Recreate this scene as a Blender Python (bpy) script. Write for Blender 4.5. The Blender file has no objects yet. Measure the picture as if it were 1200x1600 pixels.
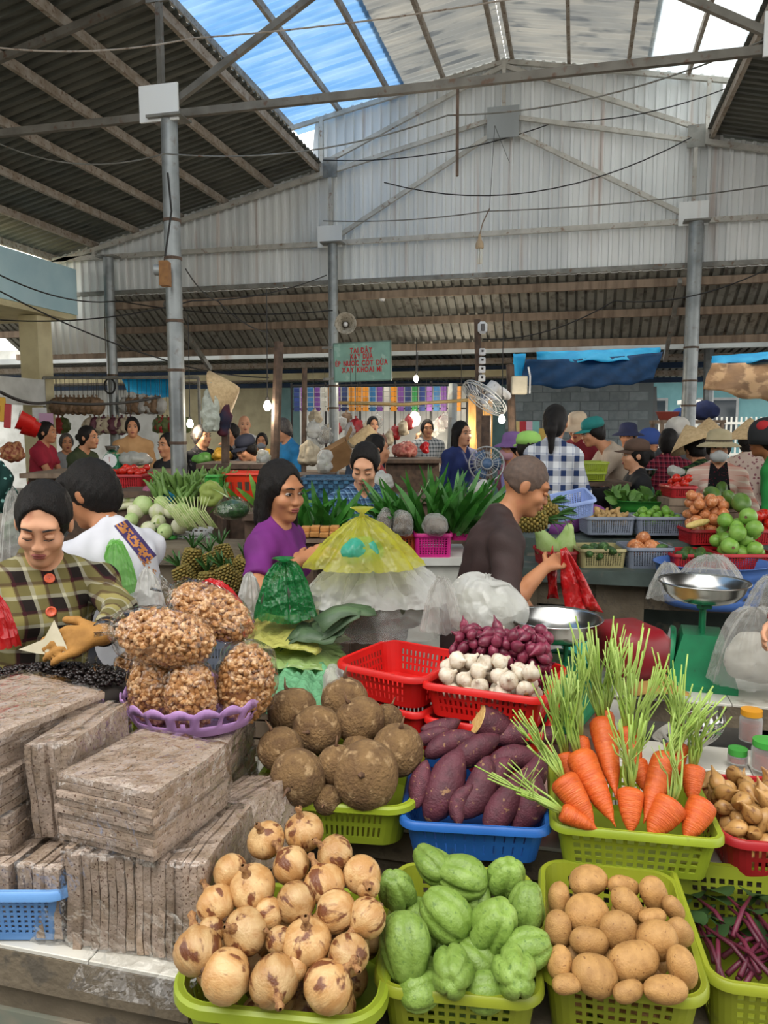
import bpy, bmesh, math, random
import numpy as np
from mathutils import Vector, Matrix, Euler, noise
random.seed(11)
rng = np.random.default_rng(5)
sc = bpy.context.scene
COL = sc.collection
PI = math.pi
R = math.radians
# ------------------------------------------------------------------ camera, sky, exposure
CAMH, YAW, PITCH, FPX = 1.62, R(14), R(6.2), 1200.0
cd = bpy.data.cameras.new('camera'); cam = bpy.data.objects.new('camera', cd); COL.objects.link(cam)
cam.location = (0, 0, CAMH); cam.rotation_euler = (R(90) - PITCH, 0, YAW)
cd.sensor_fit = 'VERTICAL'; cd.sensor_height = 36; cd.lens = 36 * FPX / 1600; cd.clip_start = .05
sc.camera = cam
w = bpy.data.worlds.new('sky'); sc.world = w; w.use_nodes = True
bg = w.node_tree.nodes['Background']; bg.inputs[0].default_value = (1, .985, .95, 1); bg.inputs[1].default_value = 2.15
sd = bpy.data.lights.new('sun', 'SUN'); sd.energy = 1.45; sd.angle = R(35); sd.color = (1, .965, .9)
so = bpy.data.objects.new('sun', sd); COL.objects.link(so)
so.rotation_euler = Vector((.15, .5, -1)).to_track_quat('-Z', 'Y').to_euler()
sc.view_settings.view_transform = 'Standard'; sc.view_settings.look = 'None'
sc.view_settings.gamma = 1; sc.view_settings.use_curve_mapping = False
sc.view_settings.exposure = .2
# ------------------------------------------------------------------ pixel -> world helpers
FW = Vector((-math.sin(YAW) * math.cos(PITCH), math.cos(YAW) * math.cos(PITCH), -math.sin(PITCH)))
RT = Vector((math.cos(YAW), math.sin(YAW), 0)); UPV = RT.cross(FW); CAM = Vector((0, 0, CAMH))
def ray(x, y): return FW + RT * ((x - 600) / FPX) - UPV * ((y - 800) / FPX)
def PD(x, y, d): return CAM + ray(x, y) * d
def PZ(x, y, z): r = ray(x, y); return CAM + r * ((z - CAMH) / r.z)
def PY(x, y, Y): r = ray(x, y); return CAM + r * (Y / r.y)
def depth(p): return (Vector(p) - CAM).dot(FW)
# ------------------------------------------------------------------ materials
MATS = {}
def hexc(s):
    v = [int(s[i:i+2], 16) / 255 for i in (0, 2, 4)]
    return tuple((c / 12.92 if c <= .04045 else ((c + .055) / 1.055) ** 2.4) for c in v) + (1,)
def nodes(name):
    m = bpy.data.materials.new(name); m.use_nodes = True
    nt = m.node_tree; b = nt.nodes['Principled BSDF']
    return m, nt, b
def N(nt, t, **kw):
    n = nt.nodes.new(t)
    for k, v in kw.items():
        if k in n.inputs.keys(): n.inputs[k].default_value = v
        else: setattr(n, k, v)
    return n
def L(nt, a, b): nt.links.new(a, b)
def mix(nt, fac, a, b, mode='MIX'):
    n = nt.nodes.new('ShaderNodeMix'); n.data_type = 'RGBA'; n.blend_type = mode
    for i, v in ((0, fac), (6, a), (7, b)):
        if hasattr(v, 'node'): L(nt, v, n.inputs[i])
        else: n.inputs[i].default_value = v
    return n.outputs[2]
def mth(nt, op, a, b=0.0, c=0.0):
    n = nt.nodes.new('ShaderNodeMath'); n.operation = op
    for i, v in enumerate((a, b, c)):
        if hasattr(v, 'node'): L(nt, v, n.inputs[i])
        else: n.inputs[i].default_value = v
    return n.outputs[0]
def ramp(nt, f, lo, hi):
    n = nt.nodes.new('ShaderNodeMapRange'); n.inputs[1].default_value = lo; n.inputs[2].default_value = hi
    L(nt, f, n.inputs[0]); return n.outputs[0]
def M(name, c1, c2=None, sc_=8., rough=.6, metal=0., bump=0., bsc=None, var=0., lo=.4, hi=.65, stretch=(1, 1, 1), c3=None, sc3=30., lo3=.58, hi3=.66, spec=.5, trl=0., coat=0., emit=None):
    """colour 1 + noise patches of colour 2 + finer patches of colour 3, per-object brightness variation, bump"""
    if name in MATS: return MATS[name]
    m, nt, b = nodes(name)
    tc = N(nt, 'ShaderNodeTexCoord'); mp = N(nt, 'ShaderNodeMapping'); mp.inputs['Scale'].default_value = stretch
    L(nt, tc.outputs['Object'], mp.inputs['Vector'])
    oi = N(nt, 'ShaderNodeObjectInfo')
    off = N(nt, 'ShaderNodeVectorMath', operation='ADD')
    cm = N(nt, 'ShaderNodeCombineXYZ')
    L(nt, mth(nt, 'MULTIPLY', oi.outputs['Random'], 37.0), cm.inputs[0]); L(nt, mp.outputs[0], off.inputs[0]); L(nt, cm.outputs[0], off.inputs[1])
    col = hexc(c1)
    if c2:
        n = N(nt, 'ShaderNodeTexNoise'); n.inputs['Scale'].default_value = sc_; n.inputs['Detail'].default_value = 4
        L(nt, off.outputs[0], n.inputs['Vector'])
        col = mix(nt, ramp(nt, n.outputs['Fac'], lo, hi), hexc(c1), hexc(c2))
    if c3:
        n = N(nt, 'ShaderNodeTexNoise'); n.inputs['Scale'].default_value = sc3; n.inputs['Detail'].default_value = 3
        L(nt, off.outputs[0], n.inputs['Vector'])
        col = mix(nt, ramp(nt, n.outputs['Fac'], lo3, hi3), col, hexc(c3))
    if var:
        hs = N(nt, 'ShaderNodeHueSaturation')
        L(nt, mth(nt, 'MULTIPLY_ADD', oi.outputs['Random'], 2 * var, 1 - var), hs.inputs['Value'])
        if hasattr(col, 'node'): L(nt, col, hs.inputs['Color'])
        else: hs.inputs['Color'].default_value = col
        col = hs.outputs[0]
    if hasattr(col, 'node'): L(nt, col, b.inputs['Base Color'])
    else: b.inputs['Base Color'].default_value = col
    b.inputs['Roughness'].default_value = rough; b.inputs['Metallic'].default_value = metal
    b.inputs['Specular IOR Level'].default_value = spec; b.inputs['Coat Weight'].default_value = coat
    if bump:
        n = N(nt, 'ShaderNodeTexNoise'); n.inputs['Scale'].default_value = bsc or sc_ * 3; n.inputs['Detail'].default_value = 4
        L(nt, off.outputs[0], n.inputs['Vector'])
        bp = N(nt, 'ShaderNodeBump'); bp.inputs['Strength'].default_value = bump; bp.inputs['Distance'].default_value = .01
        L(nt, n.outputs['Fac'], bp.inputs['Height']); L(nt, bp.outputs[0], b.inputs['Normal'])
    if emit: b.inputs['Emission Color'].default_value = hexc(c1); b.inputs['Emission Strength'].default_value = emit
    if trl:
        t = N(nt, 'ShaderNodeBsdfTranslucent'); ms = N(nt, 'ShaderNodeMixShader'); ms.inputs[0].default_value = trl
        if hasattr(col, 'node'): L(nt, col, t.inputs[0])
        else: t.inputs[0].default_value = col
        o = nt.nodes['Material Output']; L(nt, b.outputs[0], ms.inputs[1]); L(nt, t.outputs[0], ms.inputs[2]); L(nt, ms.outputs[0], o.inputs[0])
    MATS[name] = m; return m
def film(name, c, clear=.6, rough=.12, bsc=7., bump=.6, trl=.3, edge=.4, gloss=False):
    """thin plastic film: part clear, part coloured sheet with crinkle bump"""
    if name in MATS: return MATS[name]
    m, nt, b = nodes(name); o = nt.nodes['Material Output']
    b.inputs['Base Color'].default_value = hexc(c); b.inputs['Roughness'].default_value = rough; b.inputs['Specular IOR Level'].default_value = .8
    tc = N(nt, 'ShaderNodeTexCoord'); n = N(nt, 'ShaderNodeTexNoise'); n.inputs['Scale'].default_value = bsc; n.inputs['Detail'].default_value = 3
    L(nt, tc.outputs['Object'], n.inputs['Vector']); wv = N(nt, 'ShaderNodeVectorMath', operation='MULTIPLY_ADD'); L(nt, n.outputs['Color'], wv.inputs[0]); wv.inputs[1].default_value = (1.6 / bsc,) * 3; L(nt, tc.outputs['Object'], wv.inputs[2])
    vo = N(nt, 'ShaderNodeTexVoronoi'); vo.inputs['Scale'].default_value = bsc * 1.3; L(nt, wv.outputs[0], vo.inputs['Vector'])
    v2 = N(nt, 'ShaderNodeTexVoronoi'); v2.inputs['Scale'].default_value = bsc * 3.4; L(nt, wv.outputs[0], v2.inputs['Vector'])
    bp = N(nt, 'ShaderNodeBump'); bp.inputs['Strength'].default_value = min(1, bump); bp.inputs['Distance'].default_value = .35 / bsc
    L(nt, mth(nt, 'MULTIPLY_ADD', v2.outputs['Distance'], .12, vo.outputs['Distance']), bp.inputs['Height']); L(nt, bp.outputs[0], b.inputs['Normal'])
    t = N(nt, 'ShaderNodeBsdfTranslucent'); t.inputs[0].default_value = hexc(c)
    m1 = N(nt, 'ShaderNodeMixShader'); m1.inputs[0].default_value = trl; L(nt, b.outputs[0], m1.inputs[1]); L(nt, t.outputs[0], m1.inputs[2])
    tr = N(nt, 'ShaderNodeBsdfTransparent'); cc = hexc(c); tr.inputs[0].default_value = tuple(.5 + .5 * x for x in cc[:3]) + (1,)
    lw = N(nt, 'ShaderNodeLayerWeight'); lw.inputs[0].default_value = .35; L(nt, bp.outputs[0], lw.inputs['Normal'])
    f = mth(nt, 'MULTIPLY_ADD', mth(nt, 'POWER', lw.outputs['Facing'], 2.0) if gloss else lw.outputs['Facing'], edge, 1 - clear)
    if gloss: b.inputs['Metallic'].default_value = 1.0
    m2 = N(nt, 'ShaderNodeMixShader'); L(nt, f, m2.inputs[0]); L(nt, tr.outputs[0], m2.inputs[1]); L(nt, m1.outputs[0], m2.inputs[2])
    L(nt, m2.outputs[0], o.inputs[0]); MATS[name] = m; return m
def emis(name, c, s):
    if name in MATS: return MATS[name]
    m, nt, b = nodes(name); b.inputs['Base Color'].default_value = hexc(c)
    b.inputs['Emission Color'].default_value = hexc(c); b.inputs['Emission Strength'].default_value = s
    MATS[name] = m; return m
def plaid(name, base, cols, size=.05, rough=.85, axes='xz'):
    """woven check: bands of colour along two object axes; cols = [(colour, period mult, width, phase)]"""
    if name in MATS: return MATS[name]
    m, nt, b = nodes(name); tc = N(nt, 'ShaderNodeTexCoord'); sp = N(nt, 'ShaderNodeSeparateXYZ'); L(nt, tc.outputs['Object'], sp.inputs[0])
    ii = {'x': 0, 'y': 1, 'z': 2}
    u = mth(nt, 'MULTIPLY_ADD', sp.outputs[1], .6, sp.outputs[ii[axes[0]]]); v = sp.outputs[ii[axes[1]]]
    col = hexc(base)
    for c, per, wid, ph in cols:
        fu = [mth(nt, 'LESS_THAN', mth(nt, 'FRACT', mth(nt, 'MULTIPLY_ADD', q, 1 / (size * per), 20 + ph)), wid) for q in (u, v)]
        f = mth(nt, 'MULTIPLY', mth(nt, 'ADD', fu[0], fu[1]), .5)
        col = mix(nt, f, col, hexc(c))
    L(nt, col, b.inputs['Base Color']); b.inputs['Roughness'].default_value = rough; b.inputs['Specular IOR Level'].default_value = .2
    MATS[name] = m; return m
def dots(name, base, c, scale=60, thr=.25, rough=.85, c2=None):
    if name in MATS: return MATS[name]
    m, nt, b = nodes(name); tc = N(nt, 'ShaderNodeTexCoord'); vo = N(nt, 'ShaderNodeTexVoronoi'); vo.inputs['Scale'].default_value = scale
    L(nt, tc.outputs['Object'], vo.inputs['Vector'])
    dc = hexc(c) if not c2 else mix(nt, mth(nt, 'GREATER_THAN', vo.outputs['Color'], .5), hexc(c), hexc(c2))
    L(nt, mix(nt, mth(nt, 'LESS_THAN', vo.outputs['Distance'], thr), hexc(base), dc), b.inputs['Base Color'])
    b.inputs['Roughness'].default_value = rough; b.inputs['Specular IOR Level'].default_value = .2; MATS[name] = m; return m
# ------------------------------------------------------------------ mesh helpers
def mesh_np(name, v, f, smooth=True):
    me = bpy.data.meshes.new(name); v = np.asarray(v, np.float32); f = np.asarray(f, np.int32)
    me.vertices.add(len(v)); me.vertices.foreach_set('co', v.ravel())
    k = f.shape[1]; me.loops.add(f.size); me.loops.foreach_set('vertex_index', f.ravel())
    me.polygons.add(len(f)); me.polygons.foreach_set('loop_start', np.arange(0, f.size, k, dtype=np.int32))
    me.polygons.foreach_set('loop_total', np.full(len(f), k, np.int32))
    if smooth: me.polygons.foreach_set('use_smooth', np.ones(len(f), bool))
    me.update(calc_edges=True); return me
def link(name, me, mat=None, parent=None, loc=None, rot=None, scl=None):
    o = bpy.data.objects.new(name, me); COL.objects.link(o)
    if mat is not None:
        if not me.materials: me.materials.append(mat)
        elif me.materials[0] != mat:
            o.material_slots[0].link = 'OBJECT'; o.material_slots[0].material = mat
    if parent: o.parent = parent
    if loc is not None: o.location = loc
    if rot is not None: o.rotation_euler = rot
    if scl is not None: o.scale = (scl,) * 3 if isinstance(scl, (int, float)) else scl
    return o
def tag(o, label=None, cat=None, group=None, kind=None):
    if label: o['label'] = label
    if cat: o['category'] = cat
    if group: o['group'] = group
    if kind: o['kind'] = kind
    return o
def T(name, label, cat, loc=(0, 0, 0), rz=0., group=None, kind=None, scl=None):
    o = bpy.data.objects.new(name, None); COL.objects.link(o); o.location = loc; o.empty_display_size = .1
    o.rotation_euler = (0, 0, rz) if isinstance(rz, (int, float)) else rz
    if scl is not None: o.scale = (scl,) * 3 if isinstance(scl, (int, float)) else scl
    return tag(o, label, cat, group, kind)
def dup(root, loc=None, rot=None, label=None, group=None, scl=None, parent=None):
    c = root.copy(); COL.objects.link(c)
    if parent is not None: c.parent = parent
    if loc is not None: c.location = loc
    if rot is not None: c.rotation_euler = rot
    if scl is not None: c.scale = (scl,) * 3 if isinstance(scl, (int, float)) else scl
    if label: c['label'] = label
    if group: c['group'] = group
    for ch in list(root.children): dup(ch, parent=c)
    return c
class MB:
    def __init__(s): s.v = []; s.f = []; s.mi = []; s.cur = 0
    def add(s, vs, fs):
        k = len(s.v); s.v += [tuple(p) for p in vs]; s.f += [tuple(i + k for i in q) for q in fs]; s.mi += [s.cur] * len(fs); return s
    def box(s, c, d, rot=None, bev=0.):
        hx, hy, hz = (q / 2 for q in d); Rm = Euler(rot).to_matrix() if rot else None; c = Vector(c)
        if bev:
            b = bev; vs = []
            for sx in (-1, 1):
                for sy in (-1, 1):
                    for sz in (-1, 1):
                        vs += [(sx * (hx - b), sy * (hy - b), sz * hz), (sx * (hx - b), sy * hy, sz * (hz - b)), (sx * hx, sy * (hy - b), sz * (hz - b))]
            bm = bmesh.new(); [bm.verts.new(p) for p in vs]; bmesh.ops.convex_hull(bm, input=bm.verts[:]); bm.verts.index_update()
            vs = [v.co.copy() for v in bm.verts]; fs = [[v.index for v in f.verts] for f in bm.faces]; bm.free()
        else:
            vs = [Vector((x, y, z)) for x in (-hx, hx) for y in (-hy, hy) for z in (-hz, hz)]
            fs = [(0, 1, 3, 2), (4, 6, 7, 5), (0, 4, 5, 1), (2, 3, 7, 6), (0, 2, 6, 4), (1, 5, 7, 3)]
        return s.add([c + (Rm @ Vector(p) if Rm else Vector(p)) for p in vs], fs)
    def tube(s, pts, r, n=8, caps=True):
        pts = [Vector(p) for p in pts]; m = len(pts); rr = r if isinstance(r, (list, tuple)) else [r] * m
        vs, fs = [], []; a = None
        for i, p in enumerate(pts):
            t = (pts[min(i + 1, m - 1)] - pts[max(i - 1, 0)]).normalized()
            if a is None: a = t.orthogonal().normalized()
            a = (a - t * a.dot(t)); a = a.normalized() if a.length > 1e-6 else t.orthogonal().normalized(); b = t.cross(a)
            for k in range(n): vs.append(p + (a * math.cos(2 * PI * k / n) + b * math.sin(2 * PI * k / n)) * rr[i])
        for i in range(m - 1):
            for k in range(n): fs.append((i * n + k, i * n + (k + 1) % n, (i + 1) * n + (k + 1) % n, (i + 1) * n + k))
        if caps: fs.append(tuple(range(n - 1, -1, -1))); fs.append(tuple((m - 1) * n + k for k in range(n)))
        return s.add(vs, fs)
    def bar(s, a, b, wd, h):
        a, b = Vector(a), Vector(b); t = (b - a).normalized(); sd_ = t.cross(Vector((0, 0, 1)))
        sd_ = sd_.normalized() if sd_.length > .01 else Vector((1, 0, 0)); u = sd_.cross(t).normalized()
        vs = [q + sd_ * (i * wd / 2) + u * (j * h / 2) for q in (a, b) for i, j in ((-1, -1), (1, -1), (1, 1), (-1, 1))]
        return s.add(vs, [(0, 3, 2, 1), (4, 5, 6, 7)] + [(k, (k + 1) % 4, 4 + (k + 1) % 4, 4 + k) for k in range(4)])
    def lathe(s, prof, n=16, c=(0, 0, 0), rot=None, closed=False, sq=1.):
        c = Vector(c); Rm = Euler(rot).to_matrix() if rot else None; vs, fs = [], []; m = len(prof)
        for r, z in prof:
            for k in range(n):
                p = Vector((r * math.cos(2 * PI * k / n), r * sq * math.sin(2 * PI * k / n), z)); vs.append(c + (Rm @ p if Rm else p))
        for i in range(m - 1 + (1 if closed else 0)):
            j = (i + 1) % m
            for k in range(n): fs.append((i * n + k, i * n + (k + 1) % n, j * n + (k + 1) % n, j * n + k))
        return s.add(vs, fs)
    def sph(s, c, r, n=10, m=6, rot=None):
        r = (r,) * 3 if isinstance(r, (int, float)) else r; c = Vector(c); Rm = Euler(rot).to_matrix() if rot else None
        vs, fs = [], []
        for i in range(m + 1):
            th = PI * i / m
            for k in range(n):
                p = Vector((r[0] * math.sin(th) * math.cos(2 * PI * k / n), r[1] * math.sin(th) * math.sin(2 * PI * k / n), -r[2] * math.cos(th))); vs.append(c + (Rm @ p if Rm else p))
        for i in range(m):
            for k in range(n): fs.append((i * n + k, i * n + (k + 1) % n, (i + 1) * n + (k + 1) % n, (i + 1) * n + k))
        return s.add(vs, fs)
    def quad(s, *p): return s.add(p, [tuple(range(len(p)))])
    def mesh(s, name, smooth=False):
        me = bpy.data.meshes.new(name); me.from_pydata(s.v, [], s.f)
        if smooth:
            me.polygons.foreach_set('use_smooth', np.ones(len(me.polygons), bool))
            if smooth == 'auto': me.set_sharp_from_angle(angle=R(40))
        if any(s.mi): me.polygons.foreach_set('material_index', s.mi)
        return me
    def build(s, name, mat, parent=None, smooth=False, **kw):
        me = s.mesh(name, smooth)
        if isinstance(mat, (list, tuple)):
            for q in mat: me.materials.append(q)
            mat = None
        return link(name, me, mat, parent, **kw)
def thick(o, t, off=-1.):
    m = o.modifiers.new('solidify', 'SOLIDIFY'); m.thickness = t; m.offset = off; return o
def subd(o, n=1):
    m = o.modifiers.new('subsurf', 'SUBSURF'); m.levels = n; m.render_levels = n; return o
def nz(p, f=1., seed=0.): return noise.noise(Vector((p[0] * f + seed * 13.7, p[1] * f + seed * 7.3, p[2] * f + seed * 3.1)))
def blob(name, prof, n=20, lump=0., lf=8., ribs=0, ra=0., seed=0, bend=0., sq=1., rp=1.):
    """closed lathe body with lumps, ribs and a bend; profile from bottom to top along z"""
    vs, fs = [], []; m = len(prof)
    for i, (r, z) in enumerate(prof):
        for k in range(n):
            a = 2 * PI * k / n; rr = r * (1 + (ra * (abs(math.cos(ribs * a / 2)) ** rp - .6) if ribs else 0))
            p = Vector((rr * math.cos(a), rr * sq * math.sin(a), z))
            if lump: p = p + Vector((p.x, p.y, p.z * .6)).normalized() * (lump * nz(p, lf, seed)) * (1 if 0 < i < m - 1 else .3)
            if bend: p.x += bend * ((z - prof[0][1]) / (prof[-1][1] - prof[0][1]) - .5) ** 2 * 4
            vs.append(p)
    for i in range(m - 1):
        for k in range(n): fs.append((i * n + k, i * n + (k + 1) % n, (i + 1) * n + (k + 1) % n, (i + 1) * n + k))
    me = bpy.data.meshes.new(name); me.from_pydata(vs, [], fs + [tuple(range(n - 1, -1, -1)), tuple((m - 1) * n + k for k in range(n))])
    me.polygons.foreach_set('use_smooth', np.ones(len(me.polygons), bool)); return me
def ellprof(r, h, m=10, p=1., top=1.):
    """superellipse profile; top<1 narrows the upper half"""
    out = []
    for i in range(m + 1):
        t = -1 + 2 * i / m; t = math.sin(t * PI / 2); q = max(0., 1 - abs(t) ** (2 * p)) ** .5
        out.append((max(.0005, r * q * (1 if t < 0 else 1 - (1 - top) * t)), h / 2 * t))
    return out
def randrot(): return (random.uniform(0, 6.28), random.uniform(0, 6.28), random.uniform(0, 6.28))
def wire(name, pts, r, label, mat, sag=0., n=14, group=None):
    """cable through points with sag on each span"""
    out = []
    for a, b in zip(pts[:-1], pts[1:]):
        a, b = Vector(a), Vector(b)
        for i in range(n): t = i / n; p = a.lerp(b, t); p.z -= sag * 4 * t * (1 - t); out.append(p)
    out.append(Vector(pts[-1])); o0 = out[0].copy()
    return tag(MB().tube([p - o0 for p in out], r, 5).build(name, mat, loc=o0), label, 'cable', group)
# ------------------------------------------------------------------ implicit surfaces (organic bodies)
def ax(lo, hi, h, fine):
    c = [lo]
    while c[-1] < hi:
        x = c[-1]; st = h
        for a, b, q in fine:
            if a - h <= x <= b: st = min(st, q)
        c.append(x + st)
    return np.array(c, np.float32)
class SDF:
    def __init__(s, lo, hi, h, fine=()):
        s.ax = [ax(lo[i], hi[i], h, [(f[0][i], f[1][i], f[2]) for f in fine]) for i in range(3)]
        s.F = np.full([len(a) for a in s.ax], .5, np.float32)
    def blk(s, lo, hi):
        sl = []
        for i in range(3):
            a = max(0, int(np.searchsorted(s.ax[i], lo[i])) - 1); b = min(len(s.ax[i]), int(np.searchsorted(s.ax[i], hi[i])) + 2)
            if b - a < 2: return None, None
            sl.append(slice(a, b))
        X = s.ax[0][sl[0]][:, None, None]; Y = s.ax[1][sl[1]][None, :, None]; Z = s.ax[2][sl[2]][None, None, :]
        return tuple(sl), (X, Y, Z)
    def put(s, sl, d, k, op):
        A = s.F[sl]
        if op == 'u':
            h = np.clip(.5 + .5 * (A - d) / k, 0, 1); s.F[sl] = A * (1 - h) + d * h - k * h * (1 - h)
        else:
            h = np.clip(.5 - .5 * (A + d) / k, 0, 1); s.F[sl] = A * (1 - h) - d * h + k * h * (1 - h)
    def cap(s, a, b, ra, rb=None, k=.02, op='u', flat=False):
        rb = ra if rb is None else rb; a, b = np.array(a, np.float32), np.array(b, np.float32); m = max(ra, rb) + k + .03
        sl, g = s.blk(np.minimum(a, b) - m, np.maximum(a, b) + m)
        if sl is None: return s
        ab = b - a; q = float(ab @ ab) + 1e-9
        t0 = ((g[0] - a[0]) * ab[0] + (g[1] - a[1]) * ab[1] + (g[2] - a[2]) * ab[2]) / q; t = np.clip(t0, 0, 1)
        d = np.sqrt((g[0] - a[0] - t * ab[0]) ** 2 + (g[1] - a[1] - t * ab[1]) ** 2 + (g[2] - a[2] - t * ab[2]) ** 2) - (ra + (rb - ra) * t)
        if flat: d = np.maximum(d, (t0 - 1) * math.sqrt(q))
        s.put(sl, d, k, op); return s
    def ell(s, c, r, k=.02, op='u', Rm=None):
        c = np.array(c, np.float32); r = np.array(r, np.float32); m = float(max(r)) + k + .03
        sl, g = s.blk(c - m, c + m)
        if sl is None: return s
        x, y, z = g[0] - c[0], g[1] - c[1], g[2] - c[2]
        if Rm is not None:
            q = np.array(Rm.transposed(), np.float32); x, y, z = (q[i][0] * x + q[i][1] * y + q[i][2] * z for i in range(3))
        k0 = np.sqrt((x / r[0]) ** 2 + (y / r[1]) ** 2 + (z / r[2]) ** 2); k1 = np.sqrt((x / r[0]**2) ** 2 + (y / r[1]**2) ** 2 + (z / r[2]**2) ** 2) + 1e-6
        s.put(sl, k0 * (k0 - 1) / k1, k, op); return s
    def cut(s, p, n):
        p, n = Vector(p), Vector(n).normalized(); X, Y, Z = s.ax[0][:, None, None], s.ax[1][None, :, None], s.ax[2][None, None, :]
        s.F = np.maximum(s.F, (X - p[0]) * n[0] + (Y - p[1]) * n[1] + (Z - p[2]) * n[2]).astype(np.float32); return s
    def wob(s, amp, f, seed=0.):
        X, Y, Z = s.ax[0][:, None, None], s.ax[1][None, :, None], s.ax[2][None, None, :]
        s.F = (s.F + amp * (np.sin(X * f + Z * f * .8 + seed) * np.sin(Y * f * 1.1 - Z * f * .55 + seed * 2) + .6 * np.sin(X * f * 1.9 - Y * f * 1.3 + Z * f * .4 + seed * 3))).astype(np.float32); return s
    def mesh(s, name):
        F = s.F; F[0] = F[-1] = .5; F[:, 0] = F[:, -1] = .5; F[:, :, 0] = F[:, :, -1] = .5
        S = F < 0; c = np.zeros([n - 1 for n in F.shape], np.int8); of = [(i, j, k) for i in (0, 1) for j in (0, 1) for k in (0, 1)]
        sh = c.shape
        for i, j, k in of: c += S[i:i + sh[0], j:j + sh[1], k:k + sh[2]]
        act = (c > 0) & (c < 8); I, J, K = np.nonzero(act); idx = np.full(sh, -1, np.int32); idx[act] = np.arange(len(I))
        acc = np.zeros((len(I), 3), np.float32); num = np.zeros(len(I), np.float32)
        for o1 in of:
            for d in range(3):
                if o1[d]: continue
                o2 = list(o1); o2[d] = 1
                f1 = F[I + o1[0], J + o1[1], K + o1[2]]; f2 = F[I + o2[0], J + o2[1], K + o2[2]]; m = (f1 < 0) != (f2 < 0)
                t = np.where(m, f1 / np.where(m, f1 - f2, 1), 0)
                p = []
                for q, ii in enumerate((I, J, K)):
                    a = s.ax[q][ii + o1[q]]; b = s.ax[q][ii + o2[q]]; p.append(a + (b - a) * t)
                acc += np.stack(p, 1) * m[:, None]; num += m
        V = acc / np.maximum(num, 1)[:, None]; Q = []
        for d in range(3):
            e, f_ = [(1, 2), (2, 0), (0, 1)][d]; sl0 = [slice(None)] * 3; sl1 = [slice(None)] * 3; sl0[d] = slice(0, -1); sl1[d] = slice(1, None)
            a, b = S[tuple(sl0)], S[tuple(sl1)]; x = np.stack(np.nonzero(a != b), 1)
            x = x[(x[:, e] > 0) & (x[:, f_] > 0) & (x[:, e] < sh[e]) & (x[:, f_] < sh[f_])]
            ins = a[x[:, 0], x[:, 1], x[:, 2]]; q = []
            for de, df in ((1, 1), (0, 1), (0, 0), (1, 0)):
                y = x.copy(); y[:, e] -= de; y[:, f_] -= df; q.append(idx[y[:, 0], y[:, 1], y[:, 2]])
            q = np.stack(q, 1); q[~ins] = q[~ins][:, ::-1]; Q.append(q)
        Q = np.concatenate(Q); Q = Q[(Q >= 0).all(1)]
        return mesh_np(name, V, Q)
# ------------------------------------------------------------------ setting: floor, roof, walls, columns
m_floor = M('concrete floor', '6b665e', '57534c', 3, .8, bump=.3, bsc=40)
m_galv = M('galvanised sheet', 'a9adac', '8f9392', 1.2, .45, .35, bump=.05, bsc=12, c3='7c6552', sc3=2.2, lo3=.62, hi3=.8, stretch=(1, 1, .25))
m_wall = M('gable sheet', 'e4e6e4', 'd2d5d4', 1.0, .5, .0, c3='b08c74', sc3=2.2, lo3=.6, hi3=.8, stretch=(2.5, 1, .14))
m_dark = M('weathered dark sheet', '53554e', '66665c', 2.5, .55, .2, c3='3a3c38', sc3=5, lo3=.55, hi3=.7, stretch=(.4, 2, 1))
m_skyrefl = M('sky reflection blue sheet', '6b9ccf', '8fb4d8', 2, .3, trl=.6, stretch=(.5, 3, 1))  # sky reflection on the metal underside, put in as blue sheet colour
m_whiteT = M('white translucent sheet', 'dfe6e8', 'c5d2da', 2, .35, trl=.75)
m_mon = M('pale galvanised underside', 'b2b5b4', 'd0cfc8', 2.2, .35, .2, c3='8a9094', sc3=3.5, lo3=.55, hi3=.65, stretch=(.5, 2.2, 1), trl=.2)
m_steel = M('grey painted steel', '87867f', '6b6a64', 6, .5, .3, c3='6e5644', sc3=18, lo3=.6, hi3=.72)
m_wood = M('old timber', '8a7866', '6b5a4a', 12, .8, bump=.3, stretch=(1, 1, .2))
m_purl = M('rusty purlin', 'a59c90', '8d8070', 8, .7, .1, c3='6f5846', sc3=25, lo3=.55, hi3=.7)
m_wood2 = M('dark brown post', '5d4a3c', '43352b', 14, .8, bump=.3)
m_black = M('black cable', '1c1b1a', rough=.6)
CX = -1.0; GY = 10.4
def zais(x): return 5.17 - .226 * (abs(x - CX) - 2.42)
def zmon(x): return 6.32 - .19 * abs(x - CX)
tag(MB().box((-1, 13, -.05), (40, 44, .1)).build('floor', m_floor), kind='structure')
def corr(ax_len, wid, per, prof, nper):
    """corrugated sheet profile points across the width"""
    return [(i * per + a * per, h) for i in range(nper) for a, h in prof]
TRAP = [(0, 0), (.62, 0), (.7, .034), (.92, .034)]
SINE = [(k / 6, .017 * (1 + math.sin(2 * PI * k / 6))) for k in range(6)]
RTRAP = [(0, 0), (.42, 0), (.56, .034), (.86, .034)]
# gable wall of vertical ribbed sheets, each a part
wl = T('wall_back', None, None, (0, GY, 0), kind='structure')
x = -8.0
while x < 7.0:
    pr = [(x + q, h) for q, h in corr(1, 1, .125, TRAP, 8)] + [(x + 1.0, 0)]
    vs, fs = [], []
    for i, (q, h) in enumerate(pr):
        inner = abs(q - CX) < 2.6
        zt = (zmon(q) if inner else zais(q)) - .02
        zb = 3.58 if q > -6.9 else 2.75
        vs += [(q, -h, zb), (q, -h, zt)]
        if i: fs.append((2 * i - 2, 2 * i, 2 * i + 1, 2 * i - 1))
    thick(MB().add(vs, fs).build('wall_sheet', m_wall, wl), .004, 1)
    x += 1.0
for xx in (-8.6, -2.2, 4.2):
    MB().box((xx + 3.2 - 3.2, -.04, 3.62), (6.4, .05, .06)).build('base_flashing', m_steel, wl)
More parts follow.
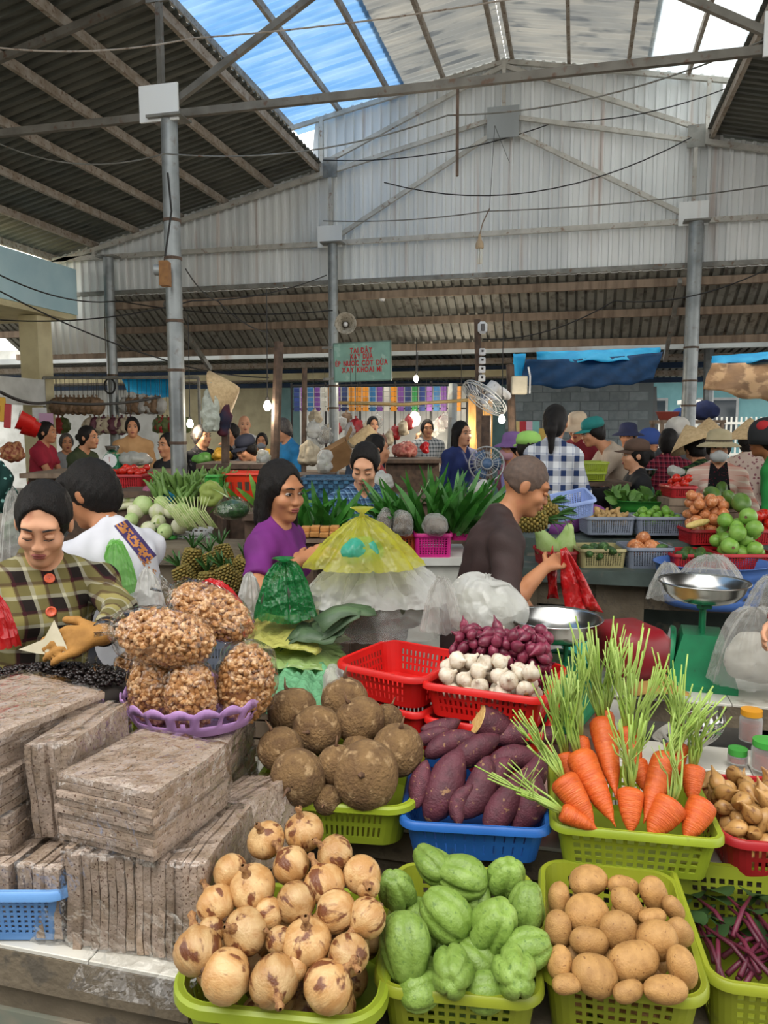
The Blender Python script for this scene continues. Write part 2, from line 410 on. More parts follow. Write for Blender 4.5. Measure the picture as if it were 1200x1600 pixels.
# roofs: each corrugated sheet and each purlin is a part of the ceiling
ce = T('ceiling', None, None, kind='structure')
def sheets(x0, z0, x1, z1, ya, yb, m, wid=.92, per=.115, prof=SINE, parent=ce, name='roof_sheet'):
    y = ya; me = None; nper = round(wid / per)
    while y < yb - .01:
        if me is None:
            pr = corr(1, 1, per, prof, nper) + [(wid, prof[0][1])]; vs, fs = [], []; lx = math.hypot(x1 - x0, z1 - z0)
            nn = Vector((-(z1 - z0), 0, x1 - x0)).normalized(); nn = nn if nn.z > 0 else -nn
            for i, (q, h) in enumerate(pr):
                vs += [Vector((0, q, 0)) + nn * h, Vector((x1 - x0, q, z1 - z0)) + nn * h]
                if i: fs.append((2 * i - 2, 2 * i, 2 * i + 1, 2 * i - 1))
            me = MB().add(vs, fs).mesh(name, prof is SINE)
        mm = m(y) if callable(m) else m
        link(name, me, mm, parent, (x0, y, z0)); y += wid
RY0, RY1 = 1.6, 10.4
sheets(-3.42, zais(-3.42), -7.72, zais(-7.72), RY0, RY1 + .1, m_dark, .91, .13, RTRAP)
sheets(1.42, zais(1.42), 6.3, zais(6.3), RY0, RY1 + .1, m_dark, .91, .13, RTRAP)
# raised monitor roof: outer sheets translucent, left ones coloured blue as a sky reflection, inner strip metal
sheets(-2.3, zmon(-2.3), -3.95, zmon(-3.95), RY0, RY1 + .1, m_skyrefl)
sheets(CX, zmon(CX), -2.35, zmon(-2.35) + .01, RY0, RY1 + .1, m_mon)
sheets(CX, zmon(CX), .75, zmon(.75) + .01, RY0, RY1 + .1, m_mon)
sheets(.7, zmon(.7), 2.05, zmon(2.05), RY0, RY1 + .1, m_whiteT)
def part_bar(name, a, b, wd, h, m, par):
    a = Vector(a); return MB().bar((0, 0, 0), Vector(b) - a, wd, h).build(name, m, par, loc=a)
for k in range(7):
    for s in (-1, 1):
        xx = CX + s * (2.48 + .7 * k)
        part_bar('purlin', (xx, RY0, zais(xx) - .05), (xx, RY1, zais(xx) - .05), .045, .09, m_purl, ce)
for k in range(5):
    for s in (-1, 1):
        xx = CX + s * (.09 + .7 * k)
        part_bar('purlin', (xx, RY0, zmon(xx) - .05), (xx, RY1, zmon(xx) - .05), .04, .08, m_purl, ce)
# steel trusses
m_steel2 = M('pale painted steel', 'bcb9b0', 'a5a299', 6, .5, .1, c3='85705e', sc3=18, lo3=.6, hi3=.72)
def truss(Y, label, ms=m_steel, q=1.):
    t = T('roof_truss', label, 'truss', (0, Y, 0))
    B = lambda n, a, b, wd=.05, h=.06: part_bar(n, (a[0], 0, a[1]), (b[0], 0, b[1]), wd * q, h * q, ms, t)
    B('tie_beam', (-8.2, 4.12), (6.4, 4.12), .05, .07)
    for s in (-1, 1):
        c = CX + s * 2.3
        B('post', (c, 4.2), (c, 5.1)); B('diagonal', (c, 4.15), (CX, 5.42)); B('rafter', (c - .0, 5.05), (CX, 5.55))
        B('upper_rafter', (CX + s * 2.5, zais(CX + 2.5) - .03), (CX, 6.15)); B('ridge_rafter', (CX + s * 2.9, zmon(CX + 2.9) - .12), (CX, zmon(CX) - .12))
        B('aisle_rafter', (c, zais(c) - .14), (CX + s * 7.1, zais(CX + 7.1) - .14), .05, .07)
        B('monitor_post', (CX + s * 2.42, 5.0), (CX + s * 2.42, zmon(CX + 2.42) - .1))
        B('aisle_post', (CX + s * 5.95, 4.15), (CX + s * 5.95, zais(CX + 5.95) - .15))
        MB().box((c, -.045, 4.2), (.34, .02, .28)).build('gusset_plate', m_wall, t)
        MB().box((c, -.02, 5.1), (.2, .02, .26)).build('gusset_plate', m_steel, t)
    B('king_post', (CX, 5.5), (CX, 6.2)); MB().box((CX, -.045, 5.46), (.4, .02, .38)).build('gusset_plate', m_galv, t)
    return t
truss(5.86, 'grey steel roof truss nearest the camera, bolted to the near pipe column', M('dirty angle iron', '6f6b62', '5a564d', 6, .55, .2, c3='5c4636', sc3=18, lo3=.6, hi3=.72), .85)
truss(GY - .14, 'grey steel truss standing against the ribbed gable wall', m_steel2, .9)
m_col = M('galvanised pipe', '8f9494', '757a7b', 5, .42, .5, c3='787370', sc3=14, lo3=.6, hi3=.75)
def column(X, Y, r, label, bands=()):
    t = T('column', label, 'column', (X, Y, 0))
    MB().lathe([(r, 0), (r, 4.08)], 20).build('shaft', m_col, t, 'auto')
    MB().box((0, 0, 4.09), (.3, .2, .02)).build('cap_plate', m_steel, t)
    MB().box((0, 0, .01), (.26, .26, .02)).build('base_plate', m_steel, t)
    for z in bands: MB().lathe([(r, z - .012), (r + .006, z - .012), (r + .006, z + .012), (r, z + .012)], 16).build('wire_band', m_wood2, t)
    return t
column(-3.24, 5.86, .067, 'thick galvanised pipe column near the left, with a wooden box fixed on it', (2.5, 2.1, 3.3, 3.0, 1.5))
column(-3.24, GY - .25, .066, 'galvanised pipe column beside the green painted sign', (2.2, 1.9))
column(1.33, GY - .25, .085, 'galvanised pipe column at right with faded stickers', (2.6, 2.2, 1.9))
column(-6.65, GY - .25, .075, 'galvanised pipe column at far left with a coil of wire on it', (2.4,))
# lean-to canopy beyond the gable: ribbed sheets running down and away, on timber purlins
lt = T('ceiling', None, None, (0, GY, 0), kind='structure')
def leanto(x0, x1, za, yb, zb, m, y0=.06, n=8, par=lt):
    x = x0
    while x < x1:
        pr = [(q, h) for q, h in corr(1, 1, .125, TRAP, n)] + [(n * .125, 0)]; vs, fs = [], []
        for i, (q, h) in enumerate(pr):
            vs += [(q, 0, h), (q, yb - y0, zb - za + h)]
            if i: fs.append((2 * i - 2, 2 * i, 2 * i + 1, 2 * i - 1))
        MB().add(vs, fs).build('roof_sheet', m, par, loc=(x, y0, za)); x += n * .125
m_lean = M('dull canopy sheet', '8b8b83', '74736b', 3, .5, .25, c3='5b5650', sc3=9, lo3=.55, hi3=.7)
leanto(-9.4, 7, 3.6, 1.35, 2.86, m_lean)
for t in (.1, .5, .93):
    part_bar('purlin', (-9.5, .06 + 1.29 * t, 3.54 - .74 * t), (7, .06 + 1.29 * t, 3.54 - .74 * t), .06, .1, m_wood, lt)
for xx in (-5.9, 1.2): part_bar('rafter', (xx, 0, 3.45), (xx, 1.4, 2.6), .05, .08, m_steel, lt)
# market row across the lane: fascia, dark canopy, blue strip, back wall with shops
m_cream = M('cream plaster', 'd9cfa8', 'c4b892', 3, .8); m_teal = M('teal plaster', '8fb5b3', '7ea3a2', 3, .8)
m_white = M('white plaster', 'cfd0cb', 'b5b6b0', 3, .8); m_navy = M('navy canopy', '1d3b5c', '16304c', 5, .6)
m_grey = M('grey plaster', '8d9090', '7c7f80', 3, .85)
row = T('ceiling', None, None, (0, 13, 0), kind='structure')
MB().box((-4, 0, 3.03), (22, .12, .2)).build('fascia', m_white, row)
MB().box((-4, -.1, 2.9), (22, .14, .1)).build('gutter', m_galv, row)
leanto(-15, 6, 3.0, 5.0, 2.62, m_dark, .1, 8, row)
for i, yy in enumerate((.8, 1.7, 2.7, 3.7)):
    part_bar('purlin', (-15, yy, 2.86 - .07 * yy), (6, yy, 2.86 - .07 * yy), .06, .1, m_navy if i % 2 else m_purl, row)
MB().box((-5.5, 1.2, 2.62), (13, .1, .12)).build('shop_beam', m_cream, row)
wb = T('wall_far', None, None, (0, 18, 0), kind='structure')
MB().box((-14, .1, 1.5), (7, .2, 3.2)).build('wall_panel', m_white, wb)
MB().box((-8.9, .1, 1.5), (3.2, .2, 3.2)).build('wall_panel', m_cream, wb)
MB().box((-4.2, .1, 1.5), (6.2, .2, 3.2)).build('wall_panel', m_teal, wb)
# block wall behind the stalls at right: every block is its own piece
m_block = M('grey blue block', 'aab6ba', '9aa7ac', 9, .9, bump=.4, bsc=60, var=.16); m_mort = M('mortar', '8c979a', rough=.9)
a = PY(788, 700, 17.2); b = PY(1018, 700, 17.2)
bw = T('wall_blocks', None, None, (a.x, 17.2, 0), kind='structure'); Wd = b.x - a.x
MB().box((Wd / 2, .1, 1.4), (Wd, .14, 2.8)).build('mortar_bed', m_mort, bw)
bme = MB().box((0, 0, 0), (.385, .16, .185), bev=.006).mesh('block')
for j in range(14):
    xx = .2 + (.2 if j % 2 else 0)
    while xx < Wd - .15:
        link('block', bme, m_block, bw, (xx, .1, .1 + .2 * j)); xx += .4
# neighbouring building along the left side
nb = T('wall_left', None, None, (-7.3, 0, 0), kind='structure')
m_sky = M('pale blue parapet', 'c2e2ec', 'b4d8e4', 2, .8)
MB().box((0, 6.2, 3.62), (.15, 8, .66)).build('parapet', m_sky, nb)
MB().box((-.9, 6.2, 3.26), (1.9, 8, .1)).build('soffit', m_cream, nb)
for yy in (9.6, 5.4): MB().box((-.2, yy, 1.6), (.3, .3, 3.2)).build('pillar', m_cream, nb)
MB().box((-1.6, 6.2, 1.6), (.2, 8, 3.2)).build('wall_panel', m_cream, nb)
MB().box((.0, 8.1, 2.12), (.06, 2.7, .36)).build('sign_board', m_white, nb)
m_shut = M('teal shutter', '7fb0ae', rough=.6)
for k in range(18): MB().box((-1.47, 8.2, .3 + .1 * k), (.04, 1.4, .085)).build('shutter_slat', m_shut, nb)
# unseen wall added behind the camera to cut low frontal light
wf = T('wall_blocker', None, None, (0, -3.2, 0), kind='structure'); MB().box((-1, 0, 1.9), (16, .2, 3.8)).build('wall_panel', m_grey, wf)
# ------------------------------------------------------------------ builders: baskets, piles, bags
def outline(w_, l_, rc, seg, ncorner=5):
    """rounded rectangle, counter-clockwise from the front-left; returns points and which spans may carry holes"""
    pts, fl = [], []
    hx, hy = w_ / 2 - rc, l_ / 2 - rc
    for (cx_, cy_, a0, ln, dx, dy) in ((hx, -hy, -PI / 2, 2 * hx, 1, 0), (hx, hy, 0, 2 * hy, 0, 1), (-hx, hy, PI / 2, 2 * hx, -1, 0), (-hx, -hy, PI, 2 * hy, 0, -1)):
        sx, sy = cx_ - dx * ln + (rc * math.cos(a0)), cy_ - dy * ln + (rc * math.sin(a0))
        nh = max(1, int(ln / (seg[0] + seg[1]))); pit = ln / nh; hw = pit * seg[0] / (seg[0] + seg[1])
        for k in range(nh):
            t = k * pit + (pit - hw) / 2
            pts.append((sx + dx * t, sy + dy * t)); fl.append(1); pts.append((sx + dx * (t + hw), sy + dy * (t + hw))); fl.append(0)
        for k in range(ncorner):
            a = a0 + PI / 2 * (k + .5) / ncorner; pts.append((cx_ + rc * math.cos(a), cy_ + rc * math.sin(a))); fl.append(0)
    return pts, fl
def plastic(name, c, c2=None): return M('plastic ' + name, c, c2 or c, 6, .38, bump=.04, bsc=40, c3='4a4a30', sc3=16, lo3=.68, hi3=.85, spec=.4)
def basket_parts(t, w_, l_, h, m, style='grid', taper=.88, rc=.05, lip=.012, rimh=.016, seg=None, rows=None, floor_holes=True):
    seg = seg or {'grid': (.012, .008), 'fine': (.008, .007), 'slit': (.007, .009), 'wide': (.02, .012)}[style]
    pts, fl = outline(w_, l_, rc, seg); n = len(pts)
    rows = rows or {'grid': 5, 'fine': 7, 'slit': 2, 'wide': 4}[style]
    lv = [(0, 0), (h * .12, 0)]; span = h * .7; ph = span / rows
    for r_ in range(rows): lv += [(h * .12 + r_ * ph + ph * .18, 1), (h * .12 + r_ * ph + ph * (.9 if style == 'slit' else .8), 0)]
    lv += [(h * .88, 0), (h, 0)]
    vs, fs = [], []
    for z, _ in lv:
        q = taper + (1 - taper) * z / h
        vs += [(x * q, y * q, z) for x, y in pts]
    for j in range(len(lv) - 1):
        for i in range(n):
            if lv[j][1] and fl[i]: continue
            k = (i + 1) % n; fs.append((j * n + i, j * n + k, (j + 1) * n + k, (j + 1) * n + i))
    fs.append(tuple(range(n - 1, -1, -1)))
    thick(MB().add(vs, fs).build('body', m, t), .003, -1)
    op, _ = outline(w_, l_, rc, (.05, .05), 6); prof = [(-.003, h - .004), (-.001, h), (lip * .6, h + .002), (lip, h - .003), (lip + .001, h - rimh), (lip - .004, h - rimh), (lip - .005, h - .006)]
    vs, fs = [], []; nn = len(op)
    for dx, z in prof:
        for i, (x, y) in enumerate(op):
            a, b = op[i - 1], op[(i + 1) % nn]; nv = Vector((b[1] - a[1], a[0] - b[0], 0)).normalized(); vs.append((x + nv.x * dx, y + nv.y * dx, z))
    m_ = len(prof)
    for j in range(m_):
        for i in range(nn): k = (i + 1) % nn; jj = (j + 1) % m_; fs.append((j * nn + i, j * nn + k, jj * nn + k, jj * nn + i))
    MB().add(vs, fs).build('rim', m, t, 'auto')
    return t
BASK = {}
def basket(A, B, l_, h, m, label, style='grid', key=None, name='basket', cat='basket', group=None, **kw):
    """A, B: world points of the front rim's left and right end"""
    A, B = Vector(A), Vector(B); d = B - A; rz = math.atan2(d.y, d.x); w_ = d.length
    nrm = Vector((-d.y, d.x, 0)).normalized(); c = (A + B) / 2 + nrm * l_ / 2; c.z = (A.z + B.z) / 2 - h
    t = T(name, label, cat, c, rz, group); basket_parts(t, w_, l_, h, m, style, **kw)
    t_ = dict(c=c, rz=rz, w=w_, l=l_, h=h, t=t, z=c.z + h); 
    if key: BASK[key] = t_
    return t_
def heap(b, n, r, zb=.01, dome=.6, inset=.0, tries=14, y0=-1., y1=1., rv=.15, seed=3, taper=.9):
    """drop n round items into basket b: list of (world point, radius)"""
    rr = random.Random(seed); out = []; c, rz = b['c'], b['rz']
    for _ in range(n):
        ri = r * (1 + rr.uniform(-rv, rv)); best = None
        for _ in range(tries):
            hx, hy = b['w'] / 2 * taper - ri - inset, b['l'] / 2 * taper - ri - inset
            x = rr.uniform(-hx, hx); y = rr.uniform(y0 * hy, y1 * hy); z = zb + ri
            for (q, rj) in out:
                dd = (x - q[0]) ** 2 + (y - q[1]) ** 2; s = (ri + rj) * .9
                if dd < s * s: z = max(z, q[2] + math.sqrt(s * s - dd))
            sc_ = z + dome * ((x / max(hx, .01)) ** 2 + (y / max(hy, .01)) ** 2) * ri * .5
            if best is None or sc_ < best[0]: best = (sc_, x, y, z)
        out.append(((best[1], best[2], best[3]), ri))
    Rm = Matrix.Rotation(rz, 3, 'Z'); return [(c + Rm @ Vector(q), ri) for q, ri in out]
def rdir(axis, spin=0.):
    """euler that points local +z along axis"""
    q = Vector(axis).to_track_quat('Z', 'Y'); return (q @ Euler((0, 0, spin)).to_quaternion()).to_euler()
def sheetbag(rx, ry, rz, crumple=.02, f=14., seed=0, knot=0., n=30, m=18, p=1., flatb=.6, pleat=0.):
    """bag of film: crumpled rounded body sitting on z=0, optional gathered knot on top"""
    vs, fs = [], []
    for i in range(m + 1):
        th = PI * i / m; ct, st = -math.cos(th), max(0., math.sin(th)) ** p
        for k in range(n):
            a = 2 * PI * k / n; q = Vector((rx * st * math.cos(a), ry * st * math.sin(a), rz * ct))
            if pleat: g_ = 1 + pleat * max(0, .35 + .65 * ct) * (math.sin(a * 9 + seed + 3.5 * nz(q, 7, seed)) + .6 * math.sin(a * 17 + seed * 2 + 3 * nz(q, 9, seed))); q.x *= g_; q.y *= g_
            if q.z < 0: q.z *= flatb
            d = crumple * (1.6 * abs(nz(q, f, seed)) - .35 + .22 * nz(q, f * 2.7, seed + 2)); q += Vector((q.x / rx**2, q.y / ry**2, q.z / rz**2)).normalized() * d
            vs.append(q + Vector((0, 0, rz * flatb)))
    for i in range(m):
        for k in range(n): fs.append((i * n + k, i * n + (k + 1) % n, (i + 1) * n + (k + 1) % n, (i + 1) * n + k))
    mb = MB().add(vs, fs); zt = rz * (1 + flatb)
    if knot:
        rg = random.Random(seed); kn = 14; vs, fs = [], []; pr = [(rx * .55, -.35 * knot), (.012 + .05 * knot, 0.), (.012 + .03 * knot, .1 * knot), (.35 * knot, .55 * knot), (.5 * knot, 1.0 * knot)]
        for j, (r_, z) in enumerate(pr):
            for k in range(kn):
                a = 2 * PI * k / kn; q = r_ * (1 + (.35 if j > 2 else .12) * math.sin(k * 2.4 + seed)); vs.append((q * math.cos(a), q * math.sin(a) * .7, zt + z + (rg.uniform(-.2, .2) * knot if j == 4 else 0)))
        for j in range(4):
            for k in range(kn): fs.append((j * kn + k, j * kn + (k + 1) % kn, (j + 1) * kn + (k + 1) % kn, (j + 1) * kn + k))
        mb.add(vs, fs)
    return mb.mesh('film', True)
# ------------------------------------------------------------------ foreground stall furniture
m_tile = M('white glazed tile', 'cfccc2', 'bdb9ad', 5, .25, c3='8a8272', sc3=9, lo3=.62, hi3=.8, spec=.6, var=.05)
m_conc = M('rough concrete', '716655', '5c5243', 6, .9, bump=.5, bsc=50, c3='5a5348', sc3=20); m_gpaint = M('flaking grey green paint', '6d7468', '7e7868', 4, .8, bump=.2, c3='8b8070', sc3=7, lo3=.5, hi3=.62)
TZ = .58
def tiled(t, x0, x1, y0, y1, z, s=.2, th=.03):
    MB().box(((x0 + x1) / 2, (y0 + y1) / 2, z - .05), (x1 - x0, y1 - y0, .08)).build('slab', m_conc, t)
    nx, ny = round((x1 - x0) / s), round((y1 - y0) / s); sx, sy = (x1 - x0) / nx, (y1 - y0) / ny; me = MB().box((0, 0, 0), (sx - .003, sy - .003, .01), bev=.0015).mesh('tile')
    for i in range(nx):
        for j in range(ny): link('tile', me, m_tile, t, (x0 + sx * (i + .5), y0 + sy * (j + .5), z - .005))
tb = T('stall_counter', 'white tiled low counter under the stacked rice paper packs', 'counter', (0, 0, 0))
tiled(tb, -2.4, -1.12, 1.222, 1.64, TZ); tiled(tb, -1.12, -.69, 1.222, 2.62, TZ); tiled(tb, -.69, .75, 1.86, 2.62, TZ); tiled(tb, -1.0, .2, 2.62, 3.0, TZ)
MB().box((.06, 1.93, .27), (1.36, .1, .53)).build('front_wall', m_conc, tb)
MB().box((-1.545, 1.30, .27), (1.7, .1, .53)).build('front_wall', m_conc, tb); MB().box((-1.15, 1.245, .22), (1.0, .012, .4)).build('paint_patch', m_gpaint, tb)
MB().box((-.2, 2.5, .27), (1.8, .12, .53)).build('rear_wall', m_conc, tb)
t2 = T('stall_counter', 'white tiled ledge with the green scale at right', 'counter'); tiled(t2, .0, 2.2, 3.05, 3.85, TZ)
for xx in (.1, 1.2, 2.1): MB().box((xx, 3.45, .27), (.12, .7, .52)).build('support', m_conc, t2)
bn = T('step', 'low concrete step under the front row of baskets', 'step')
MB().box((.26, 1.42, .21), (1.85, .6, .42)).build('base', m_conc, bn); MB().box((.26, 1.42, .44), (1.88, .62, .035)).build('top', m_conc, bn)
# ------------------------------------------------------------------ front baskets
P_LIME = plastic('lime', '93a42c', '859628'); P_OLIVE = plastic('yellow lime', '8f982a', '808a26'); P_BLUE = plastic('blue', '2a66b4', '2359a2'); P_RED = plastic('red', 'd0201c', 'b81a18')
P_LBLUE = plastic('light blue', '6f9fd6', '5f8fca'); P_DRED = plastic('dark red', 'b0242a', '9a1f25'); P_GREY = plastic('grey', '7f8796', '6f7786'); P_TAN = plastic('tan', 'b3a878', 'a0956a'); P_PINK = plastic('magenta', 'c0247c', 'a81e6c')
P_WHITE = plastic('white', 'd9dadb', 'c6c8ca'); P_LILAC = plastic('lilac', 'b188bd', 'a77fb4'); P_GREEN = plastic('green', '3f9a3c', '358a33')
basket(PZ(266, 1562, .60), PZ(584, 1594, .60), .36, .14, P_LIME, 'lime green basket heaped with yellow onions at the front', 'slit', 'onion', rc=.07, lip=.016, rimh=.022)
basket(PZ(590, 1538, .60), PZ(843, 1562, .60), .40, .14, P_OLIVE, 'yellow green basket full of chayotes between onions and potatoes', 'grid', 'chay', rc=.045)
basket(PZ(850, 1526, .60), PZ(1106, 1562, .60), .40, .14, P_OLIVE, 'yellow green basket full of potatoes', 'grid', 'pota', rc=.05)
basket(PZ(1114, 1530, .60), PZ(1340, 1556, .60), .40, .14, P_OLIVE, 'yellow green basket holding red-stemmed greens beside the potatoes', 'grid', 'beet', rc=.04)
basket(PZ(388, 1246, .70), PZ(640, 1262, .70), .38, .115, P_LIME, 'lime green basket heaped with brown jicama tubers', 'slit', 'tube', rc=.06, seg=(.006, .008), lip=.015)
basket(PZ(630, 1283, .68), PZ(856, 1296, .68), .36, .10, P_BLUE, 'blue basket of purple sweet potatoes', 'slit', 'swee', rc=.035, seg=(.004, .02))
basket(PZ(868, 1288, .70), PZ(1128, 1312, .70), .34, .115, P_LIME, 'lime green square-holed basket of carrots with green stalks', 'grid', 'carr', rc=.03, seg=(.015, .009), rows=4)
basket(PZ(1136, 1312, .68), PZ(1340, 1325, .68), .34, .10, P_DRED, 'dark red basket of small pale shallots at right', 'slit', 'shal', rc=.05)
basket(PZ(660, 1066, .90), PZ(848, 1092, .90), .32, .10, P_RED, 'red basket of garlic and purple shallots', 'slit', 'garl', rc=.035, rows=3)
basket(PZ(523, 1034, .91), PZ(655, 1062, .91), .30, .10, P_RED, 'empty red slotted basket left of the garlic', 'slit', 'empt', rc=.05, rows=3)
b_ = BASK['garl']; e_ = BASK['empt']
for key, rzb, lab in (('garl', b_, 'red crate under the garlic basket'), ('empt', e_, 'red crate under the empty red basket')):
    q = rzb; t = T('crate', lab, 'crate', (q['c'].x, q['c'].y, TZ), q['rz']); basket_parts(t, q['w'] * .96, q['l'] * .96, q['c'].z - TZ - .004, P_RED, 'slit', rc=.03, rows=3)
basket(PZ(-75, 1392, .70), PZ(101, 1392, .70), .24, .115, P_LBLUE, 'light blue square-holed basket at the left edge of the counter', 'grid', 'blue', rc=.03, seg=(.007, .007), rows=7)
basket(PZ(165, 1120, .74), PZ(232, 1108, .74), .3, .12, P_OLIVE, 'olive green basket half hidden behind the rice paper packs', 'slit', 'oliv', rc=.04)
# ------------------------------------------------------------------ vegetables
ORD = ['leftmost', 'second from left', 'third from left', 'fourth from left', 'fifth from left', 'sixth from left', 'seventh from left', 'eighth from left']
def spots(items, base, rows=3):
    """one label per item: its row in the heap and its place in that row"""
    ys = sorted(range(len(items)), key=lambda i: -items[i][1]); out = {}; n = len(items)
    for r_ in range(rows):
        row_ = ys[r_ * n // rows:(r_ + 1) * n // rows]; nm = ['front row', 'middle row', 'back row'] if rows == 3 else ['front row', 'second row', 'third row', 'back row']
        for k, i in enumerate(sorted(row_, key=lambda i: items[i][0])): out[i] = '%s, %s, %s' % (base, nm[r_], ORD[k] if k < len(row_) - 1 or k < 2 else 'rightmost')
    return out
m_onion = M('onion skin', 'b0834f', 'c8a675', 40, .4, bump=.25, bsc=220, var=.14, c3='6b3d22', sc3=38, lo3=.55, hi3=.62, stretch=(1, 1, .45))
m_husk = M('dry husk', 'a57a4c', '7a5030', 120, .7, bump=.4); m_root = M('root tuft', '7a5b42', '5d4433', 40, .9)
onp = [(.002, -.040), (.012, -.0395), (.026, -.034), (.038, -.022), (.0445, -.006), (.045, .008), (.040, .022), (.029, .033), (.017, .039), (.010, .044)]
on_me = [blob('onion_bulb', onp, 24, .004, 14, seed=s) for s in range(4)]
hu_me = MB().lathe([(.012, .040), (.008, .049), (.006, .056), (.009, .066), (.003, .072)], 9).mesh('husk', True)
ro_me = MB().lathe([(.001, -.047), (.008, -.043), (.009, -.039), (.004, -.037)], 8).mesh('root_tuft', True)
def onion(p, r, axis, i, label, group):
    t = T('onion', label, 'onion', p, rdir(axis, i * 1.3), group, scl=r / .045)
    link('bulb', on_me[i % 4], m_onion, t); link('husk_neck', hu_me, m_husk, t); link('root_tuft', ro_me, m_root, t)
ONI = [(474,1300,62),(416,1313,58),(523,1336,58),(566,1366,60),(456,1352,60),(507,1381,64),(461,1410,64),(526,1424,66),(574,1433,62),(394,1388,72),(479,1473,74),(544,1492,64),(512,1541,80),(428,1532,78),(385,1455,70),(310,1486,76),(353,1525,82),(338,1413,60),(360,1362,54),(420,1427,48),(436,1470,44),(330,1455,44),(460,1512,44),(575,1385,40)]
lb = spots(ONI, 'yellow onion in lime basket', 4)
for i, (x, y, s) in enumerate(ONI):
    p = PZ(x, y, .64 + .0006 * (1555 - y)); a = Vector((random.uniform(-.8, .8), random.uniform(-1, .4), random.uniform(-.3, 1)))
    onion(p, s / 2 / FPX * depth(p), a, i, lb[i], 'yellow onions in the front basket')
for i, (p, r) in enumerate(heap(BASK['onion'], 34, .036, .012, seed=2)):
    if p.z < .625: onion(p, r * .95, (random.uniform(-1, 1), random.uniform(-1, 1),   .4), i, 'yellow onion buried at the bottom of the lime basket', 'yellow onions in the front basket')
m_chay = M('chayote skin', '708c38', '84a04c', 30, .45, bump=.3, bsc=90, var=.1, c3='587630', sc3=110, lo3=.58, hi3=.7)
chp = [(.002, -.062), (.014, -.060), (.030, -.052), (.043, -.034), (.048, -.012), (.046, .010), (.040, .030), (.031, .048), (.021, .058), (.012, .0585), (.004, .053)]
ch_me = [blob('chayote', chp, 40, .005, 16, 5, .24, s, sq=.9, rp=.45) for s in range(4)]
CHA = [(619,1391,.9,(-.1,-.5,1)),(634,1480,1.12,(.2,-.5,-.8)),(696,1430,1.05,(-1,.35,.6)),(722,1369,1.02,(-1,.2,.1)),(676,1350,.9,(-.8,.7,.2)),(706,1519,.95,(.1,-1,.35)),(790,1370,.9,(.3,-.3,1)),(770,1447,1.12,(.4,-.3,.9)),(805,1521,1.0,(.2,-1,.5)),(822,1417,.9,(.1,.2,1)),(826,1482,.85,(.7,.1,.3)),(655,1430,.7,(0,1,.2)),(745,1500,.8,(-.6,.2,.3)),(660,1545,.8,(.5,.3,.1)),(760,1550,.8,(.9,.2,.1)),(745,1405,.8,(0,.5,1))]
def veg(name, me, m, p, rot, s, label, cat, group): return tag(link(name, me, m, None, p, rot, s), label, cat, group)
lb = spots(CHA, 'ribbed green chayote in yellow green basket')
for i, (x, y, s, a) in enumerate(CHA):
    p = PZ(x, y, (.625 if i < 11 else .59) + .0003 * (1535 - y)); veg('chayote', ch_me[i % 4], m_chay, p, rdir(a, i), s * .9, lb[i], 'chayote', 'chayotes')
m_pota = M('potato skin', 'b58a52', 'a07643', 45, .6, bump=.25, bsc=260, var=.1, c3='7d5530', sc3=150, lo3=.64, hi3=.7)
po_me = [blob('potato', ellprof(.034, .1, 12, 1.15), 22, .008, 12, seed=s, sq=.86) for s in range(5)]
POT = [(920,1378,62,50,.2),(873,1403,50,40,1.4),(917,1427,74,52,.05),(873,1450,52,44,1.5),(922,1473,66,50,-.4),(930,1520,78,62,-.35),(875,1503,50,42,1.3),(967,1455,66,50,-.7),(980,1415,66,46,-.95),(975,1385,54,38,-.3),(1020,1398,60,44,-1.1),(1053,1420,44,32,-1.2),(1027,1467,64,58,-.6),(992,1503,80,60,.1),(1020,1433,46,32,0),(1063,1457,52,42,-1),(1065,1512,72,52,-1.2),(1040,1548,76,44,-.15),(982,1548,50,34,.2),(887,1537,50,34,0),(960,1500,50,40,.5),(905,1495,50,44,.3),(1010,1530,50,40,.4)]
lb = spots(POT, 'tan potato in yellow green basket', 4)
for i, (x, y, lw, sw, a) in enumerate(POT):
    p = PZ(x, y, (.625 if i < 20 else .59) + .0003 * (1530 - y)); d = depth(p); s = lw / FPX * d / .1
    axis = RT * math.cos(a) + UPV * math.sin(a) + FW * .25
    veg('potato', po_me[i % 5], m_pota, p, rdir(axis, i * 2.), (sw / FPX * d / .066, sw / FPX * d / .066, s), lb[i], 'potato', 'potatoes')
for i, (p, r) in enumerate(heap(BASK['pota'], 26, .034, .01, seed=4)):
    if p.z < .575: veg('potato', po_me[i % 5], m_pota, p, randrot(), .9, 'tan potato buried at the bottom of the potato basket', 'potato', 'potatoes')
m_jic = M('earthy tuber skin', '80633f', '654b30', 35, .9, bump=.8, bsc=170, var=.1, c3='a98c66', sc3=55, lo3=.57, hi3=.72)
ji_me = [blob('jicama', [(.003, -.047), (.02, -.045), (.038, -.036), (.05, -.018), (.053, .002), (.049, .02), (.038, .036), (.022, .045), (.008, .049)], 26, .007, 10, seed=s) for s in range(4)]
JIC = [(493,1141,78,(0,-1,.3)),(438,1170,74,(-.4,-.2,1)),(465,1216,86,(0,-1,0)),(573,1213,108,(.1,-1,.5)),(621,1170,84,(.2,-.2,1)),(561,1125,76,(-.4,-.3,.9)),(458,1110,76,(-.3,0,1)),(540,1094,78,(0,0,1)),(526,1195,66,(0,0,1)),(605,1124,52,(.3,.2,1)),(512,1250,46,(0,-1,.1)),(440,1240,40,(0,-1,0)),(560,1170,50,(0,0,1))]
tail_me = MB().tube([(0, 0, .047), (.002, 0, .058), (-.003, .002, .075)], [.006, .003, .001], 6).mesh('tap_root', True)
lb = spots(JIC, 'earthy brown jicama in lime basket')
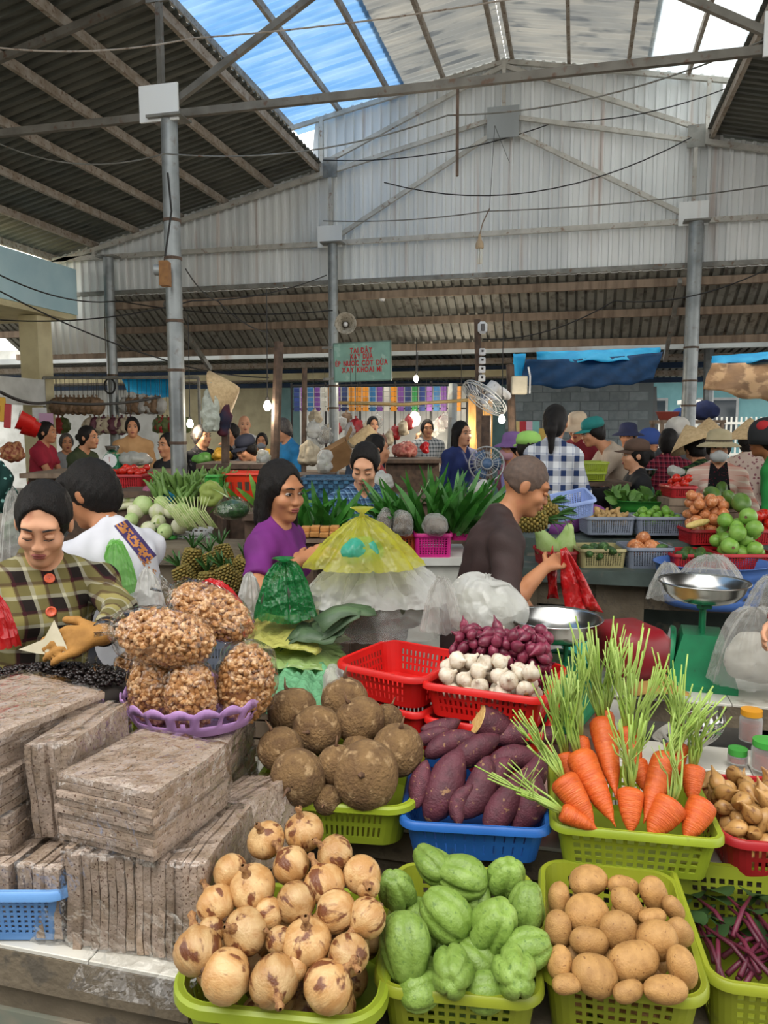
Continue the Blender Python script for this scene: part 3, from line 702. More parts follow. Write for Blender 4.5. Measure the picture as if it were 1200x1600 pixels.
for i, (x, y, s, a) in enumerate(JIC):
    p = PZ(x, y, (.735 if i < 9 else .715) + .00085 * (1235 - y)); t = T('jicama', lb[i], 'tuber', p, rdir(a, i), 'jicama tubers', scl=s / 2 / FPX * depth(p) / .053)
    link('tuber', ji_me[i % 4], m_jic, t); link('tap_root', tail_me, m_root, t)
m_sweet = M('purple sweet potato skin', '63303c', '4f2530', 40, .6, bump=.35, bsc=200, var=.14, c3='97714f', sc3=75, lo3=.64, hi3=.7); m_flesh = M('pale cut flesh', 'd8b878', 'c8a05c', 120, .6)
sw_me = [blob('sweet_potato', [(.003, -.09), (.012, -.083), (.024, -.06), (.031, -.03), (.033, 0), (.031, .03), (.025, .055), (.014, .078), (.003, .09)], 18, .006, 14, seed=s, bend=.016 * (s - 1)) for s in range(4)]
SWE = [(701,1161,88,36,.35),(695,1227,108,56,1.15),(657,1226,76,34,1.4),(716,1254,64,30,1.25),(747,1238,92,52,1.0),(787,1260,82,46,1.0),(829,1256,62,48,1.2),(829,1219,62,44,.6),(805,1184,96,40,.05),(741,1172,74,42,.5),(808,1146,80,38,.1),(858,1148,50,30,0),(675,1150,46,26,.3),(770,1215,70,40,.7),(690,1140,60,30,.2)]
lb = spots(SWE, 'purple sweet potato in blue basket')
for i, (x, y, ln, wd, a) in enumerate(SWE):
    p = PZ(x, y, .69 + .0008 * (1265 - y)); d = depth(p); axis = RT * math.cos(a) + UPV * math.sin(a) * .8 + Vector((0, .5, .15)) * math.sin(a)
    q = wd / FPX * d / .066; veg('sweet_potato', sw_me[i % 4], m_sweet, p, rdir(axis, i), (q, q, max(q * .8, ln / FPX * d / .18)), lb[i], 'sweet potato', 'sweet potatoes')
p = PZ(768, 1133, .80); t = T('sweet_potato', 'large purple sweet potato with one pale cut end, on top of the blue basket', 'sweet potato', p, rdir(RT * -.75 + UPV * .35 + FW * -.1))
q = [(.003, -.075), (.02, -.07), (.04, -.05), (.05, -.02), (.05, .01), (.043, .042)]
MB().lathe(q, 20).build('tuber', m_sweet, t, True); MB().lathe([(.042, .042), (.04, .0435), (.001, .0435)], 20).build('cut_face', m_flesh, t)
for i, (p, r) in enumerate(heap(BASK['chay'], 14, .042, .01, seed=6)):
    if p.z < .56: veg('chayote', ch_me[i % 4], m_chay, p, randrot(), .85, 'green chayote buried at the bottom of its basket', 'chayote', 'chayotes')
# carrots with stalks
m_carr = M('carrot skin', 'cf5f22', 'c05018', 25, .5, bump=.4, bsc=70, var=.08, c3='d87c44', sc3=60, lo3=.6, hi3=.75, stretch=(1, 1, 3)); m_stalk = M('carrot stalk', '9fbf52', 'b5cd74', 9, .5, trl=.2, var=.1); m_stcut = M('dry stalk tip', 'b8a86a', rough=.8)
ca_me = [blob('carrot_root', [(.006, .002), (.016, .0), (.021, -.008), (.022, -.02), (.021, -.045), (.018, -.08), (.014, -.11), (.008, -.135), (.003, -.15), (.0008, -.165)], 18, .0022, 30, seed=s) for s in range(3)]
CAR = [((940,1126),(962,1240),40,(-35,-150),11),((903,1177),(960,1284),46,(-20,-130),11),((878,1216),(929,1287),46,(-62,-95),10),((877,1268),(935,1292),30,(-115,-60),7),((985,1234),(985,1300),40,(0,-115),12),((1042,1182),(1006,1278),44,(62,-95),12),((980,1140),(996,1200),36,(0,-150),14),((1050,1254),(1012,1304),52,(18,-110),9),((1100,1254),(1068,1310),46,(30,-60),0),((1086,1206),(1083,1252),36,(30,-110),10),((882,1184),(890,1212),26,(-22,-130),12),((995,1196),(1012,1240),32,(25,-160),12),((945,1120),(950,1160),30,(20,-140),12),((1060,1170),(1058,1215),34,(-5,-140),12),((905,1160),(915,1200),30,(-10,-150),12)]
lb = spots([c[0] for c in CAR], 'orange carrot with green stalks in lime basket')
for i, (a, b, wd, sdir, ns) in enumerate(CAR):
    za = .70 + .0010 * (1300 - a[1]); A = PZ(*a, za); B = PZ(*b, .69 + .0010 * (1300 - b[1])) + Vector((0, -.015, 0)); d = depth(A)
    if i >= 9: A.y += .03; B.y += .04
    q = wd / FPX * d / .044; ln = max((A - B).length, .09)
    t = T('carrot', lb[i] if ns else 'orange carrot without stalks at the front right of the lime basket', 'carrot', A, (0, 0, 0), 'carrots' if ns else None)
    link('root', ca_me[i % 3], m_carr, t, rot=rdir(A - B, i), scl=(q, q, ln / .16))
    if ns:
        mb = MB(); S = (RT * sdir[0] - UPV * sdir[1]) / FPX * d
        rg = random.Random(i)
        for k in range(int(ns * 1.5)):
            e = S * rg.uniform(.72, 1.05) + RT * rg.uniform(-.05, .05) + Vector((rg.uniform(-.02, .02), rg.uniform(-.06, .09), rg.uniform(-.02, .02))); s0 = Vector((rg.uniform(-.007, .007), rg.uniform(-.007, .007), 0))
            md = e * .5 + RT * rg.uniform(-.008, .008) + (A - B).normalized() * .02; r0 = rg.uniform(.0017, .0029)
            mb.tube([s0, s0 * 2 + md * .35 + (A - B).normalized() * .012, md, e * .8, e], [r0 * 1.5, r0 * 1.15, r0, r0 * .9, r0 * .8], 5)
            if rg.random() < .4:
                e2 = md + RT * rg.uniform(-.04, .04) + UPV * rg.uniform(.03, .07); mb.tube([md, md.lerp(e2, .5), e2], [.0016, .0012, .0006], 4)
        mb.build('stalks', m_stalk, t, True)
# garlic and shallots
m_garl = M('garlic skin', 'd9cfbe', 'c8b8a0', 90, .5, bump=.15, bsc=60, var=.06, stretch=(1, 1, .3), c3='a5806a', sc3=120, lo3=.62, hi3=.75); m_shall = M('purple shallot skin', '7a2740', '601c32', 70, .4, var=.2, c3='a85c6e', sc3=120, lo3=.6, hi3=.72, stretch=(1, 1, .3)); m_pale = M('pale shallot skin', 'b98f56', 'a57a44', 60, .4, var=.12, c3='7d5530', sc3=120, stretch=(1, 1, .3))
ga_me = [blob('garlic_bulb', [(.004, -.019), (.014, -.018), (.024, -.008), (.026, .002), (.021, .013), (.012, .021), (.006, .027), (.0045, .036)], 24, .002, 30, 8, .12, s, rp=.5) for s in range(3)]
gr_me = MB().lathe([(.001, -.021), (.007, -.021), (.008, -.017)], 8).mesh('root_plate', True)
sh_me = [blob('shallot', [(.001, -.02), (.008, -.018), (.016, -.009), (.0175, .001), (.014, .012), (.007, .021), (.003, .03), (.002, .036)], 14, .002, 30, seed=s, sq=.85) for s in range(3)]
bz = BASK['garl']; G1 = 'garlic'; 
fill = MB().box((0, 0, .035), (bz['w'] * .84, bz['l'] * .84, .05)).v
for i, (p, r) in enumerate(heap(bz, 34, .0245, .04, y0=-1, y1=-.12, seed=8, rv=.1)):
    t = T('garlic_bulb', 'white garlic bulb in the front half of the red basket', 'garlic', p, (random.uniform(-1.2, 1.2), random.uniform(-1.2, 1.2), i), 'garlic bulbs'); link('bulb', ga_me[i % 3], m_garl, t); link('root_plate', gr_me, m_husk, t)
for i, (p, r) in enumerate(heap(bz, 150, .017, .075, y0=.0, y1=1, seed=9)):
    veg('shallot', sh_me[i % 3], m_shall, p, randrot(), r / .0165, 'small purple shallot in the back half of the red basket', 'shallot', 'purple shallots')
for x, y in ((732, 996), (785, 993)):
    t = T('garlic_bulb', 'white garlic bulb lying on top of the purple shallots', 'garlic', PZ(x, y, .955), (.3, .2, x), 'garlic on the shallots'); link('bulb', ga_me[x % 3], m_garl, t); link('root_plate', gr_me, m_husk, t)
for i, (p, r) in enumerate(heap(BASK['shal'], 110, .021, .01, seed=12)):
    veg('shallot', sh_me[i % 3], m_pale, p, randrot(), r / .0165, 'small pale brown shallot in the dark red basket at right', 'shallot', 'pale shallots')
# red stemmed greens in the corner basket
m_leafd = M('dark leaf', '2f4a28', '3d5c30', 12, .5, trl=.2); m_rstem = M('red stem', '4d1428', '661c36', 12, .5)
q = BASK['beet']; g = T('leaf_bunch', 'bunch of greens with dark red stems in the corner basket', 'greens', (q['c'].x, q['c'].y, q['c'].z + .02), q['rz'])
for k in range(30):
    a = random.uniform(-1.2, 1.2); s = Vector((random.uniform(-.09, .09), random.uniform(-.14, .02), .03 + random.random() * .05)); e = s + Vector((math.sin(a) * .13, math.cos(a) * .14, random.uniform(0, .03)))
    MB().tube([s, s.lerp(e, .5) + Vector((0, 0, .015)), e], [.006, .005, .003], 6).build('stem', m_rstem, g, True)
    lf = MB(); ln = random.uniform(.06, .09); nrm = Vector((random.uniform(-.5, .5), random.uniform(-.5, .5), 1)); sd_ = (e - s).cross(nrm).normalized(); fw_ = (e - s).normalized()
    vs = [e + fw_ * (ln * i / 5) + sd_ * j * .035 * math.sin(PI * min(1, (i + .6) / 5.6)) + Vector((0, 0, .01 * nz((i, j, k)) - .002 * i * i + .008 * abs(j))) for i in range(6) for j in (-1, 0, 1)]
    lf.add(vs, [(3 * i + j, 3 * i + j + 1, 3 * i + j + 4, 3 * i + j + 3) for i in range(5) for j in (0, 1)]).build('leaf', m_leafd, g, True)
# ------------------------------------------------------------------ rice paper packs in film
m_rice = M('speckled rice paper', 'ae9b8c', '97836f', 20, .85, bump=.5, bsc=90, c3='5d4032', sc3=190, lo3=.61, hi3=.645, var=.14)
f_clear = film('clear wrap', 'f4f4f4', .965, .1, 13, .65, 0, .8, True)
def wrapmesh(a, b, c, seed, cr=.006):
    n = 9; bm = bmesh.new(); bmesh.ops.create_cube(bm, size=1); bmesh.ops.subdivide_edges(bm, edges=bm.edges[:], cuts=n, use_grid_fill=True)
    for v in bm.verts:
        p = Vector((v.co.x * (a + .012), v.co.y * (b + .012), v.co.z * (c + .012))); q = Vector((p.x / a, p.y / b, p.z / c))
        ln = max(abs(t) for t in q); rn = q.length; p *= 1 - .10 * max(0, rn / ln - 1.2)
        d = cr * (1.7 * abs(nz(p, 26, seed)) + .6 * nz(p, 60, seed)); v.co = p + q.normalized() * d
    me = bpy.data.meshes.new('wrap'); bm.to_mesh(me); bm.free(); me.polygons.foreach_set('use_smooth', np.ones(len(me.polygons), bool)); return me
def pack(c, dims, axis, ns, label, rot=(0, 0, 0), seed=0):
    """dims full size; sheets are stacked along axis (0/1/2); c = centre"""
    t = T('rice_paper_pack', label, 'pack', c, rot, 'rice paper packs'); rg = random.Random(seed)
    th = dims[axis] / ns; sd_ = [d for d in dims]; sd_[axis] = th * .9
    bm = bmesh.new(); bmesh.ops.create_cube(bm, size=1); bmesh.ops.subdivide_edges(bm, edges=[e for e in bm.edges], cuts=4, use_grid_fill=True)
    for v in bm.verts: v.co = Vector((v.co.x * sd_[0], v.co.y * sd_[1], v.co.z * sd_[2]))
    for v in bm.verts:
        o = [0, 0, 0]; o[axis] = .006 * nz(v.co, 14, seed); v.co += Vector(o)
        for k in range(3):
            if k != axis: v.co[k] += .004 * nz(v.co, 40, seed + k)
    me = bpy.data.meshes.new('paper_sheet'); bm.to_mesh(me); bm.free(); me.polygons.foreach_set('use_smooth', np.ones(len(me.polygons), bool)); me.set_sharp_from_angle(angle=R(50))
    for k in range(ns):
        o = Vector((0, 0, 0)); o[axis] = -dims[axis] / 2 + th * (k + .5)
        for j in range(3):
            if j != axis: o[j] = rg.uniform(-.005, .005)
        link('paper_sheet', me, m_rice, t, o)
    link('plastic_wrap', wrapmesh(*dims, seed), f_clear, t)
    return t
pack((-.862, 1.385, .858), (.235, .25, .14), 2, 9, 'large flat film-wrapped rice paper pack lying on top of two upright packs', (0, 0, R(-9)), 1)
pack((-.905, 1.365, .683), (.15, .22, .2), 0, 8, 'upright film-wrapped rice paper pack next to the light blue basket', (0, 0, R(4)), 2)
pack((-.75, 1.385, .683), (.145, .24, .2), 0, 9, 'upright film-wrapped rice paper pack next to the onions', (0, 0, R(2)), 3)
pack((-1.07, 1.46, .86), (.1, .25, .2), 0, 6, 'film-wrapped rice paper pack standing on edge at left of the large flat pack', (0, R(-4), R(4)), 4)
pack((-1.275, 1.47, .945), (.27, .32, .085), 2, 5, 'pale film-wrapped rice paper pack, topmost at the left edge', (0, R(3), R(-12)), 5)
pack((-1.245, 1.40, .86), (.22, .25, .08), 2, 5, 'film-wrapped rice paper pack, second from the top at the left edge', (0, 0, R(-4)), 6)
pack((-1.245, 1.40, .775), (.22, .25, .08), 2, 5, 'film-wrapped rice paper pack, third from the top at the left edge', (0, 0, R(5)), 7)
pack((-1.16, 1.33, .665), (.13, .17, .14), 0, 6, 'film-wrapped rice paper pack standing in the light blue basket, left one', (0, 0, 0), 8)
pack((-1.03, 1.335, .665), (.1, .17, .15), 0, 5, 'film-wrapped rice paper pack standing in the light blue basket, right one', (0, 0, 0), 9)
pack((-.955, 1.77, .80), (.25, .24, .10), 2, 6, 'film-wrapped rice paper pack under the lilac tray', (0, 0, R(8)), 10)
pack((-.74, 1.62, .67), (.15, .2, .17), 0, 7, 'film-wrapped rice paper pack between the large flat pack and the tubers', (0, R(-12), R(-14)), 11)
pack((-.955, 1.77, .665), (.25, .24, .16), 2, 8, 'film-wrapped rice paper pack at the bottom beneath the lilac tray', (0, 0, R(2)), 12)
tag(MB().add(*(lambda g: ([(x, y, .004 + .012 * abs(nz((x * 9, y * 9, 0), 1, 3))) if y > 0 else (x, y, .004 + y * .55 + .01 * nz((x * 20, y * 20, 1))) for (x, y) in g[0]], g[1]))(([(i * .025 - .12, j * .02 - .06) for i in range(11) for j in range(8)], [(i * 8 + j, (i + 1) * 8 + j, (i + 1) * 8 + j + 1, i * 8 + j + 1) for i in range(10) for j in range(7)]))).build('plastic_scrap', f_clear, None, True, loc=(-.80, 1.235, .582)), 'loose flap of clear film hanging over the counter edge', 'plastic film')
# ------------------------------------------------------------------ lilac tray and peanut bags
f_bag = film('clear bag', 'f4f2ee', .965, .1, 13, .6, 0, .9, True)
m_nut = M('peanut', 'b9854f', '9c6a3a', 60, .6, var=.0, c3='d8b083', sc3=70, lo3=.52, hi3=.56)
tr = T('tray', 'lilac oval tray with a scalloped cut-out rim under the peanut bags', 'tray', (-.955, 1.775, .856), R(14))
vs, fs = [], []; n = 96
for j, (rf, z) in enumerate([(.76, 0), (.80, .004), (.86, .02), (.9, .032), (.94, .045), (.975, .058), (1.0, .068)]):
    for k in range(n):
        a = 2 * PI * k / n; zz = z + (.016 * abs(math.sin(a * 9)) if j == 6 else 0); vs.append((.19 * rf * math.cos(a), .158 * rf * math.sin(a), zz))
for j in range(6):
    for k in range(n):
        ph = (k * 18 / n) % 1
        if j in (3, 4) and .16 < ph < .84 and not (j == 3 and .44 < ph < .56): continue
        fs.append((j * n + k, j * n + (k + 1) % n, (j + 1) * n + (k + 1) % n, (j + 1) * n + k))
fs.append(tuple(range(n - 1, -1, -1))); thick(MB().add(vs, fs).build('body', P_LILAC, tr, True), .003)
def nutmesh(rx, ry, rz, n, seed):
    rg = random.Random(seed); mb = MB(); mb.sph((0, 0, rz * .95), (rx * .86, ry * .86, rz * .84), 14, 9)
    for _ in range(n):
        v = Vector((rg.gauss(0, 1), rg.gauss(0, 1), rg.gauss(0, 1))).normalized(); q = rg.uniform(.86, .97)
        mb.sph((v.x * rx * q, v.y * ry * q, rz * .95 + v.z * rz * q), (.0098, .0075, .005) if rg.random() < .6 else (.011, .0066, .0066), 6, 4, rot=(rg.uniform(0, 6), rg.uniform(0, 6), 0))
    me = mb.mesh('peanuts', True); return me
def nutbag(p, r, rot, label, seed, n=640, knot=.03, group='peanut bags', name='peanut_bag'):
    t = T(name, label, 'bag', p, rot, group); tag(link('peanuts', nutmesh(*r, n, seed), m_nut, t), kind='stuff')
    link('film', sheetbag(r[0] * 1.1, r[1] * 1.1, r[2] * 1.06, .010, 24, seed, knot * 1.5, 40, 26, .65, .92, .03), f_bag, t); return t
nutbag((-1.03, 1.72, .862), (.066, .058, .092), (0, R(-6), 0), 'upright clear bag of peanuts at the left of the lilac tray', 1)
nutbag((-.925, 1.70, .862), (.062, .055, .09), (0, 0, .3), 'upright clear bag of peanuts in the middle of the lilac tray', 2)
nutbag((-.825, 1.79, .862), (.075, .065, .105), (0, R(5), .8), 'upright clear bag of peanuts at the right of the lilac tray', 3)
nutbag((-.87, 1.715, 1.085), (.068, .066, .13), (0, R(-84), R(6)), 'clear bag of peanuts lying across the top of the upright bags', 4, 900)
nutbag((-.82, 1.83, 1.09), (.062, .06, .12), (0, R(-66), R(2)), 'clear bag of peanuts behind the topmost bag, pointed corner up', 5, 760)
for k, (x, y, z, s) in enumerate([(150, 1065, .93, .8), (178, 1080, .90, .75), (195, 1045, .93, .8), (160, 1105, .86, .7)]):
    nutbag(PZ(x, y, z) - Vector((0, 0, .045)), (.048 * s, .045 * s, .055 * s), (R(8), R(6 * k), k), ('small knotted clear bag of peanuts beside the olive basket, rearmost left', 'small knotted clear bag of peanuts beside the olive basket, lower middle', 'small knotted clear bag of peanuts touching the lilac tray', 'small knotted clear bag of peanuts right above the upright pack')[k], 20 + k, 200, .02, 'small peanut bags')
m_chil = M('orange sauce', 'b8481e', '9a3514', 12, .3)
for k, (x, y) in enumerate([(186, 1112), (208, 1100)]):
    t = T('sauce_bag', ('small knotted bag of orange sauce, left one by the olive basket', 'small knotted bag of orange sauce, right one by the lilac tray')[k], 'bag', PZ(x, y, .85) - Vector((0, 0, .03)), k, 'sauce bags')
    link('sauce', blob('sauce', ellprof(.026, .05), 14, .003, 30), m_chil, t, (0, 0, .028)); link('film', sheetbag(.029, .029, .03, .004, 40, k, .02, 16, 10), f_bag, t)
# ------------------------------------------------------------------ people
def skinm(k): 
    c = {'a': ('c08a68', 'b07a58'), 'b': ('b07a56', '9f6a48'), 'c': ('d09c7c', 'c08a68'), 'd': ('94613f', '865434')}[k]
    return M('skin ' + k, c[0], c[1], 9, .5, c3='a8644c', sc3=14, lo3=.62, hi3=.85, spec=.35)
m_hair = M('black hair', '0b0908', '17110f', 60, .5, bump=.6, bsc=160, stretch=(3, 3, .4), spec=.25); m_hairg = M('grey hair', '3a3533', '57504c', 60, .5, bump=.5, bsc=120); m_shave = M('shaved stubble', '4f4038', '5c4a3f', 60, .7)
m_eyew = M('eye white', 'a89f96', rough=.25); m_iris = M('dark iris', '1a0f0b', rough=.15); m_lip = M('lips', '8f4a42', '7f3d38', 40, .4); m_brow = M('eyebrow', '1d1613', rough=.8)
def ik(a, b, l1, l2, hint):
    a, b = Vector(a), Vector(b); d = b - a; L_ = min(d.length, (l1 + l2) * .995); d.normalize()
    x = (l1 * l1 - l2 * l2 + L_ * L_) / (2 * L_); h = math.sqrt(max(0, l1 * l1 - x * x)); hv = Vector(hint); hv -= d * hv.dot(d); hv.normalize()
    return a + d * x + hv * h, a + d * L_
def hand(S, w_, d, nrm, side, curl=.5, sc_=1., k=.006):
    """palm, four unequal bent fingers, thumb from the side of the palm"""
    d = Vector(d).normalized(); nrm = Vector(nrm); nrm = (nrm - d * nrm.dot(d)).normalized(); s_ = d.cross(nrm) * side
    for j in range(4): S.cap(w_, w_ + d * .08 * sc_ + s_ * ((j - 1.5) * .02 * sc_), .017 * sc_, .0125 * sc_, k=.012)
    for j, ln in enumerate((.9, 1.0, .93, .74)):
        p = w_ + d * .085 * sc_ + s_ * ((j - 1.5) * .0205 * sc_); dd = d
        for q, l_ in enumerate((.036, .026, .02)):
            dd = (dd + nrm * curl * (.5 + .35 * q)).normalized(); e = p + dd * l_ * ln * sc_; S.cap(p, e, (.0095 - .0008 * q) * sc_, (.009 - .0008 * q) * sc_, k=k); p = e
    p = w_ + d * .028 * sc_ - s_ * .026 * sc_; dd = (d * .65 - s_ * .8 + nrm * .35).normalized()
    for q, l_ in enumerate((.038, .03)):
        e = p + dd * l_ * sc_; S.cap(p, e, .012 * sc_, .0098 * sc_, k=k); p = e; dd = (dd + d * .5 + nrm * curl * .5).normalized()
PERS = {}
def person(label, hp, face=0, s=1., pose='stand', lean=0., leanx=0., head=(0, 0, 0), wl=None, wr=None, shirt=None, sleeve='short', pants=None, skin='a', hair='bun', hairm=None, hat=None, hatm=None, hatm2=None,
           near=False, man=False, sh=.152, eyes='open', neck='round', tl=.46, glove=False, hd=None, legs=True, build=1., hint=(.5, .6, -.5), curl=.5, hem=-.13, mask=None, collar=None, name='person', cols=None):
    hw = PD(*hp); rh = hw - CAM; rz = math.atan2(-rh.x, rh.y) + R(face)
    tl = tl * (1.06 if man else 1); sh = sh * (1.12 if man else 1)
    zn = math.sqrt(max(.01, tl * tl - lean * lean - leanx * leanx)); nk = .15
    HR = Euler((R(head[1]), R(head[2]), R(head[0])), 'XYZ').to_matrix(); fwd = Vector((0, -1, 0))
    nup = Vector((leanx * .5, -lean * .6 - .02 - .03 * math.sin(R(max(0, head[1]))), nk)); hip = hw.z / s - zn - nup.z
    pel = Vector((0, 0, hip)); nb = pel + Vector((leanx, -lean, zn)); hc = nb + nup
    loc = Vector((hw.x, hw.y, 0)) - Matrix.Rotation(rz, 3, 'Z') @ Vector((hc.x, hc.y, 0)) * s
    t = T(name, label, 'person', loc, rz, scl=s); sk = skinm(skin)
    H = lambda x, y, z: hc + HR @ Vector((x, y, z))
    shl = [nb + Vector((q * sh, .005, -.07)) for q in (-1, 1)]          # -1 = person's right
    hips = [pel + Vector((q * .085, 0, -.03)) for q in (-1, 1)]
    W = [Vector(q) if q and q[0] != 'px' else None for q in (wr, wl)]; E_, WR = [], []
    for i, q in enumerate((-1, 1)):
        wi = (wr, wl)[i]
        tgt = Matrix.Rotation(-rz, 3, 'Z') @ (PD(*wi[1:]) - loc) / s if wi and wi[0] == 'px' else nb + W[i] if W[i] is not None else shl[i] + Vector((q * .05, -.06, -.49))
        e, w_ = ik(shl[i], tgt, .27, .24, (q * hint[0], hint[1], hint[2])); E_.append(e); WR.append(w_)
    KN, AN = [], []
    for i, q in enumerate((-1, 1)):
        if pose == 'stand': an = Vector((hips[i].x * 1.05, .0, .07)); kn, _ = ik(hips[i], an, max(.40, hip * .505), max(.40, hip * .505), (0, -1, 0)); 
        else:
            kn = hips[i] + Vector((q * .05, -.38, .03)); an = kn + Vector((0, .04, -min(.4, hip - .1)))
        KN.append(kn); AN.append(an)
    pts = [pel, nb, H(0, 0, .13), H(0, -.12, 0), H(0, .12, 0)] + shl + E_ + WR + [w_ + (w_ - e).normalized() * .2 for w_, e in zip(WR, E_)] + (KN + AN + [a + Vector((0, -.22, -.06)) for a in AN] if legs else [pel - Vector((0, 0, .2))])
    lo = [min(p[i] for p in pts) - .16 for i in range(3)]; hi = [max(p[i] for p in pts) + .16 for i in range(3)]
    if near: lo2 = [hc[i] - .14 for i in range(3)]; hi2 = [hc[i] + .14 for i in range(3)]; fine = [(lo2, hi2, .0046)] + [([w_[i] - .13 for i in range(3)], [w_[i] + .13 for i in range(3)], .0078) for w_ in WR]; h = .0125
    else: fine = [([hc[i] - .13 for i in range(3)], [hc[i] + .13 for i in range(3)], .0105)]; h = .019
    bw = build
    def torso(S, g=0., k=.05):
        S.ell(pel, (.148 * bw + g, .108 * bw + g, .125 + g), k); S.ell(pel.lerp(nb, .35), (.128 * bw + g, .098 * bw + g, .15 + g), k); S.ell(pel.lerp(nb, .68) + Vector((0, .005, 0)), ((.15 if man else .138) * bw + g, .1 * bw + g, .155 + g), k)
        S.cap(shl[0], shl[1], .052 + g * .8, k=k); 
        for q in shl: S.cap(nb + Vector((0, .01, .02)), q, .043 + g * .5, .05 + g * .5, k=.04)
        if not man:
            for q in (-1, 1): S.ell(pel.lerp(nb, .66) + Vector((q * .062, -.075 * bw, 0)), (.055 + g * .5,) * 3, .05)
    S = SDF(lo, hi, h, fine); torso(S)
    S.cap(nb - Vector((0, 0, .03)), H(0, .02, -.05), .054, .048, k=.03)
    for i, q in enumerate((-1, 1)):
        S.cap(shl[i], E_[i], .047 * bw, .037 * bw, k=.03); S.cap(E_[i], E_[i].lerp(WR[i], .35), .037 * bw, .038 * bw, k=.015); S.cap(E_[i].lerp(WR[i], .35), WR[i], .038 * bw, .025, k=.015)
        dd = (WR[i] - E_[i]).normalized(); hand(S, WR[i], Vector(hd) if hd and i else dd + Vector((0, -.15, -.25)), Vector((0, .8, -.6)) if hd and i else Vector((-q * .8, -.2, -.5)), q, curl, .95)
        if legs:
            S.cap(hips[i], KN[i], .083 * bw, .058, k=.04); S.cap(KN[i], KN[i].lerp(AN[i], .4), .056, .05, k=.02); S.cap(KN[i].lerp(AN[i], .4), AN[i], .05, .034, k=.02); S.cap(AN[i] + Vector((0, .03, -.035)), AN[i] + Vector((0, -.15, -.045)), .033, .028, k=.02)
    # head
    S.ell(H(0, .018, .03), (.0745, .092, .094), .02, Rm=HR); S.ell(H(0, -.028, -.045), (.0575, .06, .07), .03, Rm=HR); S.ell(H(0, -.062, -.096), (.026, .024, .02), .025, Rm=HR)
    for q in (-1, 1):
        S.ell(H(q * .036, -.062, -.028), (.027, .025, .024), .02, Rm=HR); S.ell(H(q * .076, .012, -.005), (.011, .02, .031), .008, Rm=HR)
        S.ell(H(q * .031, -.101, .006), (.017, .012, .010), .014, 's', HR); S.ell(H(q * .026, -.072, .03), (.024, .016, .011), .03, Rm=HR)
        S.ell(H(q * .011, -.096, -.033), (.0085, .009, .0075), .008, Rm=HR)
    S.cap(H(0, -.083, .012), H(0, -.0990, -.029), .0065, .0105, k=.014); S.ell(H(0, -.086, -.060), (.026, .013, .014), .012, Rm=HR)
    me = S.mesh('body'); link('body', me, sk, t)
    # eyes, brows, lips
    for q in (-1, 1):
        if eyes == 'open':
            o = MB(); o.sph(H(q * .031, -.0795, .005), (.0135, .0115, .0068), 12, 8, HR.to_euler()); o.cur = 1; o.sph(H(q * .031, -.0868, .005), (.0066, .0055, .0064), 10, 6, HR.to_euler()); o.build('eye', [m_eyew, m_iris], t, True)
        else: MB().sph(H(q * .031, -.083, .004), (.0145, .0115, .0095), 12, 8, HR.to_euler()).build('eyelid', sk, t, True)
        MB().tube([H(q * .016, -.0945, .006 if eyes == 'open' else -.002), H(q * .031, -.0965, .0125 if eyes == 'open' else -.0035), H(q * .046, -.0875, .007 if eyes == 'open' else -.001)], [.0012, .002, .001], 5).build('eyelashes', m_brow, t)
        MB().tube([H(q * .015, -.0955, .028), H(q * .032, -.0945, .033), H(q * .05, -.082, .029)], [.003, .0036, .0012], 6).build('eyebrow', m_brow, t)
    o = MB(); o.sph(H(0, -.0955, -.0565), (.0225, .007, .0052), 12, 6, HR.to_euler()); o.sph(H(0, -.0945, -.0655), (.0195, .007, .006), 12, 6, HR.to_euler()); o.build('lips', m_lip, t, True)
    # hair
    hm = hairm or m_hair
    if hair != 'bald':
        long_ = hair == 'long'; hl = [hc[i] - .26 for i in range(3)]; hh = [hc[i] + .26 for i in range(3)]; S = SDF(hl, hh, .008 if near else .012)
        g = {'shave': .003}.get(hair, .009)
        S.ell(H(0, .02, .03), (.0755 + g, .094 + g, .096 + g), .01, Rm=HR)
        if hair != 'shave': S.ell(H(0, .05, -.03), (.07, .062, .075), .02, Rm=HR)
        if hair == 'bun': S.ell(H(0, .125, .005), (.042, .036, .042), .015, Rm=HR)
        if hair == 'pony': S.cap(H(0, .11, .02), H(0, .145, -.05), .03, .034, k=.02); S.cap(H(0, .145, -.05), H(0, .13, -.2), .034, .018, k=.02)
        if long_:
            S.ell(H(0, .055, -.09), (.088, .055, .13), .03, Rm=HR)
            for q in (-1, 1): S.cap(H(q * .074, .01, .01), H(q * .078, .005, -.17), .026, .024, k=.02)
        if hair in ('short', 'bob'): 
            for q in (-1, 1): S.ell(H(q * .07, .02, .0), (.022, .04, .05), .02, Rm=HR)
        if hair == 'fringe': S.ell(H(0, -.06, .075), (.07, .04, .035), .02, Rm=HR); S.ell(H(0, .05, -.01), (.085, .07, .085), .02, Rm=HR)
        wide = {'long': .062, 'shave': .09, 'bun': .073, 'pony': .073}.get(hair, .068)
        S.ell(H(0, -.10, -.035 if hair != 'shave' else -.06), (wide, .093 if not long_ else .085, .13 if hair != 'shave' else .112), .012, 's', HR)
        if hair == 'shave': S.cut(H(0, .05, -.035), HR @ Vector((0, .5, -1)))
        S.wob(.0022, 120 if near else 70); link('hair', S.mesh('hair'), hm, t)
    # clothes
    def arms(S, f, r0, r1):
        for i in range(2):
            if f <= 1: S.cap(shl[i], shl[i].lerp(E_[i], f), r0, r1, k=.03, flat=True)
            else:
                S.cap(shl[i], E_[i], r0, (r0 + r1) / 2, k=.03); S.cap(E_[i], E_[i].lerp(WR[i], f - 1), (r0 + r1) / 2, r1, k=.02, flat=True)
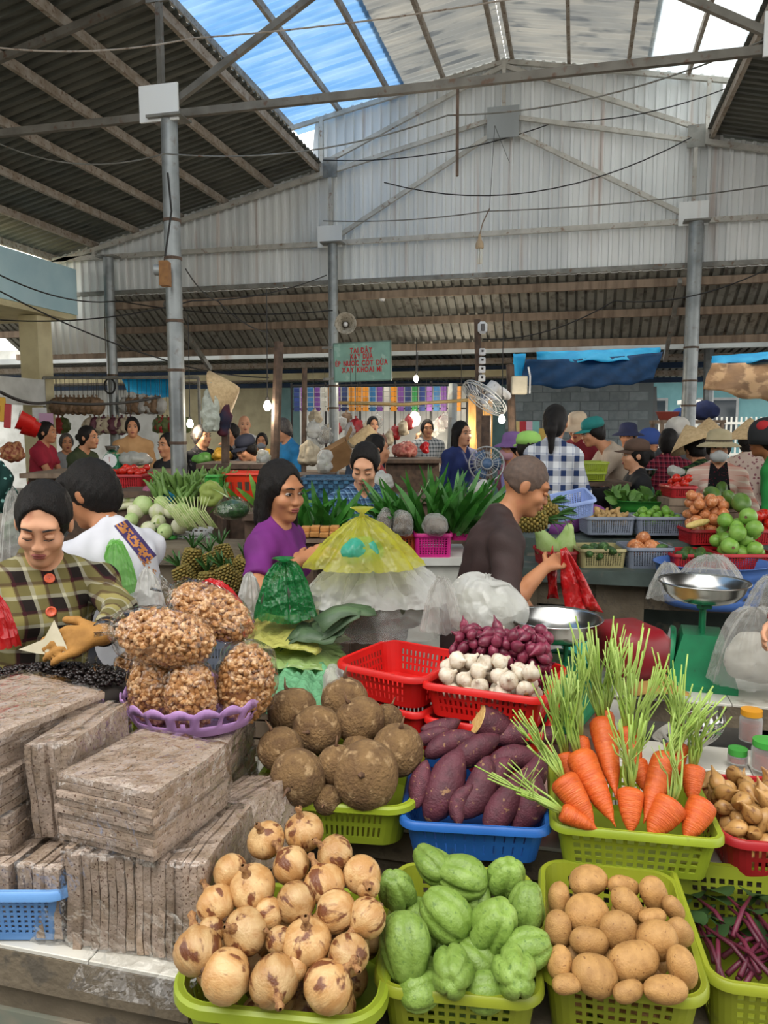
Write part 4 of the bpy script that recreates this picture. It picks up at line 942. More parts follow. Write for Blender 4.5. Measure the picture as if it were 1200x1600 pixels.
    if shirt:
        S = SDF(lo, hi, .010 if near else .0155); torso(S, .016, .06)
        if pose == 'stand': S.cap(pel + Vector((0, 0, .05)), pel + Vector((0, 0, hem)), .15 * bw, .155 * bw, k=.05)
        f, r0, r1 = {'short': (.62, .056, .060), 'long': (1.88, .056, .042), 'half': (1.05, .058, .06), 'none': (.05, .06, .06), 'q': (1.4, .056, .05)}[sleeve]; arms(S, f, r0 * (.5 + .5 * bw), r1 * (.5 + .5 * bw))
        if collar: S.cap(nb + Vector((0, .02, .0)), nb + Vector((0, .0, .055)), .062, .058, k=.02, flat=True)
        S.cut(pel + Vector((0, 0, hem if pose == 'stand' else -.09)), (0, 0, -1))
        if neck == 'v': S.cap(nb + Vector((0, -.08, .06)), nb + Vector((0, -.13, -.1)), .055, .02, k=.015, op='s')
        elif neck == 'round': S.ell(nb + Vector((0, -.055, .045)), (.066, .075, .05), .012, 's')
        S.wob(.0035 if near else .003, 42, hp[0]); link('shirt', S.mesh('shirt'), shirt, t)
    if pants and legs:
        S = SDF([lo[0], lo[1], lo[2]], [hi[0], hi[1], pel.z + .16], .018 if near else .024); S.ell(pel - Vector((0, 0, .02)), (.158 * bw, .118 * bw, .115), .05)
        for i in range(2): S.cap(hips[i], KN[i], .096 * bw, .073, k=.04); S.cap(KN[i], KN[i].lerp(AN[i], .85), .073, .062, k=.02, flat=True)
        S.wob(.004, 30, hp[1]); link('trousers', S.mesh('trousers'), pants, t)
    if glove:
        gm = M('tan glove', 'a87838', '94682e', 30, .8, bump=.2, bsc=150); dk = M('dark knit band', '1d1515', rough=.9)
        for i, q in enumerate((-1, 1)):
            dd = (WR[i] - E_[i]).normalized(); w_ = WR[i]; S = SDF([w_[j] - .25 for j in range(3)], [w_[j] + .25 for j in range(3)], .0062)
            hand(S, w_, Vector(hd) if hd and i else dd + Vector((0, -.15, -.25)), Vector((-q * .8, -.2, -.5)) if not hd else Vector((0, .8, -.6)), q, curl, 1.1); S.cap(w_ - dd * .085, w_ + dd * .02, .035, .03, k=.015); go = link('glove', S.mesh('glove'), gm, t)
            for o_ in (-.025, .01): MB().tube([w_ + dd * (o_ - .007), w_ + dd * (o_ + .007)], .0365, 16).build('knit_band', dk, go, True)
    # headwear
    if mask:
        S = SDF([hc[i] - .14 for i in range(3)], [hc[i] + .14 for i in range(3)], .007); S.ell(H(0, -.042, -.06), (.066, .07, .056), .01, Rm=HR); S.ell(H(0, -.1, -.035), (.02, .02, .022), .02, Rm=HR); S.ell(H(0, .06, -.05), (.1, .08, .1), .01, 's', HR); link('face_mask', S.mesh('face_mask'), mask, t)
    if hat:
        hr = HR.to_euler(); o = MB(); c = H(0, .015, .045)
        if hat == 'cone': o.lathe([(.205, -.02), (.16, .03), (.1, .09), (.04, .148), (.004, .178), (.002, .172), (.04, .142), (.1, .083), (.158, .024), (.203, -.024)], 28, c, hr, True); tilt = 0
        elif hat == 'cap': o.lathe([(.09, -.005), (.093, .03), (.082, .068), (.05, .092), (.002, .1)], 22, c, hr, sq=1.15); vs = [c + HR @ Vector((.078 * math.sin(a), -.1 * math.cos(a) - r_ * math.cos(a * .9), .0 - .25 * r_ + .01 * math.cos(a * 2) * r_ / .08)) for r_ in (-.01, .04, .085) for a in [(-1.25 + 2.5 * k / 12) for k in range(13)]]; o.add(vs, [(j * 13 + k, j * 13 + k + 1, (j + 1) * 13 + k + 1, (j + 1) * 13 + k) for j in range(2) for k in range(12)])
        elif hat == 'bucket': o.lathe([(.165, -.035), (.14, -.015), (.1, .0), (.095, .02), (.088, .07), (.07, .092), (.03, .104), (.002, .106)], 26, c, hr, sq=1.08)
        elif hat == 'helmet': o.lathe([(.112, -.075), (.12, -.03), (.121, .01), (.113, .055), (.09, .092), (.05, .117), (.002, .126)], 26, c, hr, sq=1.12)
        ho = o.build('hat', hatm, t, True); thick(ho, .003)
        if hatm2:
            if hat == 'helmet': MB().sph(c + HR @ Vector((.085, -.02, .055)), (.035, .05, .045), 14, 8, hr).build('hat_decal', hatm2, t, True)
            else: MB().lathe([(.098, .002), (.1, .004), (.097, .02), (.095, .02)], 24, c, hr, sq=1.09).build('hat_band', hatm2, t)
    PERS[label] = dict(t=t, nb=nb, hc=hc, H=H, E=E_, W=WR, pel=pel, shl=shl, rz=rz, loc=loc, s=s, sk=sk)
    return PERS[label]
from mathutils.bvhtree import BVHTree
def hit(p, part, x, y):
    """point (in the person's own frame) and normal where the line of sight through a pixel meets one of its parts"""
    o = [c for c in p['t'].children if c.name.split('.')[0] == part][0]
    if 'bvh_' + part not in p: p['bvh_' + part] = BVHTree.FromPolygons([v.co.copy() for v in o.data.vertices], [tuple(f.vertices) for f in o.data.polygons])
    Mi = (Matrix.Translation(p['loc']) @ Matrix.Rotation(p['rz'], 4, 'Z') @ Matrix.Scale(p['s'], 4)).inverted()
    a = Mi @ CAM; d = (Mi.to_3x3() @ ray(x, y)).normalized(); h_ = p['bvh_' + part].ray_cast(a, d); return h_[0], h_[1]
def wpt(p, q): return p['loc'] + Matrix.Rotation(p['rz'], 3, 'Z') @ (Vector(q) * p['s'])
def stool(p, label, m=None):
    q = wpt(p, p['pel']); h = q.z - .1; t = T('stool', label, 'stool', (q.x, q.y, 0), p['rz']); m = m or P_RED
    MB().box((0, 0, h - .015), (.28, .28, .03), bev=.01).build('seat', m, t)
    for sx in (-1, 1):
        for sy in (-1, 1): MB().bar((sx * .15, sy * .15, 0), (sx * .115, sy * .115, h - .03), .03, .03).build('leg', m, t)
m_pl1 = plaid('olive check flannel', '1d1714', [('8d8450', 1, .38, 0), ('b5b198', 1, .13, .13), ('3d181d', 1, .14, .66)], .085)
m_pl2 = plaid('blue check shirt', '3a5878', [('8fb0c8', .6, .12, 0), ('1f2f48', .6, .3, .4)], .05)
m_pl3 = plaid('white blue check shirt', 'd5d8dc', [('24355c', 1, .4, 0), ('8a93a8', 1, .12, .55)], .1)
m_purple = M('purple jersey', '6d1a72', '5a1460', 5, .8, bump=.1, bsc=90); m_brown = M('dark brown cloth', '33211f', '281917', 8, .75, bump=.12, bsc=120); m_jean = M('dark trousers', '22242c', '191a21', 8, .8); m_white_t = M('white jersey', 'c9cad0', 'bbbcc4', 6, .8)
p1 = person('woman in an olive check shirt with orange buttons, looking down, holding a paper sheet', (68, 818, 2.4), 2, pose='sit', head=(-12, 24, 4), wl=('px', 164, 988, 2.1), wr=(-.30, -.16, -.44), hd=(-1, -.15, -.12), hint=(1.3, .2, -.3), shirt=m_pl1, sleeve='long', pants=m_jean, skin='c', hair='bun', near=True, eyes='closed', neck=None, collar=True, sh=.172, build=1.0, glove=True,  lean=.05, leanx=.02, curl=.75)
stool(p1, 'red stool hidden beneath the woman in the olive check shirt')
p2 = person('person in a white printed T-shirt with black hair, seen from behind', (140, 772, 2.9), -140, pose='sit', head=(15, 22, 0), shirt=m_white_t, pants=m_jean, skin='b', hair='fringe', near=True, man=True, lean=.12, wl=(.1, -.34, -.25), wr=(.02, -.36, -.25), hint=(.8, .3, -.5))
stool(p2, 'blue stool under the person in the white T-shirt', P_BLUE)
p3 = person('woman in a purple T-shirt with long black hair, standing with hands low', (440, 768, 3.2), 66, head=(-26, 8, 0), shirt=m_purple, pants=m_jean, skin='b', hair='long', near=True, wl=('px', 480, 868, 3.15), wr=('px', 466, 876, 3.02), build=.88, sh=.14, hint=(.25, 1., -.15))
p4 = person('woman in a blue check shirt looking down among the pandan leaves', (570, 728, 4.3), 8, pose='sit', head=(-16, 26, 3), shirt=m_pl2, sleeve='long', pants=m_jean, skin='c', hair='bun', neck='v', wl=(.1, -.3, -.35), wr=(-.1, -.3, -.35), eyes='closed', lean=.03)
stool(p4, 'stool under the woman in the blue check shirt')
p5 = person('man with shaved head in a dark brown shirt holding a red bag', (823, 760, 3.3), 98, head=(-4, 24, 0), shirt=m_brown, sleeve='half', pants=m_jean, skin='b', hair='shave', hairm=m_shave, near=True, man=True, lean=.11, wr=('px', 850, 888, 3.12), wl=(.1, -.2, -.5), neck=None, collar=True, eyes='closed', build=1.12, hint=(.4, .8, -.4), hem=-.25, sh=.17, curl=.6)
p6 = person('woman in a white and navy check shirt and purple trousers, back turned', (868, 662, 5.3), 150, pose='sit', head=(20, 5, 0), shirt=m_pl3, sleeve='q', pants=M('violet trousers', '8a4a94', '7a3f84', 6, .8), skin='b', hair='pony', wl=(.25, -.28, -.38), wr=(-.1, -.3, -.4), tl=.5)

m_btn = M('orange button', 'd8603a', 'c04c2c', 60, .4)
for x, y in ((77, 904), (80, 956)):
    q, n_ = hit(p1, 'shirt', x, y)
    if q is not None:
        b = MB().lathe([(.001, 0), (.014, 0), (.0165, .002), (.0165, .005), (.012, .006), (.010, .004), (.001, .004)], 18).build('button', m_btn, p1['t'], True, loc=q, rot=rdir(n_))
def decal(p, part, c4, nx, ny, name, mats, pick):
    """thin printed patch laid on a garment"""
    mb = MB(); P_ = {}
    for i in range(nx + 1):
        for j in range(ny + 1):
            u, v = i / nx, j / ny; x = (c4[0][0] * (1 - u) + c4[1][0] * u) * (1 - v) + (c4[3][0] * (1 - u) + c4[2][0] * u) * v; y = (c4[0][1] * (1 - u) + c4[1][1] * u) * (1 - v) + (c4[3][1] * (1 - u) + c4[2][1] * u) * v
            q, n_ = hit(p, part, x, y); P_[i, j] = q + n_ * .002 if q is not None else None
    for i in range(nx):
        for j in range(ny):
            k = [P_[i, j], P_[i + 1, j], P_[i + 1, j + 1], P_[i, j + 1]]; c = pick(i, j)
            if c is None or any(q is None for q in k): continue
            mb.cur = c; mb.add(k, [(0, 1, 2, 3)])
    if mb.f: mb.build(name, mats, p['t'])
rg = random.Random(4)
decal(p2, 'shirt', [(178, 822), (198, 812), (244, 868), (226, 882)], 8, 26, 'shirt_print', [M('indigo print', '3a2a5c', rough=.8), M('ochre print', 'b3753a', rough=.8)], lambda i, j: 1 if (1 <= i <= 5 and rg.random() < .55) else 0)
decal(p2, 'shirt', [(214, 868), (226, 862), (246, 896), (236, 902)], 6, 12, 'shirt_print', [M('ochre print', 'b3753a', rough=.8)], lambda i, j: 0 if rg.random() < .3 else None)
# ------------------------------------------------------------------ middle distance: bags, scales, stalls
f_yel = film('yellow film', 'd2cf50', .62, .18, 8, .45, .4); f_grn = film('green film', '2f8a4c', .62, .15, 12, .6, .4); f_teal = film('teal film', '4fc0b0', .4, .2, 8, .45, .4); f_wht = film('white film', 'd8d8d4', .35, .25, 8, .45, .35); f_mint = film('mint film', '86c898', .18, .2, 12, .7, .3); f_yel2 = film('pale yellow film', 'd6d478', .28, .16, 12, .7, .35); f_pg2 = film('pale leaf film', 'a8c47c', .25, .2, 12, .7, .3); f_wht2 = film('draped white film', 'dededb', .5, .16, 7, .6, .3, .35); f_milk = film('milky film', 'dededa', .78, .18, 7, .45, .2, .3); f_red = film('red film', 'c81c20', .1, .25, 8, .45, .3); f_pgrn = film('pale green film', '8ccf6a', .5, .2, 8, .45, .4); f_pink = film('pink film', 'c87898', .25, .2, 8, .45, .4); f_blk = film('dark film', '2a2a2a', .2, .2, 18, .7, .1); f_lbl = film('light blue film', '48b0e0', .2, .2, 8, .45, .4)
m_bowl = M('stainless steel', 'c4c4c2', 'aaaaa8', 6, .22, 1., bump=.03, bsc=20); m_steelg = M('green scale paint', '157a4e', '0f6340', 8, .45, c3='2c2c22', sc3=24, lo3=.66, hi3=.76)
m_dinner = M('dark leafy content', '2c3326', '454c34', 12, .7)
m_cont = M('packed goods', '9a9f86', 'b8b8a8', 14, .7, c3='5f6a4a', sc3=30, bump=.4)
def bag(x0, y0, x1, y1, d, m, label, fill=None, knot=0., seed=0, deep=.8, cr=.03, f=12, name='plastic_bag', p=.8):
    c = PD((x0 + x1) / 2, y1, d); w_ = (x1 - x0) / FPX * d / 2; h = (y1 - y0) / FPX * d
    if knot: h -= knot
    t = T(name, label, 'bag', c, YAW + seed * .3); me = sheetbag(w_ * .9, w_ * deep, h * .6, cr * 1.25, f, seed, knot, 72, 40, p, .62, .05); link('film', me, m, t)
    fill = fill if fill is not None else (m_cont if m in (f_yel, f_grn, f_wht, f_milk, f_pgrn) else None)
    if fill: link('contents', sheetbag(w_ * .8, w_ * deep * .8, h * .46, cr, f, seed + 1, 0, 20, 12, .8, .62), fill, t, (0, 0, .012))
    return t
def cloth(x0, y0, x1, y1, z, m, label, seed, h=.05, name='plastic_sheet', cat='plastic sheet'):
    A = PZ((x0 + x1) / 2, y1, z); B = PZ((x0 + x1) / 2, y0, z); w_ = (x1 - x0) / FPX * depth(A); l_ = (B - A).length; n = 22
    vs = [(w_ * (i / n - .5) * (1 + .25 * nz((j * .3, seed, 0))), l_ * (j / n) + .1 * w_ * nz((i * .3, seed, 2)), h * (.45 + .9 * abs(nz((i * .2, j * .2, seed), 1)) + .3 * abs(nz((i * .55, j * .55, seed), 1))) * math.sin(PI * min(1, max(0, i / n))) ** .5 * math.sin(PI * min(1, .1 + .8 * j / n))) for j in range(n + 1) for i in range(n + 1)]
    return tag(thick(MB().add(vs, [(j * (n + 1) + i, j * (n + 1) + i + 1, (j + 1) * (n + 1) + i + 1, (j + 1) * (n + 1) + i) for j in range(n) for i in range(n)]).build(name, m, None, True, loc=A, rot=(0, 0, YAW)), .002), label, cat)
def drape(x0, y0, x1, y1, d, m, label, seed, deep=.75, fill=None, n=9, pw=1.5, knot=0., amp=.12):
    """bag slumped into a tent: folds run from the gathered top down to an uneven hem"""
    c = PD((x0 + x1) / 2, y1, d); R_ = (x1 - x0) / FPX * d / 2; H_ = (y1 - y0) / FPX * d; na, nr = 110, 26; vs = []
    for j in range(nr + 1):
        t_ = j / nr
        for k in range(na):
            a = 2 * PI * k / na; e = nz((math.cos(a) * 1.3, math.sin(a) * 1.3, seed), 1.); fo = math.sin(n * a + 4 * e + 1.5 * t_) + .6 * math.sin((n * 2 + 3) * a + 5 * e) + .5 * nz((math.cos(a) * 4, math.sin(a) * 4, t_ * 3 + seed), 1.)
            rr = R_ * (t_ * (1 + .22 * e) + amp * .55 * t_ * (1.2 - t_ * .5) * fo); z = H_ * (1 - t_ ** pw) * (1 + .1 * e) + H_ * .05 * fo * t_ * (1 - t_) * 3 + .012 * abs(nz((math.cos(a) * 9 * t_, math.sin(a) * 9 * t_, seed), 2.))
            vs.append((rr * math.cos(a), rr * math.sin(a) * deep, z + (H_ * .08 * e if j == nr else 0)))
    fs = [(j * na + k, j * na + (k + 1) % na, (j + 1) * na + (k + 1) % na, (j + 1) * na + k) for j in range(nr) for k in range(na)]
    mb = MB().add(vs, fs)
    if knot: mb.lathe([(.012, H_ - .01), (.008, H_ + knot * .3), (.02 + knot * .3, H_ + knot * .8), (.03 + knot * .4, H_ + knot)], 14)
    t = T('plastic_bag', label, 'bag', c, YAW); mb.build('film', m, t, True)
    if fill: link('contents', sheetbag(R_ * .72, R_ * deep * .7, H_ * .42, .02, 10, seed, 0, 26, 16, .8, .62), fill, t, (0, 0, .005))
    return t
drape(466, 868, 694, 990, 2.72, f_milk, 'large clear bag with dark contents at the bottom of the bag pile', 1, .55, m_dinner, 9, 2.6)
drape(464, 862, 702, 940, 2.74, f_wht2, 'cloudy white plastic bag in the middle of the bag pile', 12, .6, None, 8, 2.0)
drape(472, 806, 660, 884, 2.66, f_yel, 'yellow plastic bag on top of the bag pile', 2, .7, None, 7, 1.3, .03)
bag(520, 836, 612, 878, 2.62, f_teal, 'teal plastic bag showing in the side of the yellow bag', None, 0, 3, .6, .02)
drape(398, 880, 490, 965, 2.6, film('deep green film', '2a8a4a', .4, .15, 12, .7, .4), 'knotted dark green plastic bag left of the bag pile', 4, .8, m_dinner, 11, 2.4, .02)
cloth(366, 946, 494, 1022, .90, f_yel2, 'pale yellow plastic bag left of the banana leaves', 5, .10, 'plastic_bag', 'bag'); cloth(360, 990, 530, 1050, .85, f_pg2, 'pale green bag spread under the yellow bag', 9, .06, 'plastic_bag', 'bag')
cloth(388, 1026, 525, 1118, .80, f_mint, 'flat mint green plastic bag behind the jicama basket', 6, .08, 'plastic_bag', 'bag'); cloth(490, 1035, 545, 1095, .80, f_wht, 'white film scrap left of the empty red basket', 8, .06)
bx_ = T('crate', 'wooden crate under the flat mint and yellow bags', 'crate', (-.86, 2.36, TZ), YAW * .3)
for k_ in range(4): MB().box((0, 0, .03 + .06 * k_), (.30, .34, .052)).build('slat', m_wood, bx_)
bag(498, 1036, 540, 1098, 2.2, f_milk, 'crumpled clear bag left of the empty red basket', None, 0, 7, .7, .015)
bag(690, 893, 832, 990, 2.62, f_wht, 'big round white plastic bag behind the garlic basket', None, .02, 8, .8, .02, 8)
drape(655, 905, 720, 985, 2.5, f_milk, 'clear crinkled bag between bag pile and white bag', 9, 0.65, None, 9, 2.2)
drape(204, 890, 262, 962, 2.5, f_wht, 'white plastic bag behind the sleeve of the olive check shirt', 10, 0.65, None, 7, 2.2)
drape(152, 846, 214, 925, 2.75, f_pgrn, 'pale green plastic bag behind the shoulder of the olive check shirt', 11, 0.65, None, 9, 2.2)
drape(368, 896, 415, 962, 2.7, f_wht, 'white plastic bag right of the red plastic sheet', 13, 0.65, None, 7, 2.2)
drape(282, 905, 386, 958, 2.5, f_red, 'bright red plastic bag behind the peanut bags', 14, 0.65, None, 5, 1.6)
drape(-50, 930, 30, 1010, 2.15, f_red, 'dark red plastic bag under the arm of the olive check shirt', 15, 0.65, None, 9, 2.2)
drape(1112, 950, 1240, 1066, 2.95, f_milk, 'large clear sack on the tiled ledge at the right edge', 16, 0.65, M('white goods', 'cfcbc2', 'b8b4aa', 10, .8), 9, 2.8)
cloth(900, 988, 970, 1040, .7, f_teal, 'teal plastic bag behind the carrot stalks', 4)
cloth(870, 985, 925, 1035, .68, f_wht, 'white scrap of plastic under the near scale pan', 3)
drape(0, 770, 50, 900, 2.9, f_milk, 'clear plastic bag behind the head of the olive check shirt woman', 19, 0.65, None, 9, 2.2)
# black seeds tray in front of the seated woman
m_seed = M('black beans', '1c1210', '120c0a', 80, .35)
mb = MB(); rg = random.Random(3); a = PZ(75, 1045, .98)
for _ in range(900):
    q = rg.uniform(0, 2 * PI); r_ = math.sqrt(rg.random()) * .21; mb.sph((r_ * math.cos(q), r_ * math.sin(q) * .55, .035 * (1 - r_ / .21) + rg.uniform(0, .01)), (.0075, .006, .0055), 6, 4, rot=(rg.uniform(0, 6), rg.uniform(0, 6), 0))
t = T('bean_sack', 'open cloth sack of shiny black beans on the lap of the seated woman', 'sack', a - Vector((0, 0, .03)), YAW); tag(mb.build('beans', m_seed, t, True), kind='stuff'); link('sack', sheetbag(.23, .13, .06, .01, 12, 2, 0, 28, 14), M('dark sack cloth', '2a2420', rough=.9), t, (0, 0, -.075))
pw = wpt(p1, p1['W'][1]); q = PD(75, 995, depth(pw) - .06)
o = MB(); o.add([q + RT * x - UPV * y + FW * (-.02 * x * 6) for x, y in ((-.082, .035), (-.01, .006), (.018, -.045), (.055, .03), (.05, .05), (-.03, .045))], [(0, 1, 2, 3, 4, 5)])
tag(thick(o.build('paper_sheet', M('cream paper', 'cfc7ae', 'bdb498', 12, .9)), .002), 'folded cream paper sheet held by the seated woman', 'paper')
# banana leaf bundle, bottle, bowl, red plastic, cloth, colander, jars
m_bleaf = M('folded banana leaf', '3c5238', '4d6444', 6, .5, bump=.2, bsc=60, stretch=(1, 6, 1))
t = T('banana_leaves', 'bundle of folded dark banana leaves left of the empty red basket', 'leaves', PZ(505, 1000, .93), YAW)
for k in range(7):
    a = R(-35 + 10 * k); c = Vector((-.05 + .018 * k, .02 * (k % 3), .01 + .013 * k)); d_ = Vector((math.cos(a), math.sin(a) * .5, .25)); n_ = Vector((-math.sin(a), math.cos(a), .3))
    vs = [c + d_ * (.2 * (i / 6 - .4)) + n_ * (j * .045 * (1 - .5 * (i / 6))) + Vector((0, 0, .02 * math.sin(i * .8 + k) - abs(j) * .012)) for i in range(7) for j in (-1, 0, 1)]
    thick(MB().add(vs, [(3 * i + j, 3 * i + j + 1, 3 * i + j + 4, 3 * i + j + 3) for i in range(6) for j in (0, 1)]).build('leaf', m_bleaf, t, True), .003)
m_pet = film('green bottle plastic', '4fbf7c', .45, .1, 6, .1, .3)
p = PZ(803, 1005, .72); hb = .27; t = T('bottle', 'translucent green plastic bottle beside the white bag', 'bottle', p)
MB().lathe([(.001, 0), (.03, 0), (.034, .01), (.034, .12), (.032, .15), (.022, .19), (.014, .215), (.014, .23)], 20).build('body', m_pet, t, True); MB().lathe([(.016, .226), (.016, .25), (.001, .252)], 16).build('cap', P_WHITE, t, 'auto')
def bowl(p, r, h, label, m=None, name='bowl', tilt=(0, 0, 0), holes=False):
    t = T(name, label, 'bowl', p, tilt); pr = [(r * .5, 0), (r * .62, .004), (r * .82, h * .35), (r * .95, h * .75), (r * .99, h * .97), (r * 1.05, h), (r * 1.05, h - .004)]
    o = MB().lathe([(.001, .001)] + pr, 48).build('body', m or m_bowl, t, True); thick(o, .002); return t
bowl(PZ(742, 985, .80), .085, .05, 'small steel bowl between white bag and garlic basket')
def scale_(p, rz, label, pan_r=.15, H_=.30, dial=True, s=1.):
    """spring scale: tapered case, dial disc, two posts, steel pan"""
    t = T('kitchen_scale', label, 'scale', p, rz, scl=s); o = MB(); w0, w1, d0, d1, h = .15, .10, .12, .085, .2
    vs = [(sx * w, sy * d_, z) for z, w, d_ in ((0, w0 * .75, d0), (.02, w0 * .75, d0), (h, w1 * .75, d1 * .8)) for sx, sy in ((-1, -1), (1, -1), (1, 1), (-1, 1))]
    o.add(vs, [(3, 2, 1, 0), (8, 9, 10, 11)] + [(4 * j + k, 4 * j + (k + 1) % 4, 4 * j + 4 + (k + 1) % 4, 4 * j + 4 + k) for j in (0, 1) for k in range(4)]).build('case', m_steelg, t)
    MB().lathe([(.001, -.012), (.1, -.012), (.105, -.004), (.105, .006), (.098, .008)], 32, (0, -d0 * .93, .105), (R(84), 0, 0)).build('dial_rim', m_steelg, t, 'auto')
    df = MB().lathe([(.098, .004), (.001, .004)], 32, (0, -d0 * .94 - .002, .105), (R(84), 0, 0)).build('dial_face', P_WHITE, t); MB().box((0, -d0 - .012, .125), (.006, .002, .07)).build('needle', P_DRED, df)
    for x in (-.04, .04): MB().tube([(x, 0, h), (x, 0, H_ - .04)], .009, 8).build('post', m_steelg, t, 'auto')
    MB().box((0, 0, H_ - .036), (.14, .05, .012)).build('cross_bar', m_steelg, t)
    hh = .075; pn = MB().lathe([(.001, 0), (pan_r * .55, 0), (pan_r * .75, .012), (pan_r * .9, .038), (pan_r * .98, hh - .006), (pan_r * 1.03, hh), (pan_r * 1.03, hh - .004)], 48, (0, 0, H_ - .028)).build('pan', m_bowl, t, True); thick(pn, .002)
    return t
q = PZ(867, 962, 1.0); scale_((q.x, q.y, TZ + .07), YAW + R(150), 'green spring scale with steel pan behind the garlic basket', .152)
MB_ = T('wooden_block', 'wooden block under the near spring scale', 'block', (q.x, q.y, TZ)); MB().box((0, 0, .034), (.3, .28, .068), bev=.004).build('body', m_wood2, MB_)
q = PZ(1100, 910, 1.0); scale_((q.x, q.y, TZ), YAW + R(-108), 'green spring scale with steel pan on the tiled ledge', .155, .34, s=1.1)
o = T('tub', 'upturned dark red plastic tub behind the carrot stalks', 'tub', PD(982, 1052, 2.62), YAW + .25); MB().box((0, 0, .085), (.2, .24, .17), bev=.035).build('body', plastic('maroon', '7c1620', '6c121a'), o, True)
cloth(992, 1030, 1078, 1088, .62, M('ochre cloth', 'a88244', '94703a', 12, .9, bump=.3), 'ochre cloth crumpled behind the carrot stalks', 5)
t = T('colander', 'steel colander lying tilted at right of the carrot stalks', 'colander', PZ(1095, 1165, .66), (R(-35), R(-30), 0)); n = 40
vs, fs = [], []
pr = [(.02, 0), (.045, .002), (.06, .006), (.075, .013), (.085, .02), (.095, .032), (.104, .05), (.112, .07), (.12, .072)]
for r_, z in pr:
    for k in range(n): vs.append((r_ * math.cos(2 * PI * k / n), r_ * math.sin(2 * PI * k / n), z))
for j in range(8):
    for k in range(n):
        if j in (1, 3, 5) and k % 2: continue
        fs.append((j * n + k, j * n + (k + 1) % n, (j + 1) * n + (k + 1) % n, (j + 1) * n + k))
fs.append(tuple(range(n - 1, -1, -1))); thick(MB().add(vs, fs).build('body', m_bowl, t, True), .0015)
m_glass = film('jar glass', 'e8ecea', .8, .05, 3, .05, .1); m_jam = M('red chilli sauce', '8a2416', '6d1a10', 30, .4)
def jar(x, y, z, lidm, label, r=.035, h=.085, fillm=None):
    p = PZ(x, y, z); t = T('jar', label, 'jar', p); MB().lathe([(.001, 0), (r, 0), (r, h * .85), (r * .88, h)], 20).build('glass', m_glass, t, 'auto')
    if fillm: MB().lathe([(.001, .003), (r * .92, .003), (r * .92, h * .7), (.001, h * .72)], 16).build('contents', fillm, t, 'auto')
    MB().lathe([(r * .95, h), (r * .95, h + .018), (.001, h + .02)], 20).build('lid', lidm, t, 'auto')
jar(1196, 1200, .60, P_GREEN, 'glass jar with bright green lid at the right edge', .042, .07, m_jam)
jar(1172, 1155, .64, plastic('amber', 'c88a20'), 'small jar with amber lid and red sauce', .034, .08, m_jam); jar(1152, 1190, .60, P_GREEN, 'low jar with green lid beside the shallots', .03, .025, m_jam)
# white-dotted blue tub with clear film
t = T('tub', 'large blue tub with round holes behind the far scale', 'tub', PZ(1125, 962, .62) + Vector((0, .3, -.0)), YAW)
m_dot = plastic('blue tub', '4f74b8', '4568aa'); vs, fs = [], []; n = 60
for j, (rf, z) in enumerate([(.8, 0), (.82, .03), (.84, .055), (.86, .075), (.88, .10), (.9, .12), (.92, .145), (.94, .165), (.97, .2), (1, .24), (1.03, .24)]):
    for k in range(n): vs.append((.32 * rf * math.cos(2 * PI * k / n), .26 * rf * math.sin(2 * PI * k / n), z))
for j in range(10):
    for k in range(n):
        if j in (2, 4, 6) and (k + j // 2) % 2: continue
        fs.append((j * n + k, j * n + (k + 1) % n, (j + 1) * n + (k + 1) % n, (j + 1) * n + k))
fs.append(tuple(range(n - 1, -1, -1))); thick(MB().add(vs, fs).build('body', m_dot, t, True), .004); link('liner', sheetbag(.27, .22, .12, .02, 10, 3, 0, 26, 12), f_wht, t, (0, 0, .01))
drape(1008, 880, 1075, 935, 3.5, f_milk, 'clear film bunched over the blue tub, left side', 31, 0.65, None, 9, 2.2); drape(1058, 868, 1160, 915, 3.75, f_milk, 'clear film sheet behind the far scale pan', 32, 0.65, None, 9, 2.2); drape(1165, 900, 1240, 950, 3.5, f_milk, 'clear film bunched over the blue tub, right side', 33, 0.65, None, 9, 2.2)
# red bag held by the man
pw = wpt(p5, p5['W'][0]); c = PD(882, 925, depth(pw) + .02); t = T('shopping_bag', 'glossy red plastic bag held by the man in brown', 'bag', c, YAW)
for k, (dx, dz, w_, ln, tl) in enumerate([(0, 0, .10, .30, .22), (.03, .0, .07, .27, .4), (-.04, .02, .05, .22, .02)]):
    vs = [Vector((dx + tl * (i / 8 - .2) * .32 + j * w_ * (.25 + .75 * (i / 8)) * .5, .03 * k + .02 * math.sin(j * 2 + i), .18 - ln * i / 8)) for i in range(9) for j in (-1, -.4, .3, 1)]
    thick(MB().add(vs, [(4 * i + j, 4 * i + j + 1, 4 * i + j + 5, 4 * i + j + 4) for i in range(8) for j in range(3)]).build('film_fold', f_red, t, True), .004)
